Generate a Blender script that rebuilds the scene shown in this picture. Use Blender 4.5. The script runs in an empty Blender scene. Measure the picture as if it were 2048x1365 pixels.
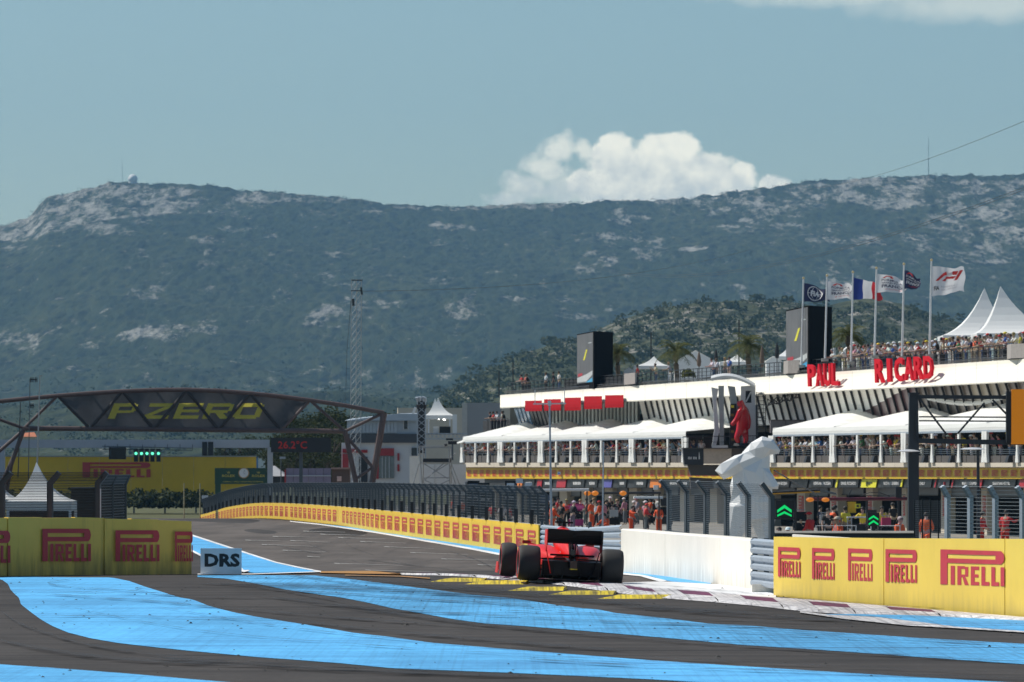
import bpy, bmesh, math, random
from mathutils import Vector, Matrix, noise
S = bpy.context.scene
C = S.collection
RND = random.Random(11)
rad = math.radians
# ---------------------------------------------------------------- camera, sky, sun, exposure
F, YH, CX, ZC = 11378.0, 932.0, 1024.0, 2.25        # focal length and horizon row of the photograph (2048 px wide), eye height
cam = bpy.data.cameras.new('camera'); camo = bpy.data.objects.new('camera', cam); C.objects.link(camo)
cam.sensor_width = 36.0; cam.lens = 36.0 * F / 2048.0
cam.shift_y = (YH - 682.5) / 2048.0
cam.clip_start = 1.0; cam.clip_end = 60000.0
camo.location = (0, 0, ZC); camo.rotation_euler = (rad(90), 0, 0)
cam.dof.use_dof = True; cam.dof.focus_distance = 112.0; cam.dof.aperture_fstop = 9.0
S.camera = camo
SUN_EL, SUN_AZ = rad(50), rad(-68)                  # azimuth from +Y towards +X: the sun stands left of the view and a little ahead
sun_dir = Vector((math.sin(SUN_AZ) * math.cos(SUN_EL), math.cos(SUN_AZ) * math.cos(SUN_EL), math.sin(SUN_EL)))
sl = bpy.data.lights.new('sun', 'SUN'); sl.energy = 5.0; sl.angle = rad(0.5); sl.color = (1.0, 0.95, 0.86)
so = bpy.data.objects.new('sun', sl); C.objects.link(so)
so.rotation_euler = sun_dir.to_track_quat('Z', 'Y').to_euler(); so.location = (0, 0, 900)
S.view_settings.view_transform = 'Standard'; S.view_settings.look = 'None'
S.view_settings.exposure = 0.0; S.view_settings.gamma = 1.0; S.view_settings.use_curve_mapping = False
S.cycles.max_bounces = 6; S.cycles.transparent_max_bounces = 12; S.cycles.volume_bounces = 0
S.cycles.use_denoising = True

W = bpy.data.worlds.new('World'); S.world = W; W.use_nodes = True
def world_sky():
    nt = W.node_tree; N = nt.nodes; L = nt.links
    bg = N['Background']
    sky = N.new('ShaderNodeTexSky'); sky.sky_type = 'NISHITA'; sky.sun_disc = False
    sky.sun_elevation = SUN_EL; sky.sun_rotation = SUN_AZ; sky.altitude = 400; sky.air_density = 1.0; sky.dust_density = 0.8; sky.ozone_density = 0.7
    tc = N.new('ShaderNodeTexCoord'); sep = N.new('ShaderNodeSeparateXYZ'); L.new(tc.outputs['Generated'], sep.inputs[0])
    def mth(op, a, b=None, c=None, clamp=False):
        n = N.new('ShaderNodeMath'); n.operation = op; n.use_clamp = clamp
        for i, v in enumerate((a, b, c)):
            if v is None: continue
            if isinstance(v, (int, float)): n.inputs[i].default_value = v
            else: L.new(v, n.inputs[i])
        return n.outputs[0]
    x, y, z = sep.outputs
    ys = mth('MAXIMUM', y, 0.05)
    u = mth('MULTIPLY', mth('DIVIDE', x, ys), 100.0)      # direction, in hundredths of a radian off the view axis
    v = mth('MULTIPLY', mth('DIVIDE', z, ys), 100.0)
    comb = N.new('ShaderNodeCombineXYZ'); L.new(u, comb.inputs[0]); L.new(v, comb.inputs[1])
    n1 = N.new('ShaderNodeTexNoise'); n1.inputs['Scale'].default_value = 2.4; n1.inputs['Detail'].default_value = 9; n1.inputs['Roughness'].default_value = 0.6
    L.new(comb.outputs[0], n1.inputs['Vector'])
    n2 = N.new('ShaderNodeTexNoise'); n2.inputs['Scale'].default_value = 2.2; n2.inputs['Detail'].default_value = 6; n2.inputs['Roughness'].default_value = 0.6
    L.new(comb.outputs[0], n2.inputs['Vector'])
    front = mth('GREATER_THAN', y, 0.3)
    def puffs(ells, soft, namp, dens):
        best = None
        for cx, cy, rx, ry in ells:
            cu, cv = (cx - CX) / F * 100, (YH - cy) / F * 100
            a = mth('DIVIDE', mth('SUBTRACT', u, cu), rx / F * 100); b = mth('DIVIDE', mth('SUBTRACT', v, cv), ry / F * 100)
            q = mth('SUBTRACT', 1.0, mth('SQRT', mth('ADD', mth('MULTIPLY', a, a), mth('MULTIPLY', b, b))))
            best = q if best is None else mth('MAXIMUM', best, q)
        w = mth('ADD', best, mth('MULTIPLY', mth('SUBTRACT', n1.outputs[0], 0.5), namp))
        m = mth('MULTIPLY', mth('SMOOTH_MIN', mth('DIVIDE', w, soft), 1.0, 0.25), dens, clamp=True)
        return mth('MULTIPLY', m, front), w
    m1, w1 = puffs([(1229, 302, 50, 40), (1342, 304, 66, 46), (1285, 336, 110, 58), (1408, 348, 80, 48), (1468, 362, 58, 40), (1548, 375, 40, 30), (1188, 368, 66, 32), (1325, 388, 215, 62)], 0.24, 1.15, 1.0)
    m2, w2 = puffs([(1118, 300, 46, 36), (1090, 338, 56, 36), (1050, 372, 60, 34), (1020, 400, 60, 26), (1165, 300, 26, 24), (1130, 380, 60, 34)], 0.5, 1.9, 0.74)
    m3, w3 = puffs([(1980, 10, 330, 45), (1700, -10, 360, 30), (2250, 0, 400, 60)], 0.7, 0.9, 0.38)
    mask = mth('MAXIMUM', mth('MAXIMUM', m1, m2), m3)
    shade = mth('ADD', mth('MULTIPLY', mth('SUBTRACT', v, 4.95), 0.75), mth('ADD', 0.16, mth('MULTIPLY', mth('SUBTRACT', n2.outputs[0], 0.38), 2.4)), clamp=True)
    ramp = N.new('ShaderNodeMix'); ramp.data_type = 'RGBA'
    L.new(shade, ramp.inputs['Factor']); ramp.inputs['A'].default_value = (8.0, 8.6, 8.2, 1); ramp.inputs['B'].default_value = (15.5, 14.8, 12.0, 1)
    tint = N.new('ShaderNodeMix'); tint.data_type = 'RGBA'; tint.blend_type = 'MULTIPLY'; tint.inputs['Factor'].default_value = 1.0
    L.new(sky.outputs[0], tint.inputs['A']); tint.inputs['B'].default_value = (0.90, 1.05, 1.06, 1)
    mix = N.new('ShaderNodeMix'); mix.data_type = 'RGBA'
    L.new(mask, mix.inputs['Factor']); L.new(tint.outputs['Result'], mix.inputs['A']); L.new(ramp.outputs['Result'], mix.inputs['B'])
    L.new(mix.outputs['Result'], bg.inputs['Color']); bg.inputs['Strength'].default_value = 0.084
world_sky()

# ---------------------------------------------------------------- helpers
def P(x, y, d):
    """the point at distance d whose place in the photograph (2048 x 1365) is x, y"""
    return Vector(((x - CX) * d / F, d, ZC - (y - YH) * d / F))
def px(d): return F / d                              # photograph pixels per metre at distance d
ZT = [(0, 0), (60, 0), (114, 0), (140, -.3), (165, -.58), (193, -.8), (230, -.86), (271, -.92), (314, -1.05), (362, -1.19), (385, -1.31), (427, -1.85), (480, -2.95), (520, -3.4), (560, -3.5), (600, -3.5), (90000, -3.5)]
def interp(tab, x):
    """smooth (Hermite) interpolation in a table of (x, y)"""
    if x <= tab[0][0]: return tab[0][1]
    if x >= tab[-1][0]: return tab[-1][1]
    for i in range(len(tab) - 1):
        if x <= tab[i + 1][0]:
            x0, y0 = tab[i]; x1, y1 = tab[i + 1]; h = x1 - x0
            s = (y1 - y0) / h
            sa = s if i == 0 else (y0 - tab[i - 1][1]) / (x0 - tab[i - 1][0])
            sb = s if i + 2 >= len(tab) else (tab[i + 2][1] - y1) / (tab[i + 2][0] - x1)
            m0 = 0 if sa * s <= 0 else 2 * sa * s / (sa + s); m1 = 0 if sb * s <= 0 else 2 * sb * s / (sb + s)
            t = (x - x0) / h; t2 = t * t; t3 = t2 * t
            return (2 * t3 - 3 * t2 + 1) * y0 + (t3 - 2 * t2 + t) * h * m0 + (-2 * t3 + 3 * t2) * y1 + (t3 - t2) * h * m1
def lerp_tab(tab, x):
    if x <= tab[0][0]: return tab[0][1]
    for (a, b), (c, d) in zip(tab, tab[1:]):
        if x <= c: return b + (d - b) * (x - a) / (c - a)
    return tab[-1][1]
def zt(Y): return interp(ZT, Y)                      # height of the tarmac along the straight
def G(x, y, lift=0.0):
    """the point of the tarmac seen at x, y of the photograph"""
    a, b = 30.0, 384.0
    for _ in range(46):
        m = (a + b) / 2
        if YH + (ZC - zt(m)) * F / m > y: a = m
        else: b = m
    p = Vector(((x - CX) * a / F, a, zt(a) + lift)); return p

MATS = {}
def M(name, col, rough=0.6, var=0.12, scale=6.0, metal=0.0, bump=0.0, spec=None, objcol=False, stretch=None, trans=0.0):
    if name in MATS: return MATS[name]
    m = bpy.data.materials.new(name); m.use_nodes = True; nt = m.node_tree; N = nt.nodes; L = nt.links
    b = N['Principled BSDF']; b.inputs['Roughness'].default_value = rough; b.inputs['Metallic'].default_value = metal
    if spec is not None: b.inputs['Specular IOR Level'].default_value = spec
    tc = N.new('ShaderNodeTexCoord'); n = N.new('ShaderNodeTexNoise'); n.inputs['Scale'].default_value = scale; n.inputs['Detail'].default_value = 5; n.inputs['Roughness'].default_value = .65
    if stretch:
        mp = N.new('ShaderNodeMapping'); mp.inputs['Scale'].default_value = stretch; L.new(tc.outputs['Object'], mp.inputs[0]); L.new(mp.outputs[0], n.inputs['Vector'])
    else: L.new(tc.outputs['Object'], n.inputs['Vector'])
    mr = N.new('ShaderNodeMapRange'); mr.inputs[1].default_value = .3; mr.inputs[2].default_value = .7; mr.inputs[3].default_value = 1 - var; mr.inputs[4].default_value = 1 + var
    L.new(n.outputs[0], mr.inputs[0])
    mx = N.new('ShaderNodeMix'); mx.data_type = 'RGBA'; mx.blend_type = 'MULTIPLY'; mx.inputs['Factor'].default_value = 1
    if objcol:
        oi = N.new('ShaderNodeObjectInfo'); L.new(oi.outputs['Color'], mx.inputs['A'])
    else: mx.inputs['A'].default_value = (*col, 1)
    cm = N.new('ShaderNodeCombineColor'); [L.new(mr.outputs[0], cm.inputs[i]) for i in range(3)]
    L.new(cm.outputs[0], mx.inputs['B']); L.new(mx.outputs['Result'], b.inputs['Base Color'])
    if bump:
        bp = N.new('ShaderNodeBump'); bp.inputs['Strength'].default_value = bump; bp.inputs['Distance'].default_value = .02
        L.new(n.outputs[0], bp.inputs['Height']); L.new(bp.outputs[0], b.inputs['Normal'])
    if trans:                                        # thin cloth that lets some light through
        tr = N.new('ShaderNodeBsdfTranslucent'); ms = N.new('ShaderNodeMixShader'); ms.inputs[0].default_value = trans
        L.new(mx.outputs['Result'], tr.inputs[0]); L.new(b.outputs[0], ms.inputs[1]); L.new(tr.outputs[0], ms.inputs[2]); L.new(ms.outputs[0], N['Material Output'].inputs[0])
    MATS[name] = m; return m
def EM(name, col, strength):
    if name in MATS: return MATS[name]
    m = bpy.data.materials.new(name); m.use_nodes = True; b = m.node_tree.nodes['Principled BSDF']
    b.inputs['Base Color'].default_value = (*[c * .3 for c in col], 1); b.inputs['Emission Color'].default_value = (*col, 1); b.inputs['Emission Strength'].default_value = strength
    MATS[name] = m; return m

def grimy(m, top=.5, amt=.6, dirt=(.09, .075, .06), streak=(3, 3, .25)):
    """grime that creeps up a surface from the ground and runs down it in uneven streaks"""
    nt = m.node_tree; N = nt.nodes; L = nt.links; b = N['Principled BSDF']; src = b.inputs['Base Color'].links[0].from_socket
    g = N.new('ShaderNodeNewGeometry'); sp = N.new('ShaderNodeSeparateXYZ'); L.new(g.outputs['Position'], sp.inputs[0])
    mp = N.new('ShaderNodeMapping'); mp.inputs['Scale'].default_value = streak; L.new(g.outputs['Position'], mp.inputs[0])
    n = N.new('ShaderNodeTexNoise'); n.inputs['Scale'].default_value = 1.6; n.inputs['Detail'].default_value = 7; n.inputs['Roughness'].default_value = .7; L.new(mp.outputs[0], n.inputs['Vector'])
    r = N.new('ShaderNodeMapRange'); L.new(sp.outputs[2], r.inputs[0]); r.inputs[1].default_value = 0; r.inputs[2].default_value = top; r.inputs[3].default_value = .34; r.inputs[4].default_value = 0
    a = N.new('ShaderNodeMath'); a.operation = 'ADD'; L.new(r.outputs[0], a.inputs[0]); L.new(n.outputs[0], a.inputs[1])
    q = N.new('ShaderNodeMapRange'); L.new(a.outputs[0], q.inputs[0]); q.inputs[1].default_value = .58; q.inputs[2].default_value = .95; q.inputs[3].default_value = 0; q.inputs[4].default_value = amt
    x = N.new('ShaderNodeMix'); x.data_type = 'RGBA'; L.new(q.outputs[0], x.inputs['Factor']); L.new(src, x.inputs['A']); x.inputs['B'].default_value = (*dirt, 1); L.new(x.outputs['Result'], b.inputs['Base Color']); return m
class MB:
    def __init__(s): s.v = []; s.f = []; s.m = []; s.cur = 0
    def add(s, vs, fs):
        b = len(s.v); s.v += [tuple(v) for v in vs]; s.f += [[b + i for i in f] for f in fs]; s.m += [s.cur] * len(fs); return s
    def obox(s, c, a, b, h):
        """box about c with half-edge vectors a, b, h"""
        c, a, b, h = Vector(c), Vector(a), Vector(b), Vector(h)
        vs = [c + i * a + j * b + k * h for k in (-1, 1) for j in (-1, 1) for i in (-1, 1)]
        return s.add(vs, [(0, 2, 3, 1), (4, 5, 7, 6), (0, 1, 5, 4), (2, 6, 7, 3), (0, 4, 6, 2), (1, 3, 7, 5)])
    def box(s, c, sz): return s.obox(c, (sz[0] / 2, 0, 0), (0, sz[1] / 2, 0), (0, 0, sz[2] / 2))
    def bar(s, p, q, w, h=None, up=(0, 0, 1)):
        p, q = Vector(p), Vector(q); d = q - p; up = Vector(up)
        a = d.cross(up)
        if a.length < 1e-5: a = d.cross(Vector((1, 0, 0)))
        a.normalize(); b = a.cross(d).normalized()
        return s.obox((p + q) / 2, d / 2, a * w / 2, b * (h or w) / 2)
    def tube(s, p, q, r, n=6, r2=None, caps=True):
        p, q = Vector(p), Vector(q); d = q - p; r2 = r if r2 is None else r2
        a = d.cross(Vector((0, 0, 1)))
        if a.length < 1e-5: a = Vector((1, 0, 0))
        a.normalize(); b = a.cross(d).normalized(); vs = []
        for c, rr in ((p, r), (q, r2)):
            for i in range(n):
                t = 2 * math.pi * i / n; vs.append(c + (a * math.cos(t) + b * math.sin(t)) * rr)
        fs = [(i, (i + 1) % n, n + (i + 1) % n, n + i) for i in range(n)]
        if caps: fs += [tuple(range(n))[::-1], tuple(range(n, 2 * n))]
        return s.add(vs, fs)
    def path(s, pts, r, n=6):
        pts = [Vector(p) for p in pts]; vs = []; m = len(pts)
        for k, p in enumerate(pts):
            d = (pts[min(k + 1, m - 1)] - pts[max(k - 1, 0)]).normalized(); a = d.cross(Vector((0, .02, 1)))
            if a.length < 1e-4: a = Vector((1, 0, 0))
            a.normalize(); b = a.cross(d).normalized(); rr = r[k] if isinstance(r, (list, tuple)) else r
            for i in range(n):
                t = 2 * math.pi * i / n; vs.append(p + (a * math.cos(t) + b * math.sin(t)) * rr)
        fs = [(k * n + i, k * n + (i + 1) % n, (k + 1) * n + (i + 1) % n, (k + 1) * n + i) for k in range(m - 1) for i in range(n)]
        fs += [tuple(range(n))[::-1], tuple(range((m - 1) * n, m * n))]
        return s.add(vs, fs)
    def poly(s, pts): return s.add(pts, [tuple(range(len(pts)))])
    def prism(s, pts, vec):
        n = len(pts); vec = Vector(vec); vs = [Vector(p) for p in pts]; vs += [p + vec for p in vs]
        return s.add(vs, [tuple(range(n))[::-1], tuple(range(n, 2 * n))] + [(i, (i + 1) % n, n + (i + 1) % n, n + i) for i in range(n)])
    def grid(s, rows, close=False):
        """quads between rows of points of one length"""
        n = len(rows[0]); vs = [p for r in rows for p in r]; fs = []
        for k in range(len(rows) - 1):
            for i in range(n if close else n - 1):
                j = (i + 1) % n; fs.append((k * n + i, k * n + j, (k + 1) * n + j, (k + 1) * n + i))
        return s.add(vs, fs)
    def lathe(s, prof, c, axis, n=24):
        c, ax = Vector(c), Vector(axis).normalized(); a = ax.cross(Vector((0, 0, 1)))
        if a.length < 1e-4: a = Vector((1, 0, 0))
        a.normalize(); b = ax.cross(a)
        rows = [[c + ax * h + (a * math.cos(2 * math.pi * i / n) + b * math.sin(2 * math.pi * i / n)) * r for i in range(n)] for r, h in prof]
        return s.grid(rows, True)
    def ball(s, c, r, n=10, m=6, sc=(1, 1, 1)):
        c = Vector(c)
        rows = [[c + Vector((math.cos(2 * math.pi * i / n) * math.sin(t) * sc[0], math.sin(2 * math.pi * i / n) * math.sin(t) * sc[1], math.cos(t) * sc[2])) * r for i in range(n)] for t in [math.pi * (.02 + .96 * k / m) for k in range(m + 1)]]
        return s.grid(rows, True)
    def build(s, name, mats, parent=None, smooth=False, off=None):
        me = bpy.data.meshes.new(name)
        if off is None: off = wloc(parent) if parent else base_of(s.v)
        me.from_pydata([(v[0] - off[0], v[1] - off[1], v[2] - off[2]) for v in s.v], [], s.f)
        for m in (mats if isinstance(mats, (list, tuple)) else [mats]): me.materials.append(m)
        if any(s.m): me.polygons.foreach_set('material_index', s.m)
        if smooth: me.polygons.foreach_set('use_smooth', [True] * len(me.polygons))
        me.validate(); me.update()
        o = bpy.data.objects.new(name, me); C.objects.link(o)
        if parent: o.parent = parent
        else: o.location = off
        return o
def base_of(vs):
    xs, ys, zs = zip(*vs); return Vector(((min(xs) + max(xs)) / 2, (min(ys) + max(ys)) / 2, min(zs)))
def wloc(o):
    l = Vector((0, 0, 0))
    while o: l = l + o.location; o = o.parent
    return l
def tag(o, label=None, cat=None, group=None, kind=None):
    for k, v in (('label', label), ('category', cat), ('group', group), ('kind', kind)):
        if v: o[k] = v
    return o
def thing(name, label, cat, loc, group=None):
    o = bpy.data.objects.new(name, None); C.objects.link(o); o.location = loc; o.empty_display_size = .3
    return tag(o, label, cat, group)
def share(src, parent, loc=None, name=None):
    """a copy of a part (mesh shared) under another parent"""
    c = src.copy(); C.objects.link(c); c.parent = parent
    if loc is not None: c.location = loc
    return c
def copy_tree(o, parent=None):
    c = o.copy(); C.objects.link(c); c.parent = parent
    for ch in list(o.children): copy_tree(ch, c)
    return c
_TX = {}
def text2d(st, bold=0.0):
    """(verts, faces, width) of a string in the built-in font, capitals 1 high"""
    k = (st, bold)
    if k not in _TX:
        cu = bpy.data.curves.new('lettering', 'FONT'); cu.body = st; cu.size = 1.0; cu.offset = bold; cu.resolution_u = 2
        o = bpy.data.objects.new('lettering', cu); C.objects.link(o)
        dg = bpy.context.evaluated_depsgraph_get(); me = bpy.data.meshes.new_from_object(o.evaluated_get(dg))
        vs = [(v.co.x, v.co.y) for v in me.vertices]; fs = [tuple(p.vertices) for p in me.polygons]
        bpy.data.objects.remove(o); bpy.data.curves.remove(cu); bpy.data.meshes.remove(me)
        x0 = min(v[0] for v in vs); x1 = max(v[0] for v in vs); h = 0.729 + bold
        _TX[k] = ([((x - x0) / h, (y + bold) / h) for x, y in vs], fs, (x1 - x0) / h)
    return _TX[k]
def lettering(mb, st, fn, bold=0.0):
    """text laid out in the unit square, placed by fn(u, v)"""
    vs, fs, w = text2d(st, bold)
    mb.add([fn(x / w, y) for x, y in vs], fs)
def plane_fn(p, ux, uz, off=None):
    p, ux, uz = Vector(p), Vector(ux), Vector(uz); o = Vector(off) if off else Vector((0, 0, 0))
    return lambda u, v: p + ux * u + uz * v + o
def _r(a, b, c, d): return [(a, b), (c, b), (c, d), (a, d)]
TYRE_LOGO = [_r(0, 0, .11, 1), _r(.11, .87, .86, 1), _r(.11, .62, .86, .75), [(.86, .62), (.95, .62), (.985, .69), (1, .81), (.985, .93), (.95, 1), (.86, 1)],
             _r(.16, 0, .225, .54), _r(.265, 0, .325, .54), _r(.325, .46, .385, .54), _r(.325, .22, .385, .30), _r(.385, .24, .435, .52), [(.345, .22), (.395, .22), (.445, 0), (.38, 0)],
             _r(.475, 0, .535, .54), _r(.535, .44, .605, .54), _r(.535, .225, .595, .315), _r(.535, 0, .605, .10),
             _r(.64, 0, .70, .54), _r(.70, 0, .765, .11), _r(.795, 0, .855, .54), _r(.855, 0, .915, .11), _r(.94, 0, 1, .54)]
def logo(mb, fn):
    for q in TYRE_LOGO: mb.poly([fn(u, v) for u, v in q])
# ---------------------------------------------------------------- materials of the ground
def ground_mat(name, base, dark, streak=(3.0, .05, 1), streak_amt=.5, speck=.25, rough=.85, rubber=0.0, spec=.25):
    m = bpy.data.materials.new(name); m.use_nodes = True; nt = m.node_tree; N = nt.nodes; L = nt.links; b = N['Principled BSDF']
    b.inputs['Roughness'].default_value = rough; b.inputs['Specular IOR Level'].default_value = spec
    g = N.new('ShaderNodeNewGeometry')
    def nz(scale, st, det=4, rot=0):
        mp = N.new('ShaderNodeMapping'); mp.inputs['Scale'].default_value = st; mp.inputs['Rotation'].default_value = (0, 0, rot); L.new(g.outputs['Position'], mp.inputs[0])
        n = N.new('ShaderNodeTexNoise'); n.inputs['Scale'].default_value = scale; n.inputs['Detail'].default_value = det; n.inputs['Roughness'].default_value = .6; L.new(mp.outputs[0], n.inputs['Vector']); return n.outputs[0]
    def rmp(v, a, b_, c=0., d=1.):
        n = N.new('ShaderNodeMapRange'); L.new(v, n.inputs[0])
        for i, k in enumerate((a, b_, c, d)): n.inputs[i + 1].default_value = k
        return n.outputs[0]
    def mix(f, a, bb, mode='MIX'):
        n = N.new('ShaderNodeMix'); n.data_type = 'RGBA'; n.blend_type = mode
        for s, v in (('Factor', f), ('A', a), ('B', bb)):
            if isinstance(v, tuple): n.inputs[s].default_value = (*v, 1)
            elif isinstance(v, (int, float)): n.inputs[s].default_value = v
            else: L.new(v, n.inputs[s])
        return n.outputs['Result']
    c = mix(rmp(nz(.35, (1, .25, 1)), .35, .65), tuple(x * .88 for x in base), tuple(x * 1.32 for x in base))
    c = mix(rmp(nz(1.0, streak, 6, .12), .46, .72, 0, streak_amt), c, dark)
    c = mix(rmp(nz(1.6, (streak[0] * 2.2, streak[1] * 1.4, 1), 3, -.1), .55, .75, 0, streak_amt * .8), c, dark)
    if rubber: c = mix(rmp(nz(2.4, (9, .03, 1), 4, .2), .5, .62, 0, rubber), c, (.012, .012, .030))
    c = mix(rmp(nz(9, (1, .3, 1), 2), .35, .75, 0, speck), c, dark)
    L.new(c, b.inputs['Base Color'])
    bp = N.new('ShaderNodeBump'); bp.inputs['Strength'].default_value = .25; bp.inputs['Distance'].default_value = .01
    L.new(nz(40, (1, 1, 1), 2), bp.inputs['Height']); L.new(bp.outputs[0], b.inputs['Normal'])
    MATS[name] = m; return m
m_runoff = ground_mat('runoff tarmac', (.060, .054, .051), (.023, .021, .021), (.12, 1.4, 1), .8, spec=.12)
m_track = ground_mat('track tarmac', (.105, .090, .080), (.055, .048, .045), (.5, .02, 1), .65, spec=.15)
m_blue = ground_mat('blue paint', (.11, .45, .80), (.05, .18, .40), (.10, 1.5, 1), .7, .3, .6, .12)
m_blue_worn = ground_mat('worn blue paint', (.10, .42, .76), (.03, .09, .18), (.10, 2.5, 1), .9, .4, .6, .25)
m_white_line = ground_mat('white road paint', (.72, .72, .72), (.45, .44, .44), (.3, 2, 1), .4, .2, .6)
m_kerb_white = ground_mat('kerb white paint', (.70, .68, .68), (.10, .09, .10), (.35, 3.5, 1), .85, .45, .6, .45)
m_kerb_purple = ground_mat('kerb purple paint', (.17, .035, .085), (.05, .02, .03), (.35, 3.5, 1), .8, .4, .6, .5)
m_kerb_yellow = ground_mat('kerb yellow paint', (.72, .55, .02), (.05, .04, .02), (7, .5, 1), .9, .3, .5, .5)
m_orange_paint = ground_mat('worn orange paint', (.50, .23, .04), (.10, .08, .06), (.3, 3, 1), .9, .5, .6)
m_grass = ground_mat('dry grass', (.085, .085, .03), (.05, .055, .022), (1, 1, 1), .5)
m_pit = ground_mat('pit concrete', (.25, .235, .21), (.16, .15, .135), (1, .3, 1), .3)

def sheet(name, rows, mat, kind='structure', label=None, smooth=True):
    o = MB().grid(rows).build(name, mat, smooth=smooth); tag(o, label, None, None, kind); return o
# terrain: one sheet out to the horizon
rows = []
for Y in [-300, 0, 60, 120, 200, 300, 400, 500, 560, 620, 680, 800, 1000, 1500, 2200, 3200, 6000, 12000, 22000]:
    w = 400 + Y * .5 if Y > 0 else 400
    rows.append([(w * k / 6, Y, (-3.5 if Y > 150 else -3.5)) for k in range(-6, 7)])
sheet('ground', rows, m_grass, label='flat dry grass ground around the circuit')
# tarmac of the run-off area and the straight
EDGE_R = [(20, 14), (84, 8.6), (98, 4.9), (103, 4.75), (122, 2.75), (150, 1.95), (193, 1.2), (210, -.2), (271, -6.0), (314, -9.1), (362, -13.9), (385, -16.6), (427, -20.6), (480, -26.0), (560, -34)]
EDGE_L = [(20, -20), (110, -16), (125, -20), (200, -40), (300, -52), (560, -80)]
ys = [20, 35, 45] + [50 + 3 * i for i in range(50)] + [200 + 2.5 * i for i in range(80)] + [402 + 6 * i for i in range(27)]
rows = []
for Y in ys:
    a, b = lerp_tab(EDGE_L, Y), lerp_tab(EDGE_R, Y); z = zt(Y)
    rows.append([(a - .5, Y, -3.6)] + [(a + (b - a) * k / 10, Y, z) for k in range(11)] + [(b + .3, Y, -3.6)])
sheet('tarmac', rows, m_runoff, label='dark tarmac run-off area')
def strip(name, up, lo, mat, lift, n=None, label=None, kind='structure', step=12.0):
    """a sheet of paint on the tarmac between an upper and a lower edge traced in the photograph"""
    def res(pl):
        out = []
        for (a, b), (c, d) in zip(pl, pl[1:]):
            k = max(1, int(max(abs(c - a) / step, abs(d - b) / 3)))
            out += [(a + (c - a) * i / k, b + (d - b) * i / k) for i in range(k)]
        return out + [pl[-1]]
    def at(pl, t):
        ln = [0]
        for p, q in zip(pl, pl[1:]): ln.append(ln[-1] + math.hypot(q[0] - p[0], (q[1] - p[1]) * 3))
        s = t * ln[-1]
        for i in range(len(pl) - 1):
            if s <= ln[i + 1] + 1e-9:
                f = (s - ln[i]) / max(1e-9, ln[i + 1] - ln[i]); return (pl[i][0] + (pl[i + 1][0] - pl[i][0]) * f, pl[i][1] + (pl[i + 1][1] - pl[i][1]) * f)
        return pl[-1]
    n = n or max(len(res(up)), len(res(lo)), 24); rows = [[], [], [], [], []]
    for i in range(n + 1):
        t = i / n; a, b = at(up, t), at(lo, t)
        jit = .25 * noise.noise(Vector((t * n * .35, lift * 999, 0)))
        for k, r in enumerate(rows):
            f = k / 4; r.append(G(a[0] + (b[0] - a[0]) * f, a[1] + (b[1] - a[1]) * f + (jit if k in (0, 4) else 0), lift))
    return sheet(name, rows, mat, kind, label)
# racing surface of the straight, lighter and browner than the run-off
wl = [(1090, 1116), (994, 1099), (916, 1087), (838, 1077), (760, 1063), (682, 1053), (620, 1046), (560, 1041), (500, 1038)]
strip('track', [(300, 1037.5), (400, 1037.5), (500, 1037.8), (560, 1041), (620, 1046), (682, 1053), (760, 1063), (838, 1077), (916, 1087), (994, 1099), (1090, 1116), (1245, 1140), (1330, 1166)],
      [(300, 1050), (384, 1071), (500, 1109), (552, 1127), (604, 1138), (640, 1147), (800, 1150), (890, 1150), (940, 1152), (1078, 1157), (1145, 1165), (1248, 1169), (1330, 1172)], m_track, .010, n=240, label='grey tarmac of the home straight')
# blue and white paint
strip('blue_stripe', [(-40, 1156), (60, 1155), (224, 1156), (258, 1163), (289, 1174), (359, 1196), (385, 1200), (421, 1214), (468, 1226), (520, 1236), (609, 1250), (656, 1258), (708, 1267), (786, 1276), (864, 1287), (1020, 1300), (1300, 1322), (1456, 1332), (1612, 1342), (1820, 1355), (2120, 1372)],
      [(-40, 1158), (2, 1159), (16, 1169), (22, 1182), (38, 1197), (42, 1210), (65, 1228), (83, 1241), (104, 1253), (135, 1266), (182, 1278), (234, 1287), (312, 1296), (390, 1304), (520, 1316), (578, 1320), (682, 1328), (786, 1338), (1020, 1347), (1300, 1360), (1500, 1372), (2120, 1420)], m_blue, .006, label='widest blue stripe, curving from the left board to the lower right')
strip('blue_stripe', [(395, 1152), (500, 1151.5), (630, 1152), (708, 1160), (786, 1170), (864, 1180), (942, 1190), (1020, 1197), (1068, 1204), (1104, 1210), (1158, 1217), (1196, 1220), (1230, 1227), (1325, 1237), (1422, 1249), (1495, 1252), (1586, 1260), (1690, 1267), (1833, 1277), (2120, 1293)],
      [(395, 1155), (450, 1158), (500, 1166), (565, 1179), (630, 1189), (682, 1196), (734, 1206), (786, 1218), (838, 1227), (903, 1239), (968, 1248), (1043, 1253), (1145, 1261), (1273, 1272), (1376, 1281), (1482, 1291), (1638, 1301), (1820, 1314), (2120, 1335)], m_blue_worn, .006, label='worn blue stripe passing below the racing car and kerb')
strip('blue_stripe', [(-60, 1326), (0, 1330), (130, 1339), (260, 1349), (385, 1360), (600, 1378), (1000, 1410)], [(-60, 1395), (0, 1400), (130, 1408), (260, 1415), (385, 1424), (600, 1440), (1000, 1470)], m_blue, .006, label='blue stripe in the lower left corner')
strip('blue_patch', [(380, 1071), (500, 1110), (552, 1127), (604, 1138), (636, 1145)], [(380, 1101), (401, 1112), (470, 1136), (502, 1148), (630, 1147)], m_blue, .018, label='blue painted wedge beside the straight behind the marker board')
strip('white_line', [(380, 1069), (500, 1108.5), (552, 1125.5), (604, 1137), (642, 1144.5)], [(380, 1072), (500, 1111.5), (552, 1128), (604, 1139.5), (642, 1147)], m_white_line, .024)
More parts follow.
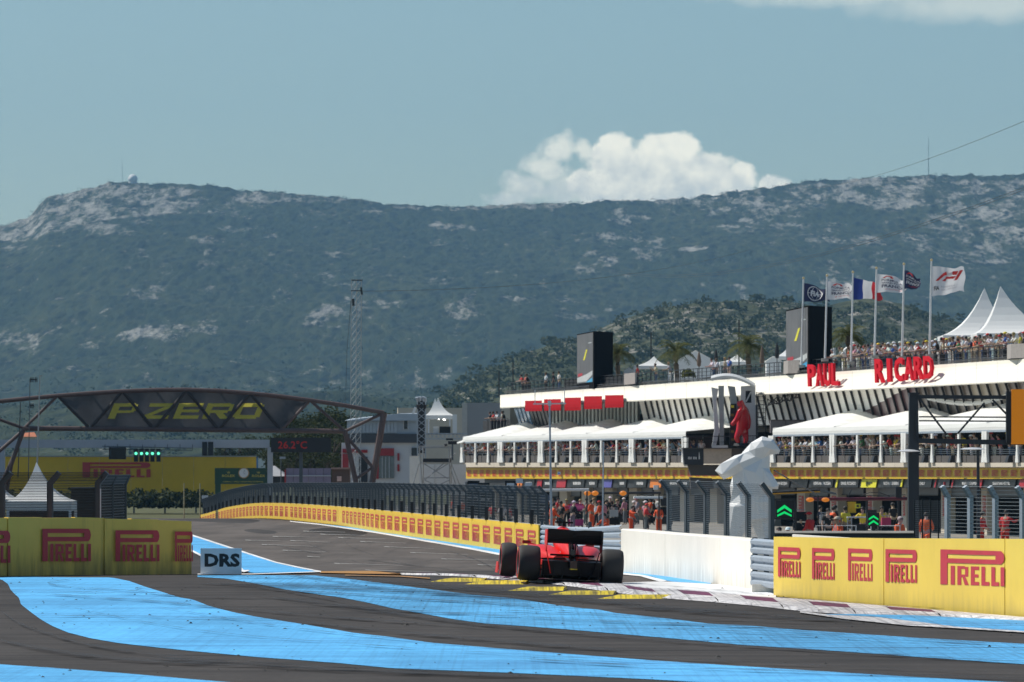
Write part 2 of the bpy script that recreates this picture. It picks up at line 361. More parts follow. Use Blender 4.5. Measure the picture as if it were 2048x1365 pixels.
strip('white_line', [(380, 1099), (401, 1110), (470, 1134), (500, 1143.5)], [(380, 1103), (401, 1114), (455, 1138), (488, 1147)], m_white_line, .024)
strip('white_line', [(395, 1150), (500, 1150), (642, 1145)], [(395, 1151.5), (500, 1151.3), (642, 1146.5)], m_white_line, .024)
strip('blue_strip', [(580, 1043), (682, 1053), (760, 1063), (838, 1076), (916, 1086.5), (994, 1098), (1085, 1114)], [(580, 1043.5), (640, 1049.5), (760, 1067), (838, 1080), (916, 1093), (994, 1107.5), (1085, 1126)], m_blue, .018, label='narrow blue strip at the foot of the yellow pit wall')
strip('white_line', [(580, 1043), (640, 1049), (760, 1066.5), (838, 1079.5), (916, 1092.5), (994, 1107), (1085, 1125.5)], [(580, 1044.5), (640, 1051), (760, 1069), (838, 1082.5), (916, 1096), (994, 1111), (1085, 1130)], m_white_line, .024)
strip('blue_strip', [(1090, 1116), (1248, 1139), (1299, 1149), (1363, 1156), (1424, 1168)], [(1090, 1126), (1248, 1149), (1299, 1154), (1338, 1165), (1420, 1170)], m_blue, .018, label='blue strip at the foot of the white concrete wall')
strip('white_line', [(1090, 1126), (1248, 1148.5), (1290, 1153), (1334, 1164)], [(1090, 1130), (1248, 1152), (1280, 1155), (1322, 1167)], m_white_line, .024)
strip('mirage_apron', [(1245, 1167), (1330, 1165), (1420, 1170), (1510, 1173), (1552, 1192)], [(1245, 1170), (1300, 1178), (1404, 1184), (1508, 1196), (1552, 1200)], m_white_line, .018, label='white apron painted mostly as the mirage of the wall, beside the kerb')  # white sheet that mostly paints the wall's mirage reflection onto the tarmac
strip('blue_strip', [(1650, 1231), (1751, 1231), (1833, 1233.5), (1950, 1238), (2120, 1247)], [(1655, 1232), (1751, 1236), (1840, 1247), (1911, 1256), (2120, 1270)], m_blue_worn, .018, label='blue strip in front of the yellow board at right')
strip('white_line', [(1600, 1225), (1655, 1232), (1751, 1237), (1840, 1247), (1911, 1256.5), (2120, 1270)], [(1600, 1228), (1690, 1241), (1813, 1254), (1911, 1259.5), (2120, 1273)], m_kerb_white, .02)
strip('orange_patch', [(640, 1145), (740, 1144), (800, 1149)], [(640, 1148), (740, 1150), (800, 1151)], m_orange_paint, .022)
strip('orange_patch', [(690, 1152), (800, 1154), (860, 1158)], [(690, 1153.3), (800, 1155.5), (860, 1160)], m_orange_paint, .022)
strip('orange_patch', [(-40, 1146.5), (80, 1147), (150, 1146)], [(-40, 1150.5), (80, 1149.5), (150, 1149)], ground_mat('red kerb paint', (.6, .06, .03), (.3, .1, .05)), .02)
# grid slots of the straight: a tick and a long thin line each
gm = M('grid paint', (.27, .255, .235), .7, .3, 30)
for i, (tx, ty, x2, y2) in enumerate([(523, 1091, 632, 1095), (565, 1102.5, 685, 1107), (614, 1115, 740, 1120), (668, 1129, 806, 1133.5), (730, 1143, 872, 1147), (882, 1120, 994, 1122.5), (820, 1107, 936, 1111), (768, 1095.5, 868, 1099), (720, 1085, 812, 1088), (676, 1077, 772, 1079.5), (640, 1070, 730, 1072.5), (545, 1074.5, 620, 1076), (580, 1083, 660, 1086.5), (490, 1082, 560, 1083.5), (955, 1132, 1010, 1134), (606, 1064, 690, 1066)]):
    b = MB()
    b.poly([G(tx, ty - .9, .030), G(tx + 11, ty - .3, .030), G(tx + 13, ty + 1.4, .030), G(tx + 1, ty + .7, .030)])
    b.poly([G(tx + 13, ty - .1, .030), G(x2, y2 - .15, .030), G(x2, y2 + .25, .030), G(tx + 13, ty + .8, .030)])
    tag(b.build('grid_line', gm), kind='structure')
# kerb: raised towards the run-off, white and purple blocks
KU = [(790, 1150), (890, 1149), (940, 1151), (1078, 1157), (1145, 1164), (1248, 1169), (1300, 1177), (1404, 1183), (1508, 1194), (1638, 1203), (1820, 1218), (2100, 1241)]
KL = [(790, 1151), (890, 1153), (940, 1156), (1078, 1168), (1145, 1176), (1210, 1186), (1300, 1197), (1417, 1206), (1495, 1213), (1600, 1225), (1690, 1231), (1820, 1234), (2100, 1247)]
kr = thing('kerb', 'low purple and white kerb running under the racing car to the right', 'kerb', G(1300, 1188)); 
edges = [790, 832, 868, 905, 940, 985, 1030, 1075, 1118, 1160, 1205, 1255, 1310, 1365, 1425, 1490, 1555, 1625, 1700, 1780, 1870, 1970, 2090]
for i, (xa, xb) in enumerate(zip(edges, edges[1:])):
    b = MB(); rows = [[], [], [], []]
    for k in range(5):
        x = xa + (xb - xa) * k / 4; xs = x - 14
        u, l = lerp_tab(KU, x), lerp_tab(KL, x)
        for r, (f, h) in zip(rows, ((0, .026), (.45, .04), (.9, .05), (1.0, .01))):
            r.append(G(x + f * 26 - 13, u + (l - u) * f, h))
    if i % 2 and xa < 1900:
        cut = lambda f: [rows[0][k].lerp(rows[3][k], f) + Vector((0, 0, .03 * math.sin(f * 3.14))) for k in range(5)]
        w = [cut(0), cut(.16 + .05 * (i % 3)), cut(.55 + .06 * (i % 2)), cut(1)]
        MB().grid(w[1:3]).build('kerb_block', m_kerb_purple, kr); MB().grid(w[:2]).build('kerb_edge', m_kerb_white, kr); b.grid(w[2:]); b.build('kerb_edge', m_kerb_white, kr)
    else:
        b.grid(rows); b.build('kerb_block', m_kerb_white, kr)
# yellow bump kerbs: wedges with a chamfered end
lab = ['farthest yellow bump kerb left of the racing car', 'second yellow bump kerb under the left rear tyre', 'third yellow bump kerb directly below the racing car', 'fourth yellow bump kerb below the right rear tyre', 'nearest yellow bump kerb right of and below the car']
for i, (xa, xb, yt, yb) in enumerate([(860, 975, 1157, 1164), (928, 1058, 1160, 1169), (1014, 1134, 1174, 1182), (1096, 1234, 1181, 1190), (1195, 1344, 1190, 1198)]):
    a, bq = G(xa, yb), G(xb - 8, yb); c = G(xb, yb - 3.2); d_ = G(xa + 38, yb - 3.2); h = .05
    up = Vector((0, 0, h)); ins = (d_ - a) * .12
    b = MB(); ti = [a + (bq - a) * .17 + (d_ - a) * .3 + up, bq + (c - bq) * .3 + up, c + (bq - c) * .12 + up, d_ + (bq - a) * .08 + (a - d_) * .12 + up]
    b.add([a, bq, c, d_] + ti, [(0, 1, 5, 4), (1, 2, 6, 5), (2, 3, 7, 6), (3, 0, 4, 7), (4, 5, 6, 7)])
    tag(b.build('bump_kerb', m_kerb_yellow), lab[i], 'kerb', 'yellow bump kerbs behind the purple and white kerb')
# skid marks
m_skid = bpy.data.materials.new('skid marks'); m_skid.use_nodes = True
def _skid():
    nt = m_skid.node_tree; N = nt.nodes; L = nt.links; b = N['Principled BSDF']; b.inputs['Base Color'].default_value = (.014, .014, .016, 1); b.inputs['Roughness'].default_value = .7
    g = N.new('ShaderNodeNewGeometry'); n = N.new('ShaderNodeTexNoise'); n.inputs['Scale'].default_value = 1.5; n.inputs['Detail'].default_value = 8; L.new(g.outputs['Position'], n.inputs['Vector'])
    r = N.new('ShaderNodeMapRange'); r.inputs[1].default_value = .38; r.inputs[2].default_value = .72; r.inputs[3].default_value = 0.05; r.inputs[4].default_value = .75
    L.new(n.outputs[0], r.inputs[0]); L.new(r.outputs[0], b.inputs['Alpha'])
_skid()
def skid(pts, w, lift=.034):
    up = []; n = 8 * (len(pts) - 1); pts = [(Vector(p[:2] + (0,))) for p in pts]; rows = [[], []]
    for i in range(n + 1):
        t = i / n * (len(pts) - 1); k = min(int(t), len(pts) - 2); f = t - k
        p0, p1, p2, p3 = pts[max(k - 1, 0)], pts[k], pts[k + 1], pts[min(k + 2, len(pts) - 1)]
        q = .5 * ((2 * p1) + (p2 - p0) * f + (2 * p0 - 5 * p1 + 4 * p2 - p3) * f * f + (3 * p1 - p0 - 3 * p2 + p3) * f ** 3)
        ww = w * min(1, 4 * min(i, n - i) / n + .2)
        rows[0].append(G(q.x, q.y - ww, lift)); rows[1].append(G(q.x, q.y + ww, lift))
    tag(MB().grid(rows).build('skid_mark', m_skid), kind='structure')
for pts, w in [([(0, 1184), (180, 1188), (360, 1195), (520, 1200)], .7), ([(70, 1236), (250, 1236), (420, 1241), (640, 1243)], .9), ([(140, 1162), (95, 1170), (150, 1178), (260, 1185), (340, 1195)], 1.1), ([(330, 1175), (270, 1180), (310, 1190), (370, 1196)], .8),
               ([(0, 1285), (70, 1300), (190, 1318), (330, 1328), (600, 1340)], 3.2), ([(500, 1180), (700, 1192), (900, 1206), (1200, 1220)], 1.4), ([(560, 1205), (760, 1222), (1000, 1236), (1300, 1250), (1700, 1262)], 1.8), ([(800, 1180), (1000, 1212), (1250, 1236), (1500, 1246)], .8),
               ([(940, 1222), (1150, 1231), (1400, 1240), (1650, 1252)], .6), ([(560, 1150), (650, 1163), (800, 1185), (1000, 1198), (1200, 1210)], 1.4), ([(600, 1247), (760, 1265), (980, 1285), (1300, 1310)], 2.6), ([(1400, 1250), (1600, 1268), (1850, 1284), (2048, 1296)], 1.2),
               ([(740, 1062), (690, 1085), (740, 1110), (850, 1140)], .4), ([(620, 1062), (600, 1075), (640, 1100), (760, 1142)], .4), ([(540, 1090), (640, 1110), (780, 1128), (940, 1146)], .7), ([(900, 1105), (960, 1125), (1000, 1150)], 1.2), ([(1000, 1320), (1300, 1338), (1700, 1352), (2048, 1362)], 1.5), ([(1100, 1265), (1400, 1290), (1700, 1310), (2048, 1330)], 1.2),
               ([(440, 1170), (640, 1176), (860, 1188), (1100, 1205)], 5), ([(700, 1164), (900, 1176), (1100, 1194), (1350, 1222), (1700, 1246)], 6), ([(520, 1196), (700, 1216), (900, 1246), (1200, 1275)], 2.2), ([(620, 1210), (860, 1242), (1100, 1268), (1500, 1300)], 1.1), ([(60, 1190), (300, 1206), (640, 1236), (1000, 1262)], 1.6), ([(0, 1225), (60, 1260), (220, 1302), (500, 1330), (900, 1352)], 2.2), ([(300, 1320), (700, 1345), (1100, 1358)], 4), ([(1300, 1256), (1600, 1276), (2048, 1300)], .7), ([(300, 1215), (600, 1262), (1000, 1300), (1500, 1330), (2048, 1352)], .8), ([(120, 1215), (420, 1268), (900, 1306), (1600, 1345)], .7), ([(1240, 1169), (1420, 1182), (1640, 1203), (1900, 1222), (2100, 1236)], .6), ([(1300, 1186), (1500, 1202), (1700, 1222), (1950, 1240)], .5), ([(480, 1158), (640, 1158), (760, 1160)], 1.0), ([(400, 1170), (520, 1178), (700, 1210)], 1.3)]:
    skid(pts, w)
# rubber crumbs on the run-off
b = MB()
for i in range(420):
    if i % 3: x, y = RND.uniform(0, 2048), RND.uniform(1152, 1260)
    else: x, y = RND.uniform(0, 2048), RND.uniform(1180, 1360)
    p = G(x, y, .012); r = RND.uniform(.006, .022)
    if RND.random() < .05: r *= 1.8
    a = RND.uniform(0, 6.3)
    b.add([p + Vector((math.cos(a + k * 1.57) * r * (1.6 if k % 2 else .7), math.sin(a + k * 1.57) * r, 0)) for k in range(4)] + [p + Vector((0, 0, r * .7))], [(0, 1, 4), (1, 2, 4), (2, 3, 4), (3, 0, 4)])
tag(b.build('rubber_crumbs', M('rubber crumbs', (.015, .015, .015), .8)), 'small black rubber crumbs scattered over tarmac and blue stripes', kind='stuff')
# pit lane, lower than the straight
zp = -1.9
sheet('pit_lane', [[(2.5, 125, zp - 1.8), (2.7, 125, zp), (60, 125, zp), (60.2, 125, zp - 1.8)], [(.2, 210, zp - 1.8), (.5, 210, zp), (60, 210, zp), (60.2, 210, zp - 1.8)], [(-5, 275, zp - 1.8), (-4.8, 275, zp), (60, 275, zp), (60.2, 275, zp - 1.8)], [(-9, 320, zp - 1.8), (-8.6, 320, zp), (50, 320, zp), (50.2, 320, zp - 1.8)], [(-24, 480, zp - 1.8), (-23.8, 480, zp), (30, 480, zp), (30.2, 480, zp - 1.8)], [(-32, 600, zp - 1.8), (-31.8, 600, zp), (30, 600, zp), (30.2, 600, zp - 1.8)]], m_pit, label='pale concrete pit lane below the straight', smooth=False)
# ---------------------------------------------------------------- mountains and hills
def rock_mat(name, scrub, scrub2, rock, sc, speck, bumpd):
    m = bpy.data.materials.new(name); m.use_nodes = True; nt = m.node_tree; N = nt.nodes; L = nt.links; b = N['Principled BSDF']; b.inputs['Roughness'].default_value = .95; b.inputs['Specular IOR Level'].default_value = .1
    g = N.new('ShaderNodeNewGeometry'); at = N.new('ShaderNodeAttribute'); at.attribute_name = 'rock'
    def nz(scale, det, rgh=.6, st=(1, 1, 1)):
        mp = N.new('ShaderNodeMapping'); mp.inputs['Scale'].default_value = st; L.new(g.outputs['Position'], mp.inputs[0])
        n = N.new('ShaderNodeTexNoise'); n.inputs['Scale'].default_value = scale; n.inputs['Detail'].default_value = det; n.inputs['Roughness'].default_value = rgh; L.new(mp.outputs[0], n.inputs['Vector']); return n.outputs[0]
    def mth(op, a, b_):
        n = N.new('ShaderNodeMath'); n.operation = op
        for i, v in enumerate((a, b_)):
            if isinstance(v, (int, float)): n.inputs[i].default_value = v
            else: L.new(v, n.inputs[i])
        return n.outputs[0]
    def rmp(v, a, b_, c=0., d=1.):
        n = N.new('ShaderNodeMapRange'); L.new(v, n.inputs[0]); 
        for i, k in enumerate((a, b_, c, d)): n.inputs[i + 1].default_value = k
        return n.outputs[0]
    def mix(f, a, bb):
        n = N.new('ShaderNodeMix'); n.data_type = 'RGBA'
        for s, v in (('Factor', f), ('A', a), ('B', bb)):
            if isinstance(v, tuple): n.inputs[s].default_value = (*v, 1)
            else: L.new(v, n.inputs[s])
        return n.outputs['Result']
    vo = N.new('ShaderNodeTexVoronoi'); vo.inputs['Scale'].default_value = speck; vm = N.new('ShaderNodeMapping'); vm.inputs['Scale'].default_value = (1, .2, 1) if sc < .03 else (1, .4, 1); L.new(g.outputs['Position'], vm.inputs[0]); L.new(vm.outputs[0], vo.inputs['Vector'])
    an = (1, .16, 1) if sc < .03 else (1, .3, 1)
    c = mix(rmp(nz(sc * .35, 6, .7, an), .35, .65), scrub, scrub2)
    c = mix(rmp(vo.outputs['Distance'], .25, .75), mix(rmp(nz(sc * 2, 3, .6, an), .4, .6), tuple(x * .32 for x in scrub), scrub), c)
    k = mth('ADD', mth('ADD', mth('MULTIPLY', nz(sc * 1.3, 9, .82, an), 2.0), -.50), mth('MULTIPLY', at.outputs['Fac'], .26))
    k = mth('SUBTRACT', k, rmp(vo.outputs['Distance'], .0, .45, .16, 0))
    rk = mix(rmp(nz(sc * 3, 5, .7, an), .35, .65), tuple(x * .55 for x in rock), rock)
    c = mix(rmp(k, .66, .84), c, rk)
    L.new(c, b.inputs['Base Color'])
    bp = N.new('ShaderNodeBump'); bp.inputs['Strength'].default_value = 1.0; bp.inputs['Distance'].default_value = bumpd
    L.new(mth('ADD', nz(sc * 2.2, 7, .75, an), mth('MULTIPLY', vo.outputs['Distance'], -.5)), bp.inputs['Height']); L.new(bp.outputs[0], b.inputs['Normal'])
    MATS[name] = m; return m
def fbm(p, o=4):
    s, a, t = 0, 1, 0
    for _ in range(o): s += a * noise.noise(p); t += a; a *= .5; p = p * 2.03
    return s / t
def rockiness(x, y, ells):
    v = 0
    for cx, cy, rx, ry, st in ells:
        q = ((x - cx) / rx) ** 2 + ((y - cy) / ry) ** 2
        if q < 1: v = max(v, st * min(1, (1 - q) * 2.2))
    return v
RIDGE = [(-400, 520), (-150, 482), (0, 458), (30, 450), (60, 440), (78, 418), (95, 403), (130, 396), (165, 386), (200, 374), (250, 367), (290, 371), (340, 370), (420, 373), (470, 381), (560, 384), (640, 389), (700, 394), (780, 401), (850, 405), (960, 406), (1030, 403), (1100, 402), (1150, 403), (1220, 397), (1300, 397), (1380, 391), (1450, 384), (1550, 377), (1640, 367), (1720, 361), (1850, 351), (1950, 353), (2048, 351), (2250, 346), (2500, 370)]
ROCKS = [(40, 470, 90, 36, 1.0), (140, 430, 110, 45, 1.0), (250, 405, 150, 40, .95), (330, 395, 110, 26, .9), (420, 415, 110, 20, .6), (560, 396, 110, 13, .9), (700, 398, 90, 8, .7), (880, 409, 120, 8, .75), (1060, 407, 110, 9, .8),
         (170, 475, 130, 18, .85), (300, 455, 90, 12, .4), (480, 460, 50, 10, .45), (420, 508, 40, 12, .55), (520, 480, 60, 12, .4), (760, 435, 55, 14, .6), (900, 455, 45, 12, .75), (945, 462, 30, 6, .7), (870, 490, 50, 8, .4), (920, 505, 25, 12, .4),
         (1195, 530, 50, 32, .7), (1260, 425, 50, 16, .65), (1170, 470, 45, 14, .5), (1280, 480, 90, 34, .5), (1320, 520, 60, 14, .55), (1380, 505, 40, 9, .8), (1420, 395, 160, 14, .65), (1600, 400, 240, 30, .75), (1800, 385, 240, 34, .9), (2000, 395, 160, 40, .85), (1520, 440, 90, 18, .7), (1600, 460, 80, 30, .5), (1640, 475, 70, 26, .5), (1800, 470, 120, 16, .55), (1950, 440, 130, 26, .7),
         (1780, 480, 110, 12, .75), (1930, 500, 130, 24, .6), (1700, 545, 70, 40, .35), (1480, 580, 60, 20, .45), (2000, 470, 90, 20, .7), (1840, 515, 130, 16, .5),
         (660, 665, 60, 18, .75), (740, 655, 70, 18, .55), (785, 640, 40, 14, .6), (940, 650, 70, 22, .55), (1060, 630, 70, 26, .6), (1140, 655, 70, 20, .6), (1120, 618, 50, 12, .5), (350, 675, 130, 14, .6), (240, 690, 120, 14, .5), (40, 692, 70, 16, .6), (140, 665, 80, 12, .3), (500, 745, 60, 6, .6), (480, 772, 30, 5, .6), (780, 760, 90, 14, .5), (310, 620, 120, 14, .3), (560, 560, 240, 60, .14), (900, 560, 240, 60, .12), (20, 520, 90, 14, .5)]
RT = [(x, y) for x, y in RIDGE]
def profile(t): return interp([(0, 0), (.25, .10), (.45, .22), (.62, .45), (.8, .74), (1, 1)], t)
def hill(name, mat, x0, x1, nx, d0, d1, nd, top, foot_y, prof, amp, freq, rocks, label, back=1500, rough=1.5, drop=None):
    vs, att = [], []
    for j in range(nd + 1):
        t = j / nd
        for i in range(nx + 1):
            x = x0 + (x1 - x0) * i / nx; yt = top(x)
            d = d0 + (d1 - d0) * t
            y = foot_y + (yt - foot_y) * prof(t)
            p = Vector(((x - CX) * d / F, d, 0))
            n = fbm(Vector((p.x * freq, d * freq * .55, 3.7)), 5); rd = 1 - abs(fbm(Vector((p.x * freq * .8 + d * freq * .25, d * freq * .22, 9.1)), 4)) * 2.2
            z = ZC + (YH - y) * d / F + amp * (n * .9 + rd * .5 - .25) * (1 - t * .85) * min(1, t * 5) + rough * fbm(Vector((p.x * .05, d * .05, 1)), 3) * (.3 + t)
            vs.append((p.x, d, z)); att.append(rockiness(x, y, rocks))
    n1 = nx + 1
    for k in (1, 2):
        for i in range(n1):
            q = vs[nd * n1 + i]; f = 1 + back * k / d1
            vs.append((q[0] * f, q[1] + back * k, q[2] - (q[2] + 10) * .5 * k)); att.append(.3)
    fs = [(j * n1 + i, j * n1 + i + 1, (j + 1) * n1 + i + 1, (j + 1) * n1 + i) for j in range(nd + 2) for i in range(nx)]
    me = bpy.data.meshes.new(name); me.from_pydata(vs, [], fs); me.materials.append(mat)
    a = me.attributes.new('rock', 'FLOAT', 'POINT'); a.data.foreach_set('value', att)
    me.polygons.foreach_set('use_smooth', [True] * len(me.polygons))
    o = bpy.data.objects.new(name, me); C.objects.link(o); tag(o, label, kind='structure'); return o, vs, n1
m_mount = rock_mat('mountain scrub and rock', (.026, .038, .014), (.054, .063, .025), (.36, .345, .30), .022, .085, 9)
mount, MV, MN = hill('mountain', m_mount, -350, 2400, 460, 2600, 8600, 230, lambda x: lerp_tab(RIDGE, x) + 2.2 * noise.noise(Vector((x * .045, 0, 0))), 946, profile, 135, 1 / 620, ROCKS, 'long scrub covered mountain ridge with pale limestone outcrops', back=1800, rough=5)
HILL = [(760, 930), (830, 835), (900, 782), (960, 752), (1050, 706), (1120, 684), (1180, 668), (1240, 640), (1320, 616), (1400, 606), (1480, 604), (1560, 605), (1640, 613), (1740, 598), (1820, 612), (1900, 640), (1960, 652), (2100, 640), (2350, 700)]
HROCK = [(1150, 690, 70, 18, .6), (1250, 655, 80, 26, .75), (1340, 640, 90, 30, .6), (1420, 640, 90, 40, .7), (1520, 650, 90, 40, .7), (1560, 610, 60, 12, .8), (1460, 690, 120, 30, .6), (1750, 640, 80, 40, .6), (1840, 660, 70, 30, .5), (1080, 712, 60, 14, .6), (1000, 745, 60, 10, .5), (900, 800, 60, 14, .5), (960, 790, 90, 20, .4), (1300, 700, 160, 30, .5)]
m_hill = rock_mat('hill scrub and rock', (.040, .050, .02), (.085, .088, .042), (.34, .315, .27), .06, .14, 1.6)
hillo, HV, HN = hill('hill', m_hill, 740, 2350, 230, 1900, 3100, 90, lambda x: lerp_tab(HILL, x), 960, lambda t: t ** .8, 22, 1 / 260, HROCK, 'nearer rocky hill with dark bushes behind the pit building', back=300, rough=1.2)
# scrub: leaf clumps spread over the hill, and trees dotted over the foot of the mountain
def clump(b, c, r, h, n, rnd):
    for _ in range(n):
        a, e = rnd.uniform(0, 6.283), math.asin(rnd.uniform(-.25, 1))
        k = rnd.uniform(.55, 1.05)
        p = c + Vector((math.cos(a) * math.cos(e) * r * k, math.sin(a) * math.cos(e) * r * k, h * (.5 + .5 * math.sin(e) * k)))
        s = r * rnd.uniform(.16, .34); u = Vector((rnd.uniform(-1, 1), rnd.uniform(-1, 1), rnd.uniform(-.6, .6))).normalized(); w = u.cross(Vector((rnd.uniform(-1, 1), rnd.uniform(-1, 1), rnd.uniform(-1, 1)))).normalized()
        b.add([p - u * s, p + w * s * .7, p + u * s, p - w * s * .7], [(0, 1, 2, 3)])
def leaf_mat(name, a, bcol, sc=.4):
    m = bpy.data.materials.new(name); m.use_nodes = True; nt = m.node_tree; N = nt.nodes; L = nt.links; b = N['Principled BSDF']; b.inputs['Roughness'].default_value = .8; b.inputs['Specular IOR Level'].default_value = .2
    g = N.new('ShaderNodeNewGeometry'); n = N.new('ShaderNodeTexNoise'); n.inputs['Scale'].default_value = sc; n.inputs['Detail'].default_value = 3; L.new(g.outputs['Position'], n.inputs['Vector'])
    ad = N.new('ShaderNodeMath'); ad.operation = 'ADD'; ml = N.new('ShaderNodeMath'); ml.operation = 'MULTIPLY'; ml.inputs[1].default_value = .35; L.new(g.outputs['Random Per Island'], ml.inputs[0]); L.new(ml.outputs[0], ad.inputs[0]); L.new(n.outputs[0], ad.inputs[1])
    r = N.new('ShaderNodeMapRange'); r.inputs[1].default_value = .4; r.inputs[2].default_value = .95; L.new(ad.outputs[0], r.inputs[0])
    mx = N.new('ShaderNodeMix'); mx.data_type = 'RGBA'; mx.inputs['A'].default_value = (*a, 1); mx.inputs['B'].default_value = (*bcol, 1); L.new(r.outputs[0], mx.inputs['Factor']); L.new(mx.outputs['Result'], b.inputs['Base Color'])
    tr = N.new('ShaderNodeBsdfTranslucent'); ms = N.new('ShaderNodeMixShader'); ms.inputs[0].default_value = .25; L.new(mx.outputs['Result'], tr.inputs[0]); L.new(b.outputs[0], ms.inputs[1]); L.new(tr.outputs[0], ms.inputs[2]); L.new(ms.outputs[0], N['Material Output'].inputs[0])
    MATS[name] = m; return m
m_scrub = leaf_mat('scrub leaves', (.024, .036, .011), (.078, .090, .032), .05)
rn = random.Random(5); b = MB()
for k in range(4600):
    v = Vector(HV[rn.randrange(6 * HN, 90 * HN)])
    sx = CX + v.x * F / v.y
    if sx < 860 or sx > 2120: continue
    r = rn.choice((1.0, 1.3, 1.7, 2.2, 3.2)) * rn.uniform(.9, 1.6)
    clump(b, v + Vector((rn.uniform(-2, 2), rn.uniform(-2, 2), -.2)), r, r * rn.uniform(1.0, 1.9), 28 if r > 2.8 else 15, rn)
tag(b.build('hill_scrub', m_scrub), 'dark bushes and small trees covering the nearer hill', kind='stuff')
m_far = leaf_mat('far forest leaves', (.02, .03, .012), (.055, .07, .028), .02)
b = MB()
for k in range(5200):
    j = int(230 * rn.uniform(.02, .62) ** 1.0); v = Vector(MV[j * MN + rn.randrange(MN - 1)])
    r = rn.uniform(2.2, 4.2); clump(b, v + Vector((rn.uniform(-8, 8), rn.uniform(-8, 8), -1)), r, r * 1.3, 12, rn)
tag(b.build('far_forest', m_far), 'forest trees dotted over the foot of the mountain', kind='stuff')
b = MB()
for k in range(1100):
    v = Vector(MV[(230 - (k % 3)) * MN + rn.randrange(MN - 1)]); r = rn.uniform(1.6, 3.8); clump(b, v + Vector((rn.uniform(-9, 9), 0, -1.8)), r, r * 1.2, 10, rn)
tag(b.build('ridge_scrub', m_far), 'bushes along the crest of the mountain', kind='stuff')
# haze: one box of even air round the camera and the scene
hz = MB().box((0, 5400, 372), (14000, 13200, 780)).build('haze', None if False else bpy.data.materials.new('haze air'))
def _haze(density, col):
    m = hz.data.materials[0]; m.use_nodes = True; nt = m.node_tree; N = nt.nodes; N.remove(N['Principled BSDF'])
    v = N.new('ShaderNodeVolumePrincipled'); v.inputs['Color'].default_value = (*col, 1); v.inputs['Density'].default_value = density; v.inputs['Anisotropy'].default_value = 0.0
    nt.links.new(v.outputs[0], N['Material Output'].inputs['Volume'])
_haze(4.9e-5, (.29, .60, .94)); tag(hz, 'thin blue summer haze in the air', kind='stuff')
# ---------------------------------------------------------------- barriers, boards, fences
m_yel = M('yellow board', (.86, .55, .015), .45, .06, .8)
m_yel_pale = M('pale yellow board', (.80, .58, .085), .4, .08, .5)
m_yel_olive = M('olive yellow board', (.80, .57, .10), .5, .10, .35)
m_red_print = M('red print', (.52, .035, .03), .5, .08, 3)
m_red_print2 = M('crimson print', (.50, .03, .05), .5, .08, 3)
m_white_wall = M('white painted concrete', (.82, .785, .71), .7, .05, .9, bump=.15)
m_conc = M('grey concrete', (.36, .35, .33), .85, .15, 1.2, bump=.3)
m_galv = M('galvanised steel', (.36, .41, .47), .45, .12, 4, metal=.35)
m_post = M('grey fence steel', (.075, .09, .105), .5, .12, 3, metal=.3)
m_post_d = M('dark fence steel', (.03, .034, .038), .5, .12, 3, metal=.3)
m_wire = M('fence wire', (.10, .115, .13), .45, .1, 5, metal=.4)
m_wire_b = M('bright fence wire', (.30, .32, .34), .4, .1, 5, metal=.5)
m_wire_b2 = M('grey blue fence wire', (.17, .20, .23), .5, .1, 5)
m_wire_d = M('dark fence wire', (.035, .037, .04), .5, .1, 5, metal=.3)
m_black = M('black plastic', (.012, .012, .014), .55, .1, 4)
m_steel_w = M('white painted steel', (.70, .72, .74), .45, .05, 3)
m_white_clean = M('clean white paint', (.80, .785, .74), .7, .05, .9)
grimy(m_white_wall, .45, .5, (.30, .26, .21)); grimy(m_yel_pale, .35, .35, (.28, .22, .08)); grimy(m_yel_olive, .6, .75, (.12, .10, .04)); grimy(m_yel, .2, .3, (.3, .2, .06))
# the pit wall: a concrete wall clad with yellow boards, curving down over the crest
WALL = [(1080.5, 193), (994, 210), (760, 271), (682, 314), (580, 362), (528, 385), (464, 427), (400, 480)]
def wall_pt(s):
    """point at the foot of the pit wall, s metres beyond its near end"""
    Y = 193 + s; x = (lerp_tab(list(zip([w[1] for w in WALL], [(w[0] - CX) * w[1] / F for w in WALL])), Y)); return Vector((x, Y, zt(Y)))
pw = thing('pit_wall', 'long low wall with yellow tyre maker boards along the home straight', 'wall', wall_pt(0))
WH = 1.05
ss = [0] + [3 + 6 * i for i in range(48)]; ss = [s for s in ss if s <= 287] + [287]
def wall_side(s): 
    a, c = wall_pt(max(0, s - 2)), wall_pt(min(287, s + 2)); d = (c - a); d.z = 0; d.normalize(); return Vector((-d.y, d.x, 0))  # towards the track
rows = []
for s in ss:
    p, n = wall_pt(s), wall_side(s); rows.append([p + n * .0 + Vector((0, 0, -.3)), p + Vector((0, 0, WH)), p - n * .35 + Vector((0, 0, WH)), p - n * .35 + Vector((0, 0, -1.6))])
b = MB().grid(rows); b.poly(rows[0]); b.build('concrete_wall', m_conc, pw)
panels = []
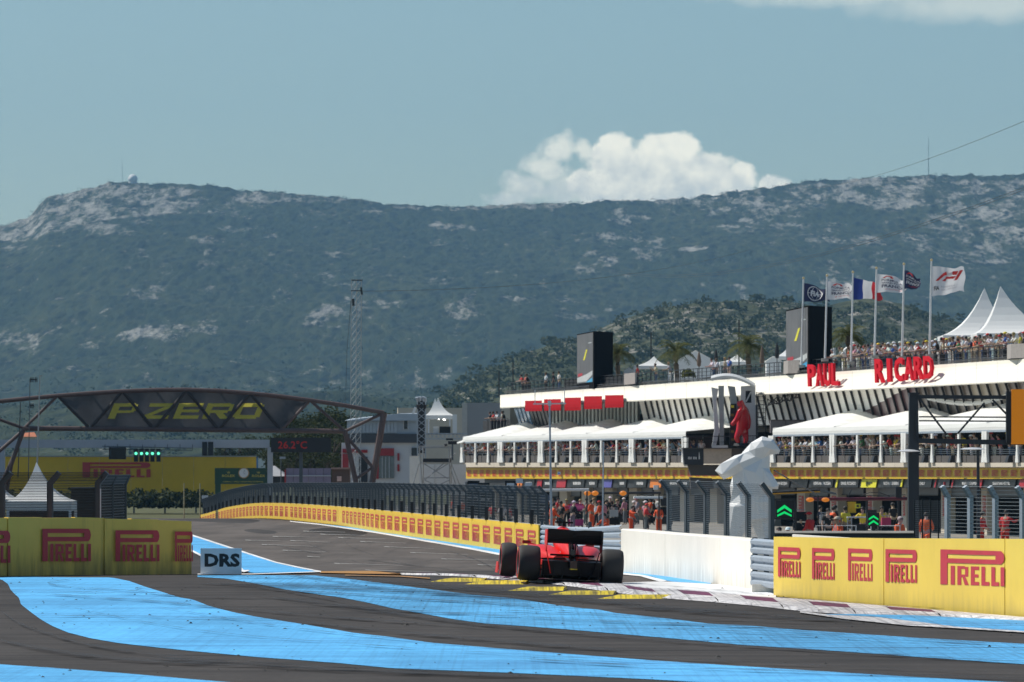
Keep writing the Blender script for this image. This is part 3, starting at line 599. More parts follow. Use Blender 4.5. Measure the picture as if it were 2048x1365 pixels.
for k, (s0, s1) in enumerate(zip(ss, ss[1:])):
    b = MB(); a, c = wall_pt(s0 + (.03 if k else 0)), wall_pt(s1 - .03); na, nc = wall_side(s0), wall_side(s1); h = WH + .008 * ((k * 7) % 3) / 3
    b.add([a + na * .02 + Vector((0, 0, .01)), c + nc * .02 + Vector((0, 0, .01)), c + nc * .02 + Vector((0, 0, h)), a + na * .02 + Vector((0, 0, h)), a + na * .06 + Vector((0, 0, .01)), c + nc * .06 + Vector((0, 0, .01)), c + nc * .06 + Vector((0, 0, h)), a + na * .06 + Vector((0, 0, h))],
          [(4, 5, 6, 7), (0, 3, 2, 1), (3, 7, 6, 2), (0, 1, 5, 4), (1, 2, 6, 5), (0, 4, 7, 3)])
    panels.append(b.build('advertising_board', m_yel, pw))
    sp, ln = 4.55, 2.9
    if s0 < 285:
        o = MB()
        for q in range(70):
            c0 = 1.0 + q * sp
            if not (s0 <= c0 + ln / 2 < s1): continue
            def fn(u, v, c0=c0):
                s = c0 + (1 - u) * ln; p = wall_pt(max(0, s)); n = wall_side(s); return p + n * (.075) + Vector((0, 0, .20 + .64 * v))
            logo(o, fn)
        if o.v: o.build('printed_logo', m_red_print, panels[-1])
def fence(name, label, base, height, hook, post_every, wires, mats, group=None, r_post=.05, wire_r=.006, rows_z=None, mesh_v=None, hooklen=.45, post_r2=None, hook_mesh=True):
    """catch fence along base points: posts with a bent top, level cables and upright mesh wires"""
    mp, mw = mats
    t = thing(name, label, 'fence', base[0], group)
    L_ = [0]
    for p, q in zip(base, base[1:]): L_.append(L_[-1] + (q - p).length)
    def at(s):
        for i in range(len(base) - 1):
            if s <= L_[i + 1] + 1e-6: return base[i].lerp(base[i + 1], (s - L_[i]) / max(1e-6, L_[i + 1] - L_[i]))
        return base[-1]
    n = max(1, round(L_[-1] / post_every)); up = Vector((0, 0, 1)); hk = Vector(hook)
    for i in range(n + 1):
        p = at(L_[-1] * i / n); b = MB(); top = p + up * (height - hooklen * .6)
        b.bar(p, top, r_post * 2, r_post * 2, up=hk); b.bar(top - up * r_post * .6, top + hk * hooklen + up * hooklen * .62, r_post * 1.9, r_post * 1.9)
        b.build('post', mp, t)
    ns = max(2, int(L_[-1] / 3)); b = MB(); rz = rows_z or [height * k / wires for k in range(wires + 1)]
    for z in rz:
        if z > height - hooklen * .6:
            if not hook_mesh: continue
            f = (z - (height - hooklen * .6)) / (hooklen * .6); dx = hk * hooklen * f; zz = height - hooklen * .6 + hooklen * .62 * f
        else: dx = hk * 0; zz = z
        for i in range(ns):
            a, c = at(L_[-1] * i / ns) + up * zz + dx, at(L_[-1] * (i + 1) / ns) + up * zz + dx
            b.bar(a, c, wire_r * 2, wire_r * 2)
    if mesh_v:
        k = int(L_[-1] / mesh_v)
        for i in range(k + 1):
            p = at(L_[-1] * i / k); b.bar(p, p + up * (height - hooklen * .6), wire_r * 1.3, wire_r * 1.3)
            if hook_mesh: b.bar(p + up * (height - hooklen * .6), p + hk * hooklen + up * (height - hooklen * .6 + hooklen * .62), wire_r * 1.3, wire_r * 1.3)
    tag(b.build('wire_mesh', mw, t), kind='stuff')
    return t
fb = [wall_pt(s) - wall_side(s) * .25 + Vector((0, 0, WH)) for s in [0.3] + list(range(6, 285, 6)) + [286.5]]
pf = fence('catch_fence', 'long grey catch fence with bent post tops above the yellow pit wall', fb, 1.3, (-.62, 0, 0), 3.0, 13, (m_post, m_wire), wire_r=.0062, mesh_v=.17)
foam = MB().box((-.05, 0, .25), (.13, .3, .5)).build('padding_block', m_black, pf, off=(0, 0, 0))
fl = wloc(pf)
for i in range(46):
    s = 2.5 + i * 6.1
    p = wall_pt(s) + Vector((0, 0, WH)) - fl
    if i == 0: foam.location = p - wloc(pf) * 0; 
    else: share(foam, pf, p)
foam.location = wall_pt(2.5) + Vector((0, 0, WH)) - fl
# guard rail closing the gap behind the racing car
gr = thing('guard_rail', 'grey corrugated guard rail in the gap behind the racing car', 'guard rail', Vector((1.1, 170, -.7)))
def rail(b, pts, z, h=.3):
    prof = [(0, -h / 2), (.05, -h * .35), (.05, -h * .18), (0, -h * .05), (0, h * .05), (.05, h * .18), (.05, h * .35), (0, h / 2)]
    rows = []
    for i, p in enumerate(pts):
        d = (pts[min(i + 1, len(pts) - 1)] - pts[max(i - 1, 0)]); d.z = 0; d.normalize(); n = Vector((-d.y, d.x, 0)) 
        if n.y > 0: n = -n
        rows.append([p + n * (a * 1.2) + Vector((0, 0, z + c)) for a, c in prof])
    b.grid(rows)
pts = [P(1084, 1080, 192), P(1130, 1084, 175), P(1180, 1085, 155), P(1244, 1080, 128)]
for p in pts: p.z = zt(p.y)
for k in range(3):
    b = MB(); rail(b, pts, .22 + k * .34); b.build('rail', m_galv, gr)
b = MB()
for p in pts[:-1]:
    b.bar(p + Vector((0, .12, -.2)), p + Vector((0, .12, 1.2)), .1, .1)
b.build('post', m_post, gr)
# white concrete wall
wa = [P(1242, 1136, 122), P(1330, 1152, 115), P(1440, 1166, 107), P(1512, 1176, 102.6)]
for p in wa: p.z = -.03
ww = thing('white_wall', 'white painted concrete wall right of the racing car', 'wall', wa[0])
tops = [1058, 1066, 1074, 1081]
for i in range(3):
    n = Vector((.982, .19, 0)); seg = []
    for p, t in ((wa[i], tops[i]), (wa[i + 1], tops[i + 1])):
        ztop = ZC - (t - YH) * p.y / F; e = (wa[i + 1] - wa[i]).normalized() * .012 * (1 if p is wa[i] else -1)
        seg.append([p + e + Vector((0, 0, -.4)), p + e + Vector((0, 0, ztop + .03 - .02)), p + e + n * .03 + Vector((0, 0, ztop + .03)), p + e + n * .38 + Vector((0, 0, ztop + .03)), p + e + n * .4 + Vector((0, 0, -1.9))])
    b = MB().grid(seg); b.poly(seg[0][::-1]); b.poly(seg[1]); b.build('wall_section', m_white_wall, ww)
# stacked guard rail between the white wall and the yellow board
er = thing('guard_rail', 'short stack of grey guard rail ends beside the yellow board', 'guard rail', P(1528, 1180, 101))
pts = [P(1507, 1175, 101.5), P(1530, 1176, 100.4), P(1562, 1180, 98.6)]
for p in pts: p.z = 0
for k in range(3):
    b = MB(); rail(b, pts, .24 + k * .29, .27); b.tube(pts[0] + Vector((0, -.02, .12 + k * .29)), pts[0] + Vector((0, -.02, .37 + k * .29)), .05, 8); b.build('rail', m_galv, er)
b = MB()
for p in pts[:2]: b.bar(p + Vector((.03, .12, -.3)), p + Vector((.03, .12, .97)), .09, .09)
b.build('post', m_post, er); b = MB().box(pts[1] + Vector((.0, .1, .08)), (.45, .12, .16)); b.build('base_block', m_white_wall, er)
# right yellow board, gently curved
def board(name, label, cat, base, tops, mat, thick=.10, joints=None, group=None):
    t = thing(name, label, cat, base[0], group); return t
RB = [(1547, 98.2, 1074), (1640, 95.4, 1075.5), (1760, 92.0, 1077), (1880, 88.6, 1077.5), (2048, 84.2, 1078.5), (2130, 82.2, 1079)]  # foot lowered so the board's mirage reflection is drawn as part of its shape
def rb(x, dz=0.0, frac=None, off=0.0):
    d = lerp_tab([(q[0], q[1]) for q in RB], x); ty = lerp_tab([(q[0], q[2]) for q in RB], x)
    X = (x - CX) * d / F; z = ZC - (ty - YH) * d / F
    return Vector((X - off * .86, d - off * .5, (z * frac if frac is not None else dz)))
yb = thing('advertising_wall', 'bright yellow curved board wall with five red tyre logos at right', 'advertising wall', rb(1800, 0))
jx = [1547, 1629, 1698, 1768, 1800, 1878, 2010, 2130]
for i, (a, c) in enumerate(zip(jx, jx[1:])):
    b = MB(); n = 5; o = .004 * (i % 3); rows = []
    for k in range(n + 1):
        x = a + (.35 if k == 0 else 0) + (c - a - (.35 if k == 0 else 0)) * k / n; bow = .006 * math.sin(math.pi * k / n)
        rows.append([rb(x, 0, -.1, o + bow - .16), rb(x, 0, 1.0, o + bow - .16), rb(x, 0, 1.0, o + bow), rb(x, 0, .5, o + bow + .004), rb(x, 0, .0, o + bow), rb(x, 0, -.1, o + bow)])
    b.grid(rows); b.poly(rows[0]); b.poly(rows[-1]); b.build('board_panel', m_yel_pale, yb)
for (xa, xb, y0, y1) in [(1558, 1602.5, 1094, 1153.5), (1626, 1671, 1096, 1158), (1698, 1747, 1097, 1161), (1773, 1836, 1098.5, 1164), (1883, 2011, 1099, 1169)]:
    b = MB()
    def fn(u, v):
        x = xa + (xb - xa) * u; top = lerp_tab([(q[0], q[2]) for q in RB], x); d = lerp_tab([(q[0], q[1]) for q in RB], x); bot = YH + ZC * F / d
        f = 1 - ((y0 + (y1 - y0) * (1 - v)) + (4 if xb - xa > 100 else 2) * u - top) / (bot - top); p = rb(x, 0, f, .022); return p
    logo(b, fn); b.build('printed_logo', m_red_print2, yb)
# left board, seen from its shaded side
LBP = [(-90, 114.6), (0, 116.0), (90, 117.0), (200, 118.0), (300, 118.6), (383, 119.2)]
def lb(x, z, off=0):
    d = lerp_tab(LBP, x); return Vector(((x - CX) * d / F + off * .5, d - off * .86, z))
lt = [(-90, 1036), (0, 1036.5), (150, 1036), (300, 1040), (383, 1043)]
ly = thing('advertising_wall', 'shaded olive yellow board wall with dark red tyre logos at left', 'advertising wall', lb(200, 0))
jx = [-90, 15, 83, 150, 208, 262, 316, 383]
for i, (a, c) in enumerate(zip(jx, jx[1:])):
    rows = []
    for k in range(5):
        x = a + (.4 if k == 0 else 0) + (c - a - .4 * (k == 0)) * k / 4; d = lerp_tab(LBP, x); zt_ = ZC - (lerp_tab(lt, x) - YH) * d / F + .012 * (i % 2); bow = .035 * math.sin(math.pi * k / 4) * (1 if i % 2 else -.4) + .012 * ((i * 5) % 3)
        rows.append([lb(x, -.1, bow - .2), lb(x, zt_, bow - .2), lb(x, zt_, bow), lb(x, -.1, bow)])
    b = MB().grid(rows); b.poly(rows[0]); b.poly(rows[-1]); b.build('board_panel', m_yel_olive, ly)
for (xa, xb, y0, y1, um) in [(-78, 18, 1062, 1126, 1), (82, 179, 1058, 1123, 1), (228, 316, 1061, 1123, 1), (347, 443, 1063.5, 1123, .375)]:
    b = MB()
    def fn(u, v):
        x = min(382.6, xa + (xb - xa) * (u if um == 1 else u * .62)); 
        if um != 1: x = xa + (382.6 - xa) * u
        d = lerp_tab(LBP, x); return lb(x, ZC - ((y0 + (y1 - y0) * (1 - v)) - YH) * d / F, .07)
    logo(b, fn); b.build('printed_logo', m_red_print2, ly)
# DRS marker board
p0 = P(401, 1150, 117.2); p0.z = 0
t = thing('marker_board', 'white marker board with black letters DRS standing beside the left board', 'sign', p0)
hw = 82 * 117.2 / F; b = MB().box(p0 + Vector((hw / 2, .03, .275)), (hw, .06, .55)); b.build('panel', m_steel_w, t)
b = MB(); lettering(b, 'DRS', plane_fn(p0 + Vector((hw * .10, -.006, .17)), (hw * .86, 0, 0), (0, 0, .27)), .045); b.build('lettering', m_black, t)
b = MB(); b.bar(p0 + Vector((.12, .08, 0)), p0 + Vector((.12, .08, .5)), .04); b.bar(p0 + Vector((hw - .12, .08, 0)), p0 + Vector((hw - .12, .08, .5)), .04); b.build('foot', m_post, t)
# fence behind the white wall, posts bent towards the track
def line_pts(pl, z): return [Vector(((x - CX) * d / F, d, z)) for x, d in pl]
fence('catch_fence', 'see-through catch fence with dark bent posts in front of the white bear statue', line_pts([(1338, 124), (1440, 112), (1543, 101.6)], .75), 1.18, (-.52, -.25, 0), 4.3, 30, (m_post, m_wire_b2), wire_r=.0026, mesh_v=.25, r_post=.042, hooklen=.36)
b = MB(); 
for (x0, d0), (x1, d1) in (((1335, 124.4), (1543, 101.9)),): b.bar(Vector(((x0 - CX) * d0 / F, d0, .78)), Vector(((x1 - CX) * d1 / F, d1, .78)), .12, .12)
tag(b.build('fence_sill', m_post), 'dark steel beam along the foot of the see-through fence', 'beam')
# heavy fence behind the yellow board at right
fence('catch_fence', 'grey catch fence with wavy bright cables at the right edge behind the yellow board', line_pts([(1895, 96), (1940, 95), (1990, 94), (2045, 93), (2100, 92)], .98), .92, (-.40, -.25, 0), 1.0, 15, (m_galv, m_wire_b), wire_r=.0036, r_post=.038, hooklen=.25)
fence('mesh_fence', 'fine dark mesh fence panel between the gantry post and the right catch fence', line_pts([(1829, 99), (1893, 98)], .95), .72, (0, 0, 0), .28, 22, (m_post_d, m_wire), wire_r=.0025, r_post=.012, hooklen=.01, hook_mesh=False)
# dark barrier in front of the pit lane at right
p, q = P(1543, 1066, 112), P(1828, 1066, 108); b = MB()
b.obox((p + q) / 2 + Vector((0, .2, -.72)), (q - p) / 2, (0, .2, 0), (0, 0, .72)); o = b.build('barrier', m_post_d)
tag(o, 'dark pit exit barrier behind the yellow board', 'barrier')
b = MB().obox((p + q) / 2 + Vector((0, .15, .012)), (q - p) / 2, (0, .27, 0), (0, 0, .018)); b.build('coping', m_conc, o)
b = MB(); a, c = P(1586, 1069, 104), P(1700, 1076, 101); b.obox((a + c) / 2 + Vector((0, 0, -.5)), (c - a) / 2, (.02, .12, 0), (0, 0, .5)); tag(b.build('low_wall', m_white_wall), 'low white wall end peeping over the yellow board', 'wall')
# left fence group, behind the left board
fence('catch_fence', 'dark catch fence with thick bent posts in front of the white tent at left', line_pts([(-95, 119.2), (4, 120.4), (100, 121.6), (196, 122.8)], 1.08), 1.02, (.62, -.1, 0), 1.6, 18, (m_post, m_wire_d), wire_r=.0046, mesh_v=.030, r_post=.058, hooklen=.32)
fence('catch_fence', 'dense dark end section of the left fence with its mesh folded over', line_pts([(196, 122.8), (222, 125), (250, 127.5)], 1.06), .98, (.30, -.16, 0), 2.4, 16, (m_post_d, m_wire_d), wire_r=.007, mesh_v=.04, r_post=.03, hooklen=.34)
b = MB(); p = P(201, 1037, 122.4); b.bar(p, P(201, 978, 122.4), .022); tag(b.build('marker_pole', m_steel_w), 'thin white pole beside the dense end of the left fence', 'pole')
b = MB(); p = P(247, 1040, 127.4)
for k in range(9): 
    c = P(243, 1034 - k * 8, 127.2); b.lathe([(.03, -.02), (.055, 0), (.03, .02)], c, (0, 0, 1), 8); b.bar(c, c + Vector((-.06, 0, .05)), .02)
tag(b.build('fence_end_clamps', m_wire_b), 'bright cable clamps up the end post of the left fence', 'clamps')
# second, farther rail fence at left
fence('rail_fence', 'low dark tube railing with short posts behind the left catch fence', line_pts([(-60, 150), (45, 150), (140, 150), (225, 150)], -.3), 1.05, (0, 0, 0), 1.25, 3, (m_post_d, m_post_d), wire_r=.018, r_post=.05, hooklen=.01, hook_mesh=False)
# ---------------------------------------------------------------- footbridge, gantries, boards and buildings beyond the straight
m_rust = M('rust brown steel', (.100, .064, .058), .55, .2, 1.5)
m_rust_d = M('rust steel with painted shade', (.030, .022, .022), .6, .2, 1.5)  # diagonals at the banner: their shadow tone is put into the colour
m_banner = M('dark grey banner mesh', (.075, .077, .085), .7, .25, .6, trans=.4)
m_byel = M('banner yellow', (1.0, .88, .15), .6, .04, 2, trans=.6)
D0, D1 = 450.0, 453.2
br = thing('footbridge', 'rust brown steel truss bridge over the straight carrying a dark banner', 'bridge', P(380, 975, D0))
TOP = [(-130, 822), (-60, 811), (0, 803), (55, 797.5), (115, 792), (180, 787), (245, 783), (310, 780.5), (373, 780), (437, 782), (500, 787), (562, 793.5), (620, 801), (690, 811.5), (768, 826)]
BN = [48, 180, 308, 437, 562, 690]; TN = [-75, 115, 245, 373, 500, 620, 768]
byx = lambda x: lerp_tab([(48, 857), (308, 859), (690, 863)], x)
tyx = lambda x: lerp_tab(TOP, x)
for D in (D0, D1):
    b = MB().path([P(x, y, D) for x, y in TOP], .17, 8); b.build('top_chord', m_rust, br)
    b = MB().path([P(48, 857, D), P(308, 859, D), P(690, 863, D)], .19, 8); b.build('bottom_chord', m_rust, br)
    seq = [(-75, tyx(-75))]
    for k in range(6): seq += [(BN[k], byx(BN[k])), (TN[k + 1], tyx(TN[k + 1]))]
    for (xa, ya), (xb, yb) in zip(seq, seq[1:]):
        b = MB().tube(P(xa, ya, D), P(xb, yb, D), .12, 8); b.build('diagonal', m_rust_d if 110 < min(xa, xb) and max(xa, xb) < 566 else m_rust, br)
for x in TN + [180, 310, 437, 562]: MB().tube(P(x, tyx(x), D0), P(x, tyx(x), D1), .08, 6).build('cross_bar', m_rust, br)
for x in BN: MB().tube(P(x, byx(x), D0), P(x, byx(x), D1), .08, 6).build('cross_bar', m_rust, br)
b = MB().box((P(48, 858, 451.6) + P(690, 861, 451.6)) / 2 + Vector((0, 0, -.05)), (25, 2.6, .12)); b.build('walkway', m_rust, br)
# legs
for D in (D0, D1):
    for (xa, ya, xb, yb, r) in [(768, 826, 741, 985, .26), (690, 863, 716, 985, .20), (692, 872, 746, 936, .13), (712, 958, 747, 934, .11), (48, 857, 22, 930, .18), (22, 930, 8, 1010, .18), (48, 860, -30, 928, .14), (30, 905, 5, 960, .10)]:
        MB().tube(P(xa, ya, D), P(xb, yb, D), r, 8).build('leg' if r > .15 else 'brace', m_rust, br)
# banner stretched between the two trusses, behind the front diagonals
bn = []
for i in range(33):
    x = 122 + (618 - 122) * i / 32; ty = tyx(x) + 3.2 + .8 * math.sin(i * 1.3); lo = byx(x) - 1.5
    if x < 182: lo = ty + (lo - ty) * max(.02, (x - 120) / 62)
    if x > 562: lo = ty + (lo - ty) * max(.02, (620 - x) / 58)
    bn.append([P(x, ty + (lo - ty) * k / 6, D0 + .30 + .10 * math.sin(i * .9 + k * .7) + .06 * math.sin(i * 2.3)) for k in range(7)])
bo = MB().grid(bn).build('banner', m_banner, smooth=True)
tag(bo, 'dark grey banner reading P ZERO in yellow on the footbridge', 'banner')
bb = MB()
def para(x0, x1, y0, y1): return None
SL = .42
def zl(x, y): return P(x + (822.5 - y) * SL, y, D0 + .06)
H0, H1 = 807, 838
def rect(a, c, d, e): bb.poly([zl(a, e), zl(c, e), zl(c, d), zl(a, d)])
def letter(x, segs):
    for a, c, d, e in segs: rect(x + a, x + c, H0 + (H1 - H0) * d, H0 + (H1 - H0) * e)
letter(222, [(0, 14, .22, 1), (0, 44, 0, .22), (40, 49, .08, .5), (14, 40, .46, .62), (40, 46, .5, .58)])
letter(292, [(2, 50, 0, .22), (0, 50, .78, 1)]); bb.poly([zl(292 + 34, H0 + 7), zl(292 + 50, H0 + 7), zl(292 + 16, H1 - 7), zl(292 + 0, H1 - 7)])
letter(352, [(0, 12, 0, 1), (12, 50, 0, .22), (12, 46, .40, .58), (12, 50, .78, 1)])
letter(410, [(0, 12, 0, 1), (12, 46, 0, .22), (46, 53, .06, .5), (12, 46, .44, .62)]); bb.poly([zl(410 + 22, H0 + 19.3), zl(410 + 38, H0 + 19.3), zl(410 + 54, H1), zl(410 + 36, H1)])
letter(470, [(0, 13, .10, .9), (5, 48, 0, .10), (13, 42, .10, .24), (42, 54, .10, .9), (13, 42, .76, .9), (5, 48, .9, 1)])
bb.build('lettering', m_byel, bo)
# grandstand-like start gantry beam with the start lights
m_gantry = M('grey painted gantry', (.42, .45, .50), .5, .06, 1)
gt = thing('start_gantry', 'long grey gantry beam with posts spanning the straight behind the bridge', 'gantry', P(300, 945, 500))
b = MB().box((P(0, 886, 500) + P(545, 890, 500)) / 2 + Vector((-.4, .3, 0)), (24.2, .6, .72)); b.build('beam', m_gantry, gt)
for x in (4, 540): MB().box((P(x, 893, 500) + P(x, 1020, 500)) / 2 + Vector((0, .3, 0)), (.46, .6, 5.4)).build('post', m_gantry, gt)
b = MB(); b.bar(P(205, 893, 499.6), P(385, 897, 499.6), .07); b.bar(P(205, 899, 499.6), P(385, 901, 499.6), .07)
for x in range(210, 386, 25): b.bar(P(x, 889, 499.6), P(x, 901, 499.6), .05)
b.build('light_rail', m_post, gt)
m_led_green = EM('green start light', (.16, 1.0, .62), 1.3)
for i, x in enumerate((272, 283, 294, 305, 317)):
    t = thing('start_light', ['leftmost', 'second from the left', 'middle', 'fourth from the left', 'rightmost'][i] + ' black start light glowing green on the gantry', 'signal light', P(x, 924, 499), 'row of green start lights on the gantry')
    MB().box((P(x, 898, 499) + P(x, 924, 499)) / 2, (.36, .3, 1.15)).build('housing', m_black, t)
    MB().lathe([(.001, .0), (.13, .0), (.13, .05)], P(x, 907.5, 498.84), (0, -1, 0), 12).build('lamp', m_led_green, t)
    MB().lathe([(.001, .0), (.11, .0), (.11, .03)], P(x, 917.5, 498.84), (0, -1, 0), 10).build('unlit_lamp', m_black, t)
t = thing('light_box', 'large black panel box hanging left of the green start lights', 'signal box', P(235, 919, 499)); MB().box((P(218, 895, 499) + P(252, 919, 499)) / 2, (1.5, .3, 1.06)).build('housing', m_black, t)
MB().box(P(235, 907, 498.83), (1.34, .02, .92)).build('screen', M('unlit screen', (.006, .006, .008), .25), t)
for i, x in enumerate((409.5, 421.5)):
    t = thing('loudspeaker', ('left' if i == 0 else 'right') + ' one of two black loudspeakers hanging under the gantry beam', 'loudspeaker', P(x, 912, 499), 'pair of loudspeakers under the gantry'); MB().box((P(x, 884, 499) + P(x, 912, 499)) / 2, (.45, .4, 1.22)).build('cabinet', m_black, t); MB().box((P(x, 888, 498.79) + P(x, 908, 498.79)) / 2, (.36, .02, .9)).build('grille', m_post_d, t)
# temperature display
t = thing('temperature_display', 'black digital display board reading 26.2 degrees in red', 'display', P(602, 905, 498)); MB().box((P(542, 877, 498) + P(662, 904, 498)) / 2, (5.25, .5, 1.28)).build('housing', m_black, t)
b = MB(); lettering(b, '26.2°C', plane_fn(P(556, 897.5, 497.72), (58 * 498 / F, 0, 0), (0, 0, 15 * 498 / F)), .01); b.build('lettering', EM('red display segments', (1, .03, .015), .055), t)
MB().box(P(602, 938, 498.6), (.3, .3, 3)).build('post', m_post, t)
# far yellow advertising wall
m_yfar = M('far yellow board', (.76, .44, .012), .6, .10, .2)
t = thing('advertising_wall', 'huge flat yellow advertising wall far behind the start gantry', 'advertising wall', P(262, 992, 690))
k = 690 / F; n = 8
for i in range(n):
    xa, xb = 10 + 503 * i / n, 10 + 503 * (i + 1) / n; MB().box((P(xa, 914, 690) + P(xb, 991, 690)) / 2 + Vector((0, .2 + .03 * (i % 2), 0)), ((xb - xa) * k - .04, .3, 77 * k)).build('board_panel', m_yfar, t)
MB().box((P(10, 913, 690) + P(513, 913, 690)) / 2 + Vector((0, .2, 0)), (503 * k, .5, .12)).build('top_edge', m_conc, t)
MB().box((P(513, 914, 689.9) + P(517, 940, 689.9)) / 2 + Vector((.0, .2, 0)), (4 * k, .36, 26 * k)).build('blue_edge', M('blue board edge', (.03, .18, .42), .5), t)
b = MB(); logo(b, plane_fn(P(165, 955, 689.9), (136 * k, 0, 0), (0, 0, 30 * k))); b.build('printed_logo', m_red_print, t)
for x in range(20, 520, 62): MB().bar(P(x, 990, 690.6), P(x, 1032, 690.6), .2).build('post', m_post, t)
t = thing('white_cabin', 'small white cabin at the right end of the far yellow wall', 'cabin', P(521, 940, 689)); MB().box((P(517, 916, 690) + P(530, 942, 690)) / 2, (13 * k, 2, 26 * k)).build('wall', m_steel_w, t); MB().box(P(523, 915.5, 690), (14 * k, 2.2, .1)).build('roof', m_conc, t)
# clock portal
m_green = M('dark green board', (.008, .055, .028), .4, .1, 1)
m_gold = M('gold lettering', (.55, .45, .06), .4, .05, 4)
DR = 560; k = DR / F
t = thing('clock_portal', 'dark green clock portal with gold crowns and lettering', 'portal', P(484, 1000, DR))
MB().box((P(430, 937, DR) + P(537, 968, DR)) / 2, (107 * k, .8, 32 * k)).build('beam', m_green, t)
for x in (436, 533): MB().box((P(x, 968, DR) + P(x, 1012, DR)) / 2, (11 * k, .8, 44 * k)).build('post', m_green, t)
MB().lathe([(.001, 0), (.44, 0), (.47, .04), (.47, .2)], P(487.5, 946.5, DR - .62), (0, 1, 0), 24).build('clock_face', M('clock face', (.75, .76, .78), .4, .02), t)
MB().lathe([(.45, -.03), (.53, -.03), (.53, .2), (.45, .2)], P(487.5, 946.5, DR - .62), (0, 1, 0), 24).build('clock_rim', M('brass rim', (.45, .28, .1), .35, .1), t)
b = MB(); c = P(487.5, 946.5, DR - .64); b.bar(c, c + Vector((.1, 0, .28)), .05, .02); b.bar(c, c + Vector((.16, 0, -.12)), .05, .02); b.build('clock_hands', m_black, t)
b = MB()
for x in (444, 504): lettering(b, 'ROLEX', plane_fn(P(x, 954.5, DR - .42), (26 * k, 0, 0), (0, 0, 5.0 * k)), .02)
lettering(b, 'FORMULA 1 PIRELLI GRAND PRIX DE FRANCE', plane_fn(P(446, 965, DR - .42), (80 * k, 0, 0), (0, 0, 2.4 * k)), .01)
for x in (457, 517):
    for j in range(-2, 3): b.poly([P(x + j * .8 - .5, 947, DR - .42), P(x + j * .8 + .5, 947, DR - .42), P(x + j * 2.0, 941.5 + abs(j) * .6, DR - .42)])
b.build('lettering', m_gold, t)
# lattice mast
t = thing('lattice_mast', 'tall slender galvanised lattice mast rising above the bridge end', 'mast', P(711, 975, 520)); m_mast = M('mast steel', (.34, .36, .37), .5, .1, 1)
A = [P(703, 559, 520), P(723, 559, 520), P(713, 559, 520.8)]; B_ = [P(700, 985, 520), P(721, 985, 520), P(711, 985, 520.8)]
for a, c in zip(A, B_): MB().tube(a, c, .04, 6).build('leg', m_mast, t)
b = MB(); n = 30
for i in range(n):
    for j in range(3):
        p = A[j].lerp(B_[j], i / n); q = A[(j + 1) % 3].lerp(B_[(j + 1) % 3], (i + 1) / n); r = A[(j + 1) % 3].lerp(B_[(j + 1) % 3], i / n)
        b.bar(q, p, .028); b.bar(p, r, .024)
b.build('lattice', m_mast, t)
b = MB(); b.bar(P(703, 561, 519.9), P(725, 561, 519.9), .1); b.bar(P(702, 582, 519.9), P(725, 582, 519.9), .09); b.path([P(722, 575, 519.8), P(724, 590, 519.8)], .1, 6); b.path([P(706, 598, 519.7), P(707, 612, 519.7)], .12, 6); b.build('bracket', m_post_d, t)
b = MB().path([P(702, 600, 520), P(694, 700, 520), P(690, 830, 520)], .02, 4); tag(b.build('guy_wire', m_post_d), 'thin guy wire hanging left of the lattice mast', 'wire')
# antennas at left
def pole(name, label, x, y0, y1, d, r, cat='pole', mat=m_post, x2=None): 
    b = MB().tube(P(x2 if x2 else x, y1, d), P(x, y0, d), r, 6, r * .7); o = b.build(name, mat); tag(o, label, cat); return o
o = pole('antenna_mast', 'tall pale antenna mast standing right of two others at left', 80, 751, 1010, 300, .05, 'antenna', m_wire_b, 72); MB().bar(P(82, 752, 300), P(85, 752, 300), .06).build('tip', m_wire_b, o)
o = pole('antenna_mast', 'antenna mast with two small horizontal yagi arrays at left', 60, 757, 1010, 300, .03, 'antenna', m_post, 56)
for y in (759, 811):
    b = MB(); b.bar(P(60, y, 300), P(74 if y < 800 else 68, y + 1, 300), .06)
    for x in (62, 66, 71, 74)[:4 if y < 800 else 2]: b.bar(P(x, y - 4, 300), P(x, y + 6, 300), .045)
    b.build('yagi_array', m_post_d, o)
pole('antenna_mast', 'thin dark mast left of the antenna pair', 41, 805, 955, 300, .035, 'antenna', m_post_d, 36)
# orange roofed house far away
t = thing('house', 'small distant house with an orange tiled roof at the foot of the mountain', 'house', P(58, 885, 1400)); k = 1400 / F
MB().box((P(46, 874, 1400) + P(72, 884, 1400)) / 2, (26 * k, 3, 12 * k)).build('wall', M('house wall', (.5, .45, .36), .8), t)
MB().add([P(44, 874, 1398), P(74, 874, 1398), P(69, 865, 1400), P(50, 866, 1400), P(44, 874, 1402), P(74, 874, 1402)], [(0, 1, 2, 3), (4, 3, 2, 5), (0, 3, 4), (1, 5, 2)]).build('roof', M('orange tiles', (.50, .16, .07), .8), t)
# race control building: white lower block, grey upper storey
m_wht = M('white cladding', (.62, .63, .64), .5, .05, .5); m_blug = M('blue grey cladding', (.36, .42, .48), .5, .06, .8); m_glass = M('dark glass', (.03, .04, .05), .12, .1, 1)
m_redp = M('red panel', (.33, .02, .025), .5, .1, 1)
D = 540; k = D / F
rc = thing('control_building', 'white control building with red panels and grey upper storey behind the bridge leg', 'building', P(760, 985, D))
def bx(nm, x0, y0, x1, y1, m, dep=6.0, dd=0.0, par=rc, D=D):
    k = D / F; a, c = P(x0, y0, D + dd), P(x1, y1, D + dd); return MB().box((a + c) / 2 + Vector((0, dep / 2, 0)), (abs(c.x - a.x), dep, abs(c.z - a.z))).build(nm, m, par)
bx('wall', 683, 886, 835, 992, m_wht); bx('roof_band', 697, 868, 838, 886, M('dark band', (.05, .055, .065), .5), 7, -.4)
bx('upper_storey', 694, 841, 836, 868, m_blug, 7, -.2)
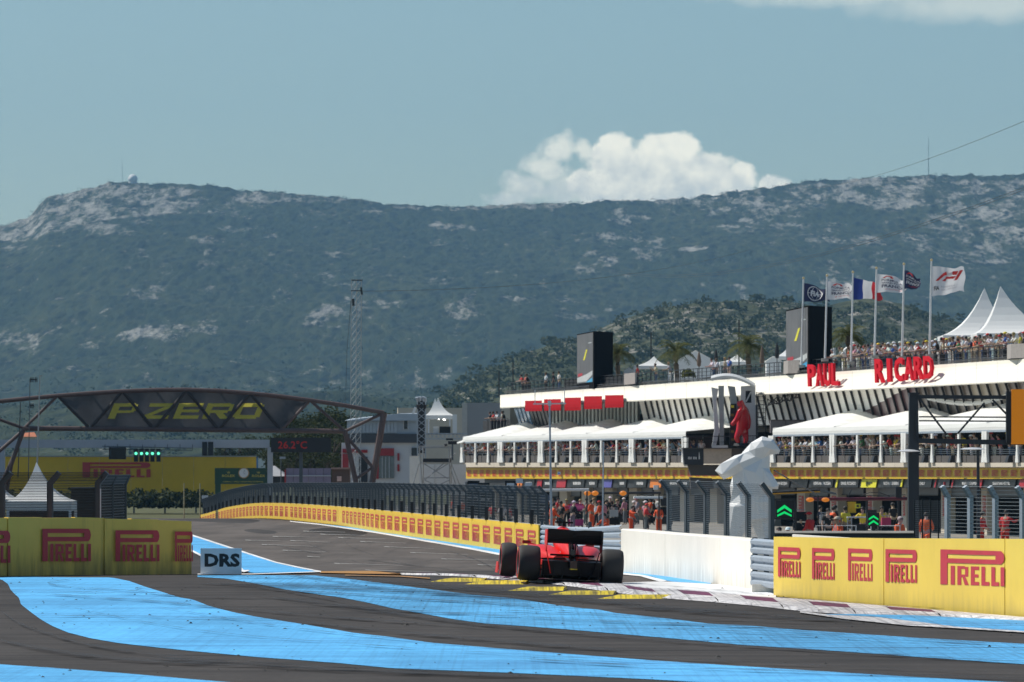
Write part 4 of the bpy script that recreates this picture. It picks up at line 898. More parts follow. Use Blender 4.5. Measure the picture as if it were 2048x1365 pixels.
MB().add([P(689, 842, D - 1), P(790, 828, D - 1), P(846, 828, D - 1), P(836, 841.5, D - 1), P(700, 838, D + 8), P(846, 826, D + 8)], [(0, 1, 4), (1, 2, 5, 4), (0, 3, 2, 1)]).build('roof', m_blug, rc)
for x in range(697, 794, 7): bx('cladding_panel', x, 843, x + 6, 866, m_blug, .3, -.42)
w = bx('window', 808, 842, 815, 858, m_glass, .2, -.42); bx('frame', 806.5, 840.5, 807.6, 859.5, m_wht, .3, -.46, w); bx('frame', 815.4, 840.5, 816.5, 859.5, m_wht, .3, -.46, w)
bx('red_panel', 685, 898, 716, 906, m_redp, .3, -.3); bx('red_panel', 685, 908, 697, 985, m_redp, .3, -.3); bx('red_panel', 757, 897, 788, 912, m_redp, .3, -.3); bx('red_panel', 752, 913, 757.5, 958, m_redp, .3, -.3); bx('red_panel', 716, 900, 735, 906, m_redp, .3, -.3)
w = bx('window', 758, 913, 788, 957, M('grey window', (.16, .19, .19), .2), .2, -.25)
for x in (764, 771, 778): bx('mullion', x, 913, x + .9, 957, m_wht, .12, -.35, w)
bx('door', 718, 914, 735, 965, m_black, .3, -.3); bx('red_sign', 794.5, 907, 799, 922, m_redp, .2, -.25); bx('red_sign', 794.5, 929, 799, 943, m_redp, .2, -.25)
bx('window', 823, 896, 836, 914, m_glass, .2, -.25)
t = thing('kiosk', 'small brown and orange kiosk left of the bridge leg', 'kiosk', P(683, 975, 470)); bx('wall', 664, 938, 699, 985, M('brown kiosk', (.10, .06, .045), .6), 3, 0, t, 470); bx('roof', 662, 935.5, 702, 939, M('kiosk roof', (.3, .2, .17), .7), 3.6, -.3, t, 470); bx('sign', 674, 953, 683, 963, M('pale sign', (.6, .42, .38), .6), .1, -.12, t, 470)
t = thing('hoarding', 'faded purple grey hoarding panels behind the pit fence', 'hoarding', P(620, 975, 520))
for i in range(6): bx('panel', 572 + i * 15, 937, 586.4 + i * 15, 968, M('faded purple hoarding', (.22, .19, .27), .6, .15, .5), .3, .05 * (i % 2), t, 520)
bx('rail', 572, 951, 662, 953, m_gantry, .1, -.15, t, 520); bx('red_end', 569, 940, 572, 968, m_redp, .3, -.1, t, 520)
t = thing('marquee', 'low grey marquee roof beside the gantry post', 'tent', P(556, 955, 530)); MB().add([P(539, 953, 528), P(572, 953, 528), P(572, 948, 530), P(550, 932, 530), P(539, 932, 530), P(572, 953, 536), P(539, 953, 536)], [(0, 1, 2, 3, 4), (4, 3, 2, 1, 5, 6)]).build('roof', M('grey tent cloth', (.35, .35, .36), .7), t); bx('wall', 541, 953, 570, 985, m_black, 4, 0, t, 530)
o = pole('street_lamp', 'thin lamp pole behind the hoarding left of the kiosk', 562, 915, 985, 505, .06, 'lamp post', m_post); MB().box(P(565, 916, 505), (.5, .3, .2)).build('lamp_head', m_galv, o)
for x, l in ((368, 'grey marshal pole on the grass left of the wall end'), (400, 'thin dark pole next to the end of the pit wall')): pole('marker_pole', l, x, 967, 1042, 470, .06, 'pole', M('pale pole', (.35, .32, .2), .6))
t = thing('floodlight', 'small white lamp unit at the far end of the pit wall', 'lamp', P(410, 1005, 480)); MB().box(P(410, 996, 480), (.5, .4, .4)).build('lamp_body', m_steel_w, t); MB().bar(P(410, 998, 480), P(408, 1010, 480), .06).build('post', m_post, t)
# truss tower with lamps, twin pagoda tents, scaffold
def truss(b, p, q, w, n, r=.035):
    d = (q - p); a = Vector((w / 2, 0, 0)) if abs(d.z) > abs(d.x) else Vector((0, 0, w / 2)); c = Vector((0, w / 2, 0)); cs = [a + c, a - c, -a - c, -a + c]
    for o in cs: b.bar(p + o, q + o, r * 1.5)
    for i in range(n):
        for j in range(4): b.bar(p + d * (i / n) + cs[j], p + d * ((i + 1) / n) + cs[(j + 1) % 4], r)
t = thing('lighting_tower', 'dark truss tower topped with a cluster of lamps', 'tower', P(842, 985, 500)); b = MB(); truss(b, P(843, 985, 500), P(843, 800, 500), .72, 14, .05); b.build('truss', m_galv, t)
MB().box(P(843, 850, 501), (.6, .4, 5)).build('cable_sleeve', m_black, t)
for i, (x, y) in enumerate([(835, 797), (840, 796), (846, 796), (851, 798), (836, 812), (849, 812)]): MB().tube(P(x, y + 6, 499.6), P(x + (i % 3 - 1) * 1.5, y - 2, 499.5), .11, 8, .16).build('lamp', m_galv if i < 4 else m_black, t)
b = MB(); b.bar(P(826, 828, 499.5), P(831, 815, 499.5), .22); b.build('white_lamp', m_steel_w, t)
m_tent = M('white tent cloth', (.80, .81, .80), .6, .03, .6, trans=.18)
def pagoda(name, label, x0, x1, ye, xa, ya, d, dep, post_y=None, val=.35, group=None, mat=m_tent):
    """pagoda tent: square plan, concave roof rising to a point, a valance and corner posts"""
    a, c = P(x0, ye, d), P(x1, ye, d); w = c.x - a.x; ap = P(xa, ya, d + dep / 2); cen = Vector(((a.x + c.x) / 2, d + dep / 2, a.z)); h = ap.z - a.z
    t = thing(name, label, 'tent', Vector((cen.x, cen.y, P(x0, post_y or ye, d).z)), group); rows = []
    sq = []
    for k in range(24):
        q = k / 24 * 4; e = int(q); f = q - e; u, v = [(-1 + 2 * f, -1), (1, -1 + 2 * f), (1 - 2 * f, 1), (-1, 1 - 2 * f)][e]; sq.append((u, v))
    for i in range(9):
        s = i / 8; r = (1 - s); z = h * (s ** 1.9) if True else 0; z = h * (.30 * s + .70 * s ** 2.6)
        rows.append([cen + Vector(((ap.x - cen.x) * s + u * w / 2 * max(r, .004) * (1 if i else 1.01), v * dep / 2 * max(r, .004) * (1 if i else 1.01), z)) for u, v in sq])
    rows = [[p + Vector((0, 0, -val)) for p in rows[0]]] + rows
    MB().grid(rows, True).build('roof', mat, t)
    if post_y:
        for u in (-1, 1):
            for v in (-1, 1): p = cen + Vector((u * w * .485, v * dep * .485, 0)); MB().bar(p, Vector((p.x, p.y, P(x0, post_y, d).z)), .1).build('post', m_steel_w, t)
    return t
t = pagoda('pagoda_tent', 'front one of two small pale pagoda tents behind the scaffold', 856, 909, 831, 876, 796, 520, 2.6, 868); 
MB().box((P(904, 830, 519.9) + P(915, 866, 519.9)) / 2, (.4, .1, 1.7)).build('side_curtain', m_tent, t)
pagoda('pagoda_tent', 'rear one of two small pale pagoda tents behind the scaffold', 850, 900, 831, 870, 797, 526, 2.6, 868)
lampm = EM('lit lamp', (1, .96, .85), 8)
for i, (x, y) in enumerate([(878, 837), (888.5, 838.5)]):
    t = thing('studio_lamp', ('left' if i == 0 else 'right') + ' of two bright studio lamps under the small pagoda tent', 'lamp', P(x, y + 3, 521)); MB().ball(P(x, y, 521), .13, 10, 6).build('bulb', lampm, t); MB().bar(P(x, y - 6, 521), P(x, y - 2, 521), .05).build('hanger', m_black, t)
b = MB(); truss(b, P(852, 873, 518), P(935, 873, 518), .5, 10, .05); tag(b.build('stage_truss', m_galv), 'horizontal stage truss carrying the small tents deck', 'truss')
t = thing('stage_deck', 'dark stage deck with equipment under the small pagoda tents', 'stage', P(885, 868, 520)); MB().box(P(885, 868, 521.5), (3.4, 3, .12)).build('deck', m_black, t); MB().box(P(890, 860, 521.5), (1.0, .8, .6)).build('equipment_case', m_black, t); MB().box(P(872, 861, 521.5), (.5, .5, .7)).build('white_case', m_wht, t)
sc = thing('scaffold_tower', 'grey scaffold tower with a dark camera platform above the pit fence', 'scaffold', P(875, 985, 480)); m_sc = M('scaffold tube', (.36, .37, .38), .4, .1, 2, metal=.5)
X = [P(846, 985, 478), P(900, 985, 478), P(846, 985, 481), P(902, 985, 481)]
for p, tx in zip(X, (838, 898, 846, 902)): MB().tube(p, P(tx, 893, p.y), .055, 6).build('leg', m_sc, sc)
b = MB()
for (xa, ya, xb, yb) in [(846, 956, 902, 956), (838, 893, 902, 893), (842, 925, 902, 925), (838, 896, 902, 896), (848, 958, 896, 928), (848, 928, 896, 958), (848, 985, 900, 960), (848, 960, 900, 985), (850, 960, 912, 906), (898, 926, 916, 985), (902, 926, 925, 985), (838, 928, 822, 985)]: b.tube(P(xa, ya, 478.3), P(xb, yb, 478.3), .045, 6)
b.build('brace', m_sc, sc); MB().box(P(874, 921, 479.5), (2.3, 3, .3)).build('platform', m_black, sc)
t = thing('tv_camera', 'black television camera on the scaffold platform', 'camera', P(905, 922, 478)); MB().box(P(905, 886, 478), (.75, .45, .28)).build('camera_body', m_black, t); MB().box(P(899, 879, 478), (.6, .3, .16)).build('viewfinder', m_black, t); MB().tube(P(894, 889, 478), P(889, 891, 478), .12, 8).build('lens', m_black, t); MB().tube(P(905, 889, 478), P(905, 921, 478), .07, 6).build('pedestal', m_post, t)
def panel(name, label, x0, y0, x1, y1, d, m, cat, dep=.3, ch=None):
    a, c = P(x0, y0, d), P(x1, y1, d); t = MB().box((a + c) / 2 + Vector((0, dep / 2, 0)), (abs(c.x - a.x), dep, abs(c.z - a.z))).build(name, m); tag(t, label, cat)
    for nm, u0, v0, u1, v1, mm in (ch or []):
        p, q = P(x0 + (x1 - x0) * u0, y0 + (y1 - y0) * v0, d - .04), P(x0 + (x1 - x0) * u1, y0 + (y1 - y0) * v1, d - .04); MB().box((p + q) / 2, (abs(q.x - p.x), .08, abs(q.z - p.z))).build(nm, mm, t)
    return t
panel('white_screen', 'bright white sheet hanging left of the scaffold legs', 819, 912, 839, 985, 484, m_white_clean, 'screen', .2, [('hem', 0, 0, 1, .015, m_wht), ('hem', 0, .985, 1, 1, m_wht)])
panel('white_hoarding', 'pale grey panel wall behind the scaffold', 838, 929, 932, 990, 490, m_wht, 'hoarding', .4, [('joint', .33, 0, .335, 1, m_conc), ('joint', .66, 0, .665, 1, m_conc)])
panel('container', 'white container box right of the scaffold above the pit fence', 930, 958, 969, 990, 470, m_wht, 'container', 2.4, [('vent', .03, .2, .07, .5, m_black), ('vent', .10, .2, .14, .5, m_black), ('lid', 0, 0, 1, .05, m_steel_w)])
t = panel('stair_block', 'plain grey concrete block rising left of the pit building', 924, 806, 1003, 880, 548, M('grey render', (.30, .30, .30), .8, .05, .3), 'building', 5, [('pale_edge', 0, 0, .13, 1, M('paler grey', (.48, .46, .42), .8))])  # strip at the left edge is paler than the block
# T-shaped antenna
t = thing('antenna_mast', 'tall thin mast with a T shaped aerial in front of the pit building', 'antenna', P(1102, 1062, 230)); b = MB().tube(P(1103, 1062, 230), P(1099, 802, 230), .05, 8, .035); b.build('pole', m_galv, t)
b = MB(); b.bar(P(1066, 808.5, 230), P(1132, 807.5, 230), .05); b.bar(P(1070, 780, 230), P(1070, 808, 230), .03); b.bar(P(1129, 780, 230), P(1129, 808, 230), .03); b.box(P(1099, 807, 230), (.14, .14, .2)); b.build('aerial', m_steel_w, t)
pole('thin_pole', 'thin grey pole in front of the terrace right of the T aerial', 1207, 884, 1064, 240, .045, 'pole', m_galv, 1205)
for i, (x, y) in enumerate([(1021, 973), (1039, 962), (1057, 972)]):
    t = thing('box_aerial', ['left', 'upper', 'right'][i] + ' white box aerial of three on the pit wall fence', 'antenna', P(x, y + 12, 235), 'three white box aerials above the fence'); MB().box(P(x, y, 235), (.30, .15, .26 if i != 1 else .2)).build('panel', M('pale aerial', (.55, .6, .68), .4), t); MB().bar(P(x, y + 6, 235.05), P(x, y + 22, 235.05), .04).build('bracket', m_post, t)
# trees behind the bridge and beyond
m_pine = leaf_mat('pine needles', (.012, .022, .007), (.050, .060, .018), .5)
m_trunk = M('bark', (.08, .06, .045), .9, .3, 3, bump=.5)
def tree_mesh(seed, h=1.0, n=26, per=58):
    r = random.Random(seed); b = MB(); tr = MB()
    tr.path([(0, 0, 0), (.03 * r.uniform(-1, 1), .02, .3), (.06 * r.uniform(-1, 1), .02, .62), (.05 * r.uniform(-1, 1), 0, .9)], [.034, .027, .018, .006], 7)
    for k in range(n):
        z = r.uniform(.32, .97); a = r.uniform(0, 6.283); rr = .30 * math.sqrt(max(.05, 1 - ((z - .58) / .46) ** 2)) * r.uniform(.35, 1); p = Vector((math.cos(a) * rr, math.sin(a) * rr, z))
        tr.tube((0, 0, z * .72), p, .010, 5, .004)
        for _ in range(per):
            q = p + Vector((r.gauss(0, .055), r.gauss(0, .055), r.gauss(0, .04))); s = r.uniform(.012, .028); u = Vector((r.gauss(0, 1), r.gauss(0, 1), r.gauss(0, .6))).normalized(); w = u.cross(Vector((r.gauss(0, 1), r.gauss(0, 1), r.gauss(0, 1)))).normalized()
            b.add([q - u * s, q + w * s * .6, q + u * s, q - w * s * .6], [(0, 1, 2, 3)])
    return b, tr
PROTO = []
def tree(name, label, x, y0, y1, d, kind, wide=1.0, group=None):
    base = P(x, y0, d); h = (y0 - y1) * d / F; t = thing(name, label, 'tree', base, group)
    if len(PROTO) <= kind:
        for s in range(len(PROTO), kind + 1):
            b, tr = tree_mesh(40 + s); c_ = b.build('crown', m_pine, None, off=(0, 0, 0)); k_ = tr.build('trunk', m_trunk, None, off=(0, 0, 0)); PROTO.append((c_.data, k_.data)); bpy.data.objects.remove(c_); bpy.data.objects.remove(k_)
    for nm, me in zip(('crown', 'trunk'), PROTO[kind]):
        o = bpy.data.objects.new(nm, me); C.objects.link(o); o.parent = t
    t.scale = (h * wide, h * wide, h); t.rotation_euler = (0, 0, x * .37); return t
rn = random.Random(9)
ORDT = ['first', 'second', 'third', 'fourth', 'fifth', 'sixth', 'seventh', 'eighth', 'ninth', 'tenth', 'eleventh', 'twelfth', 'thirteenth', 'fourteenth', 'fifteenth', 'sixteenth', 'seventeenth', 'eighteenth', 'nineteenth', 'twentieth', 'twenty-first', 'twenty-second', 'twenty-third', 'twenty-fourth']
spots = [(585, 835, 620), (610, 815, 640), (640, 812, 600), (668, 822, 590), (600, 850, 585), (632, 838, 580), (662, 845, 575), (690, 850, 585), (655, 870, 565), (700, 872, 575), (620, 875, 572), (590, 878, 570), (560, 870, 600), (535, 872, 620), (725, 842, 640), (748, 835, 650), (775, 826, 660), (802, 818, 640), (826, 812, 655), (680, 815, 650), (905, 806, 640), (925, 815, 650), (940, 830, 640), (865, 822, 660), (480, 872, 660), (510, 868, 655), (450, 880, 660), (555, 892, 590), (575, 905, 575), (640, 890, 560), (572, 868, 560), (604, 862, 556), (668, 868, 552), (590, 890, 550), (622, 900, 548), (655, 905, 545), (684, 880, 556), (575, 920, 546), (592, 858, 562), (628, 866, 559), (648, 880, 555), (610, 884, 553), (680, 858, 563), (700, 848, 570), (566, 884, 560), (640, 832, 585), (676, 836, 580), (608, 836, 588)]
wh = ['behind the right half of the bridge', 'beyond the bridge end', 'behind the control building', 'under the temperature display', 'between the grey block and the small tents']
spots = [(x, y, d if x > 556 else d + 100) for x, y, d in spots]
seen_t = {}
for i, (x, y, d) in enumerate(sorted(spots)):
    pl = wh[4] if x > 850 else wh[2] if x > 720 else wh[3] if y > 862 else wh[1] if x > 655 else wh[0]
    seen_t[pl] = seen_t.get(pl, 0) + 1; tree('pine_tree', f'{ORDT[seen_t[pl] - 1]} dark green pine from the left {pl}', x, 985 if d < 600 else 975, y, d, i % 5, rn.uniform(1.0, 1.35), f'dark pines {pl}')
# dark hedge under the far yellow wall, hillside trees left of the pit building
b = MB(); rn = random.Random(3)
for i in range(300):
    x = rn.uniform(-30, 430); clump(b, P(x, 1031, rn.uniform(672, 686)), rn.uniform(.9, 1.4), rn.uniform(2.3, 3.2), 24, rn)
tag(b.build('hedge', m_pine), 'dark hedge in the shade below the far yellow wall', kind='stuff')
# tents behind the left fence
t = pagoda('pagoda_tent', 'white pointed pagoda tent behind the left catch fences', 14, 142, 1003, 73, 925, 205, 2.6, 1062, .35); MB().box((P(16, 1012, 205.1) + P(140, 1058, 205.1)) / 2, (2.2, .05, .8)).build('side_wall', m_black, t)
pagoda('pagoda_tent', 'second low white tent roof at far left behind the pointed tent', -60, 30, 1000, -10, 950, 216, 3.0, 1062, .35)
panel('dark_hut', 'dark wooden hut wall behind the dense fence end at left', 142, 975, 240, 1062, 212, M('dark hut boards', (.04, .033, .028), .8, .2, 2), 'hut', 2, [('board_joint', .25, 0, .26, 1, m_black), ('board_joint', .5, 0, .51, 1, m_black), ('board_joint', .75, 0, .76, 1, m_black), ('roof_edge', 0, 0, 1, .03, m_post)])
panel('blue_bin', 'small bright blue box standing by the end of the left fence', 190, 1026, 200, 1045, 150, M('blue box', (.03, .15, .45), .5), 'box', .2, [('lid', 0, 0, 1, .12, m_steel_w)])
# radar dome and masts on the crest
def crest(x): return min((Vector(v) for v in MV[228 * MN:231 * MN]), key=lambda v: abs(CX + v.x * F / v.y - x))
c = crest(265); k = c.y / F; z0 = ZC - (378 - YH) * k
t = thing('radar_dome', 'white radar dome on a round tower at the mountain summit', 'radar dome', (c.x, c.y - 6, z0)); cx, cy = (265.5 - CX) * (c.y - 6) / F, c.y - 6
MB().lathe([(6.2, -8), (6.2, 8.2), (6.8, 8.4), (6.8, 9.4), (5.2, 9.4)], (cx, cy, z0), (0, 0, 1), 20).build('tower', m_white_clean, t); MB().ball((cx, cy, z0 + 14.2), 7.4, 20, 12).build('dome', m_white_clean, t, smooth=True)
MB().box((cx + 12, cy + 5, z0 + .5), (26, 8, 5)).build('annexe', M('summit building', (.4, .36, .34), .8), t); MB().box((cx - 40, cy + 5, z0 - 1), (10, 8, 6)).build('annexe', MATS['summit building'], t)
def far_mast(label, x, y0, y1, w):
    c = crest(x); d = c.y - 5; b = MB(); p, q = P(x, y0, d), P(x, y1, d); t = thing('radio_mast', label, 'mast', p)
    b.tube(p, q, w, 5, w * .5); b.build('mast_pole', m_post, t)
    bb = MB()
    for f in (.25, .5, .75): bb.box(p.lerp(q, f), (w * 4, w * 4, w * 2))
    bb.build('antenna', m_post, t)
far_mast('tall thin radio mast left of the radar dome', 244.5, 384, 319, .32); far_mast('short radio mast farther left of the dome', 216, 386, 355, .3); far_mast('stub mast between the short mast and the tall one', 227, 384, 360, .35); far_mast('tall lattice radio mast on the right crest of the mountain', 1857, 362, 276, .5)
# power lines
def wire(label, pts, r):
    o = MB().path(pts, r, 4).build('power_line', m_post_d); tag(o, label, 'power line')
def sag(a, c, s, n=14): return [a.lerp(c, i / n) - Vector((0, 0, s * 4 * (i / n) * (1 - i / n))) for i in range(n + 1)]
wire('single power line rising to the upper right across the sky', sag(P(1600, 379, 1500), P(2120, 212, 620), 2.0), .03)
wire('upper of two parallel power lines crossing the mountain', sag(P(1180, 530, 2000), P(2110, 352, 800), 8), .045)
wire('lower of two parallel power lines crossing the mountain', sag(P(1180, 534, 2000), P(2110, 357, 800), 8), .045)
wire('faint cable from the lattice mast across the mountain', sag(P(722, 583, 520), P(1500, 500, 900), 1.5), .022)
# ---------------------------------------------------------------- the long pit building
NX, NY = -.982, -.188                                # its face looks towards the straight
def fdist(x, off=0.0):
    """distance at which column x of the photograph meets the face of the building, moved outwards by off metres"""
    return (NX * 30.0 + NY * 333.0 + off) / (NX * (x - CX) / F + NY)
def FP(x, y, off=0.0): return P(x, y, fdist(x, off))
def FZ(x, z, off=0.0):
    d = fdist(x, off); return Vector(((x - CX) * d / F, d, z))
NV = Vector((NX, NY, 0)); UV = Vector((-.188, .982, 0))
def xcol(p): return CX + p.x * F / p.y
topy = lambda x: 718 + (2048 - x) * .0694
boty = lambda x: 762 + (2048 - x) * .0506
evy = lambda x: 886 - (x - 905) * .0217
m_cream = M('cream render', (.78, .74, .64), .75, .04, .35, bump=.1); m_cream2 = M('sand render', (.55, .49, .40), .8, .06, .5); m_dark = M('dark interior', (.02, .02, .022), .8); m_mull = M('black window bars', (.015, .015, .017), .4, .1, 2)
m_blind = M('pale window glass', (.90, .88, .83), .6, .06, .12, spec=.05); m_blind2 = M('grey window glass', (.80, .79, .75), .6, .08, .12, spec=.05); m_maroon = M('deep maroon colour', (.085, .035, .042), .3, .15, .2); m_brown = M('brown pane colour', (.075, .055, .04), .3, .2, .2); m_tan = M('tan pane colour', (.30, .26, .2), .35, .15, .2)  # maroon, brown and tan colour areas in the window band
m_taupe = M('taupe panel', (.085, .075, .069), .7, .1, 1); m_shutter = M('grey roller shutter', (.16, .18, .21), .45, .1, .6)
pb = thing('pit_building', 'long cream pit building with a curved fascia, roof deck, terrace and garages', 'building', FZ(1600, -1.9))
xs = [1000 + (2160 - 1000) * i / 28 for i in range(29)]
for i, (xa, xb) in enumerate(zip(xs, xs[1:])):        # fascia in cast sections
    rows = []
    for x in (xa + .25, xb - .02):
        t_, b_ = topy(x), boty(x); r = [FZ(x, 8.1, -3)]; r.append(FP(x, t_, -.5)); r.append(FP(x, t_, 0))
        for k in range(1, 7): r.append(FP(x, t_ + (b_ - t_) * k / 6, 1.25 * (k / 6) ** 2.0))
        r += [FP(x, b_ + 2.2, 1.22), FP(x, b_ + 1.5, -1.0)]; rows.append(r)
    MB().grid(rows).build('fascia_section', m_cream, pb, smooth=False)
MB().poly([FP(1000.3, topy(1000), 0)] + [FP(1000.3, topy(1000) + (boty(1000) - topy(1000)) * k / 6, 1.25 * (k / 6) ** 2) for k in range(1, 7)] + [FP(1000.3, boty(1000), -3), FP(1000.3, topy(1000), -3)]).build('fascia_end', m_cream, pb)
MB().grid([[FZ(1000, 8.38, -.3), FZ(2200, 8.38, -.3)], [FZ(1000, 8.38, -.3) - NV * 30, FZ(2200, 8.38, -.3) - NV * 30]]).build('roof_deck', m_conc, pb)
MB().obox((FZ(1002, 5, -8) + FZ(1002, 5, -30)) / 2, NV * 11, UV * .2, (0, 0, 3.3)).build('end_wall', m_cream2, pb)
# slanted window band
def wy(x): return boty(x) + 1.5
def lowy(x): return boty(x) + 62
WT, WB = -.3, -.85
d = fdist(2150); cols = []
while d < fdist(1278): cols.append(CX + ((NX * 30 + NY * 333 - NY * d) / NX) * F / d); d += 2.03
def wp(x, f, o=0): 
    return FP(x, wy(x), WT + o).lerp(FP(x + (WT - WB) * F / fdist(x), lowy(x), WB + o), f)
for i, (xa, xb) in enumerate(zip(cols, cols[1:])):
    xm = (xa + xb) / 2; m = m_blind if xm > 1560 else (m_blind2 if int(i / 5) % 2 else m_blind)
    diag = (1812 - xm) / 118.0
    if xm > 1830: m = m_brown if (xm < 1930 or xm > 2010) else m_tan; diag = -1
    MB().grid([[wp(xa, 0), wp(xa, 1)], [wp(xb, 0), wp(xb, 1)]]).build('window_pane', m, pb)
    if 0 < diag < 1.2:
        f = max(0, min(.97, diag * .85)); f2 = max(0, min(.97, ((1812 - xb) / 118.0) * .85)); MB().poly([wp(xa, f, .03), wp(xb, f2, .03), wp(xb, 1, .03), wp(xa, 1, .03)]).build('maroon_area', m_maroon, pb)
    elif diag <= 0 and xm <= 1830: MB().grid([[wp(xa, 0, .03), wp(xa, 1, .03)], [wp(xb, 0, .03), wp(xb, 1, .03)]]).build('maroon_area', m_maroon, pb)
    MB().bar(wp(xa, -.01, .1), wp(xa, 1, .1), .11, .14, up=NV).build('mullion', m_mull, pb)
b = MB(); b.path([wp(x, .33 + .3 * math.sin((x - 1840) / 60), .06) for x in range(1850, 2046, 14)], .14, 5); b.build('window_mark', m_blind2, pb)
# vertical striped windows and red hoods at the left
d0_, n = fdist(1277, -1.0), 34
for i in range(n):
    x = 1030 + (1277 - 1030) * i / n; x2 = 1030 + (1277 - 1030) * (i + 1) / n
    if x < 1092: p = [FP(x, wy(x) + 3, -.2), FP(x2 - 2.6, wy(x) + 3, -.2), FP(x2 + 8, 852, -1.0), FP(x + 11, 852, -1.0)]; m = m_black if i > 3 else M('blue glass', (.10, .22, .36), .2)
    else: p = [FP(x + 2.7, wy(x) + 1, -1.0), FP(x2 - 1.2, wy(x) + 1, -1.0), FP(x2 - 1.2, 850, -1.0), FP(x + 2.7, 850, -1.0)]; m = M('pale glass', (.55, .60, .58), .6, .15, .5, spec=.1)
    MB().prism(p, NV * .08).build('window_pane', m, pb)
MB().grid([[FP(1020, 805, -1.3), FP(1280, 795, -1.3)], [FP(1020, 858, -1.6), FP(1280, 858, -1.6)]]).build('window_frame', m_mull, pb)
m_hood = M('red awning cloth', (.30, .008, .012), .8, .08, 2, spec=.04)
for (xa, xb, ya, yb_) in [(1050, 1084, 802, 823), (1088, 1122, 799, 822), (1129, 1162, 796, 822), (1168, 1204, 793, 819), (1210, 1247, 791, 816)]:
    rows = []
    for k in range(7):
        f = k / 6; a = f * math.pi / 2; o = 1.0 + 1.1 * math.sin(a); y = ya + (yb_ - ya) * (1 - math.cos(a)); rows.append([FP(xa, y, o), FP(xb, y - .6, o)])
    b = MB().grid(rows); b.poly([r[0] for r in rows] + [FP(xa, yb_, 1.0)]); ho = b.build('red_hood', m_hood, pb); MB().poly([r[1] + UV * .06 for r in rows] + [FP(xb, yb_, 1.0) + UV * .06]).build('hood_shade_panel', m_mull, ho)  # black panel closing the hood's near end, coloured as its inner shade
# terrace slab, its face bands
T0 = 3.0
SX = [926 + (2160 - 926) * i / 20 for i in range(21)]
for xa, xb in zip(SX, SX[1:]):
    b = MB().grid([[FP(x, 926, T0 - .05), FP(x, 926, T0), FP(x, 934.5, T0), FP(x, 936, T0 - .4)] for x in (xa + .15, xb - .05)]); b.build('slab_section', m_cream2, pb)
MB().grid([[FP(x, 926.2, T0 - .05), FP(x, 929, -8)] for x in SX]).build('terrace_floor', m_conc, pb)
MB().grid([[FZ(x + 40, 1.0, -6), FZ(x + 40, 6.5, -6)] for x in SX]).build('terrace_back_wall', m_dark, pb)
MB().grid([[FP(x, 936, T0 - .4), FP(x, 936.5, T0 - .75)] for x in SX]).build('soffit', m_taupe, pb)
MB().grid([[FP(x, 936.5, T0 - .45), FP(x, 958, T0 - .45)] for x in [930] + SX[1:]]).build('yellow_band', M('yellow band', (.66, .43, .02), .5, .06, .5), pb)
b = MB(); x = 934.0
while x < 2150:
    w = 9.5 * (x + 1150) / 3198 * 1.25; 
    for xx in (x, ): logo(b, lambda u, v, xx=xx, w=w: FP(xx + u * w, 953 - 12 * v, T0 - .40))
    x += w * 1.62
tag(b.build('small_logos', m_red_print, pb), kind='stuff')
MB().grid([[FP(x, 958.2, T0 - .7), FP(x, 976, T0 - .7)] for x in [935] + SX[1:]]).build('name_board_strip', M('charcoal board', (.03, .033, .036), .5, .1, .5), pb)
m_pb = M('black name board', (.012, .013, .015), .4); m_txt = M('white lettering', (.6, .6, .6), .5)
NB = T0 - .64
def nboard(xa, xb, txt=None, m=None, tm=None, sl=3.0, tx=None):
    o = MB().prism([FP(xa + sl, 959, NB), FP(xb + sl, 959, NB), FP(xb, 975.5, NB), FP(xa, 975.5, NB)], NV * .03).build('name_board', m or m_pb, pb)
    if txt:
        b = MB(); a, c = (tx or (xa + 5, xb - 4)); lettering(b, txt, lambda u, v: FP(a + (c - a) * u, 970.2 - 6.4 * v, NB + .05), .02); b.build('lettering', tm or m_txt, o)
    return o
m_ybr = M('bright yellow panel', (.72, .66, .03), .5); m_orn = M('orange panel', (.68, .20, .03), .5); m_rb = M('red board', (.42, .02, .035), .5); m_pur = M('blue purple panel', (.10, .10, .36), .5)
nboard(1545, 1578, 'ROMAIN GROSJEAN'); nboard(1585, 1614); nboard(1622, 1665, 'KEVIN MAGNUSSEN'); nboard(1671, 1674, m=m_ybr); nboard(1677, 1716, 'DANIEL RICCIARDO'); 
o = nboard(1722, 1752, m=m_ybr); b = MB(); b.bar(FP(1734, 963, NB + .06), FP(1733, 972, NB + .06), .05, .03, up=NV); b.bar(FP(1734, 966, NB + .06), FP(1744, 965.5, NB + .06), .05, .03, up=NV); b.bar(FP(1734, 968.5, NB + .06), FP(1740, 968.3, NB + .06), .05, .03, up=NV); b.build('emblem', m_pb, o)
nboard(1762, 1801, 'NICO HULKENBERG'); nboard(1801, 1804, m=m_ybr); nboard(1812, 1862, 'PIERRE GASLY', tx=(1828, 1850)); nboard(1869, 1871, m=m_rb); nboard(1876, 1898, m=M('deep grey board', (.04, .04, .045), .5)); b = MB(); b.box(FP(1889, 968, NB + .05), (.1, .3, .2)); b.build('red_badge', m_rb, pb); nboard(1903, 1905, m=m_rb)
nboard(1918, 1957, 'MAX VERSTAPPEN', tx=(1924, 1954)); nboard(1958, 1963, m=m_rb); nboard(1976, 2030, 'SEBASTIAN VETTEL', tx=(1985, 2020)); nboard(2038, 2070, m=m_rb); nboard(2080, 2120)
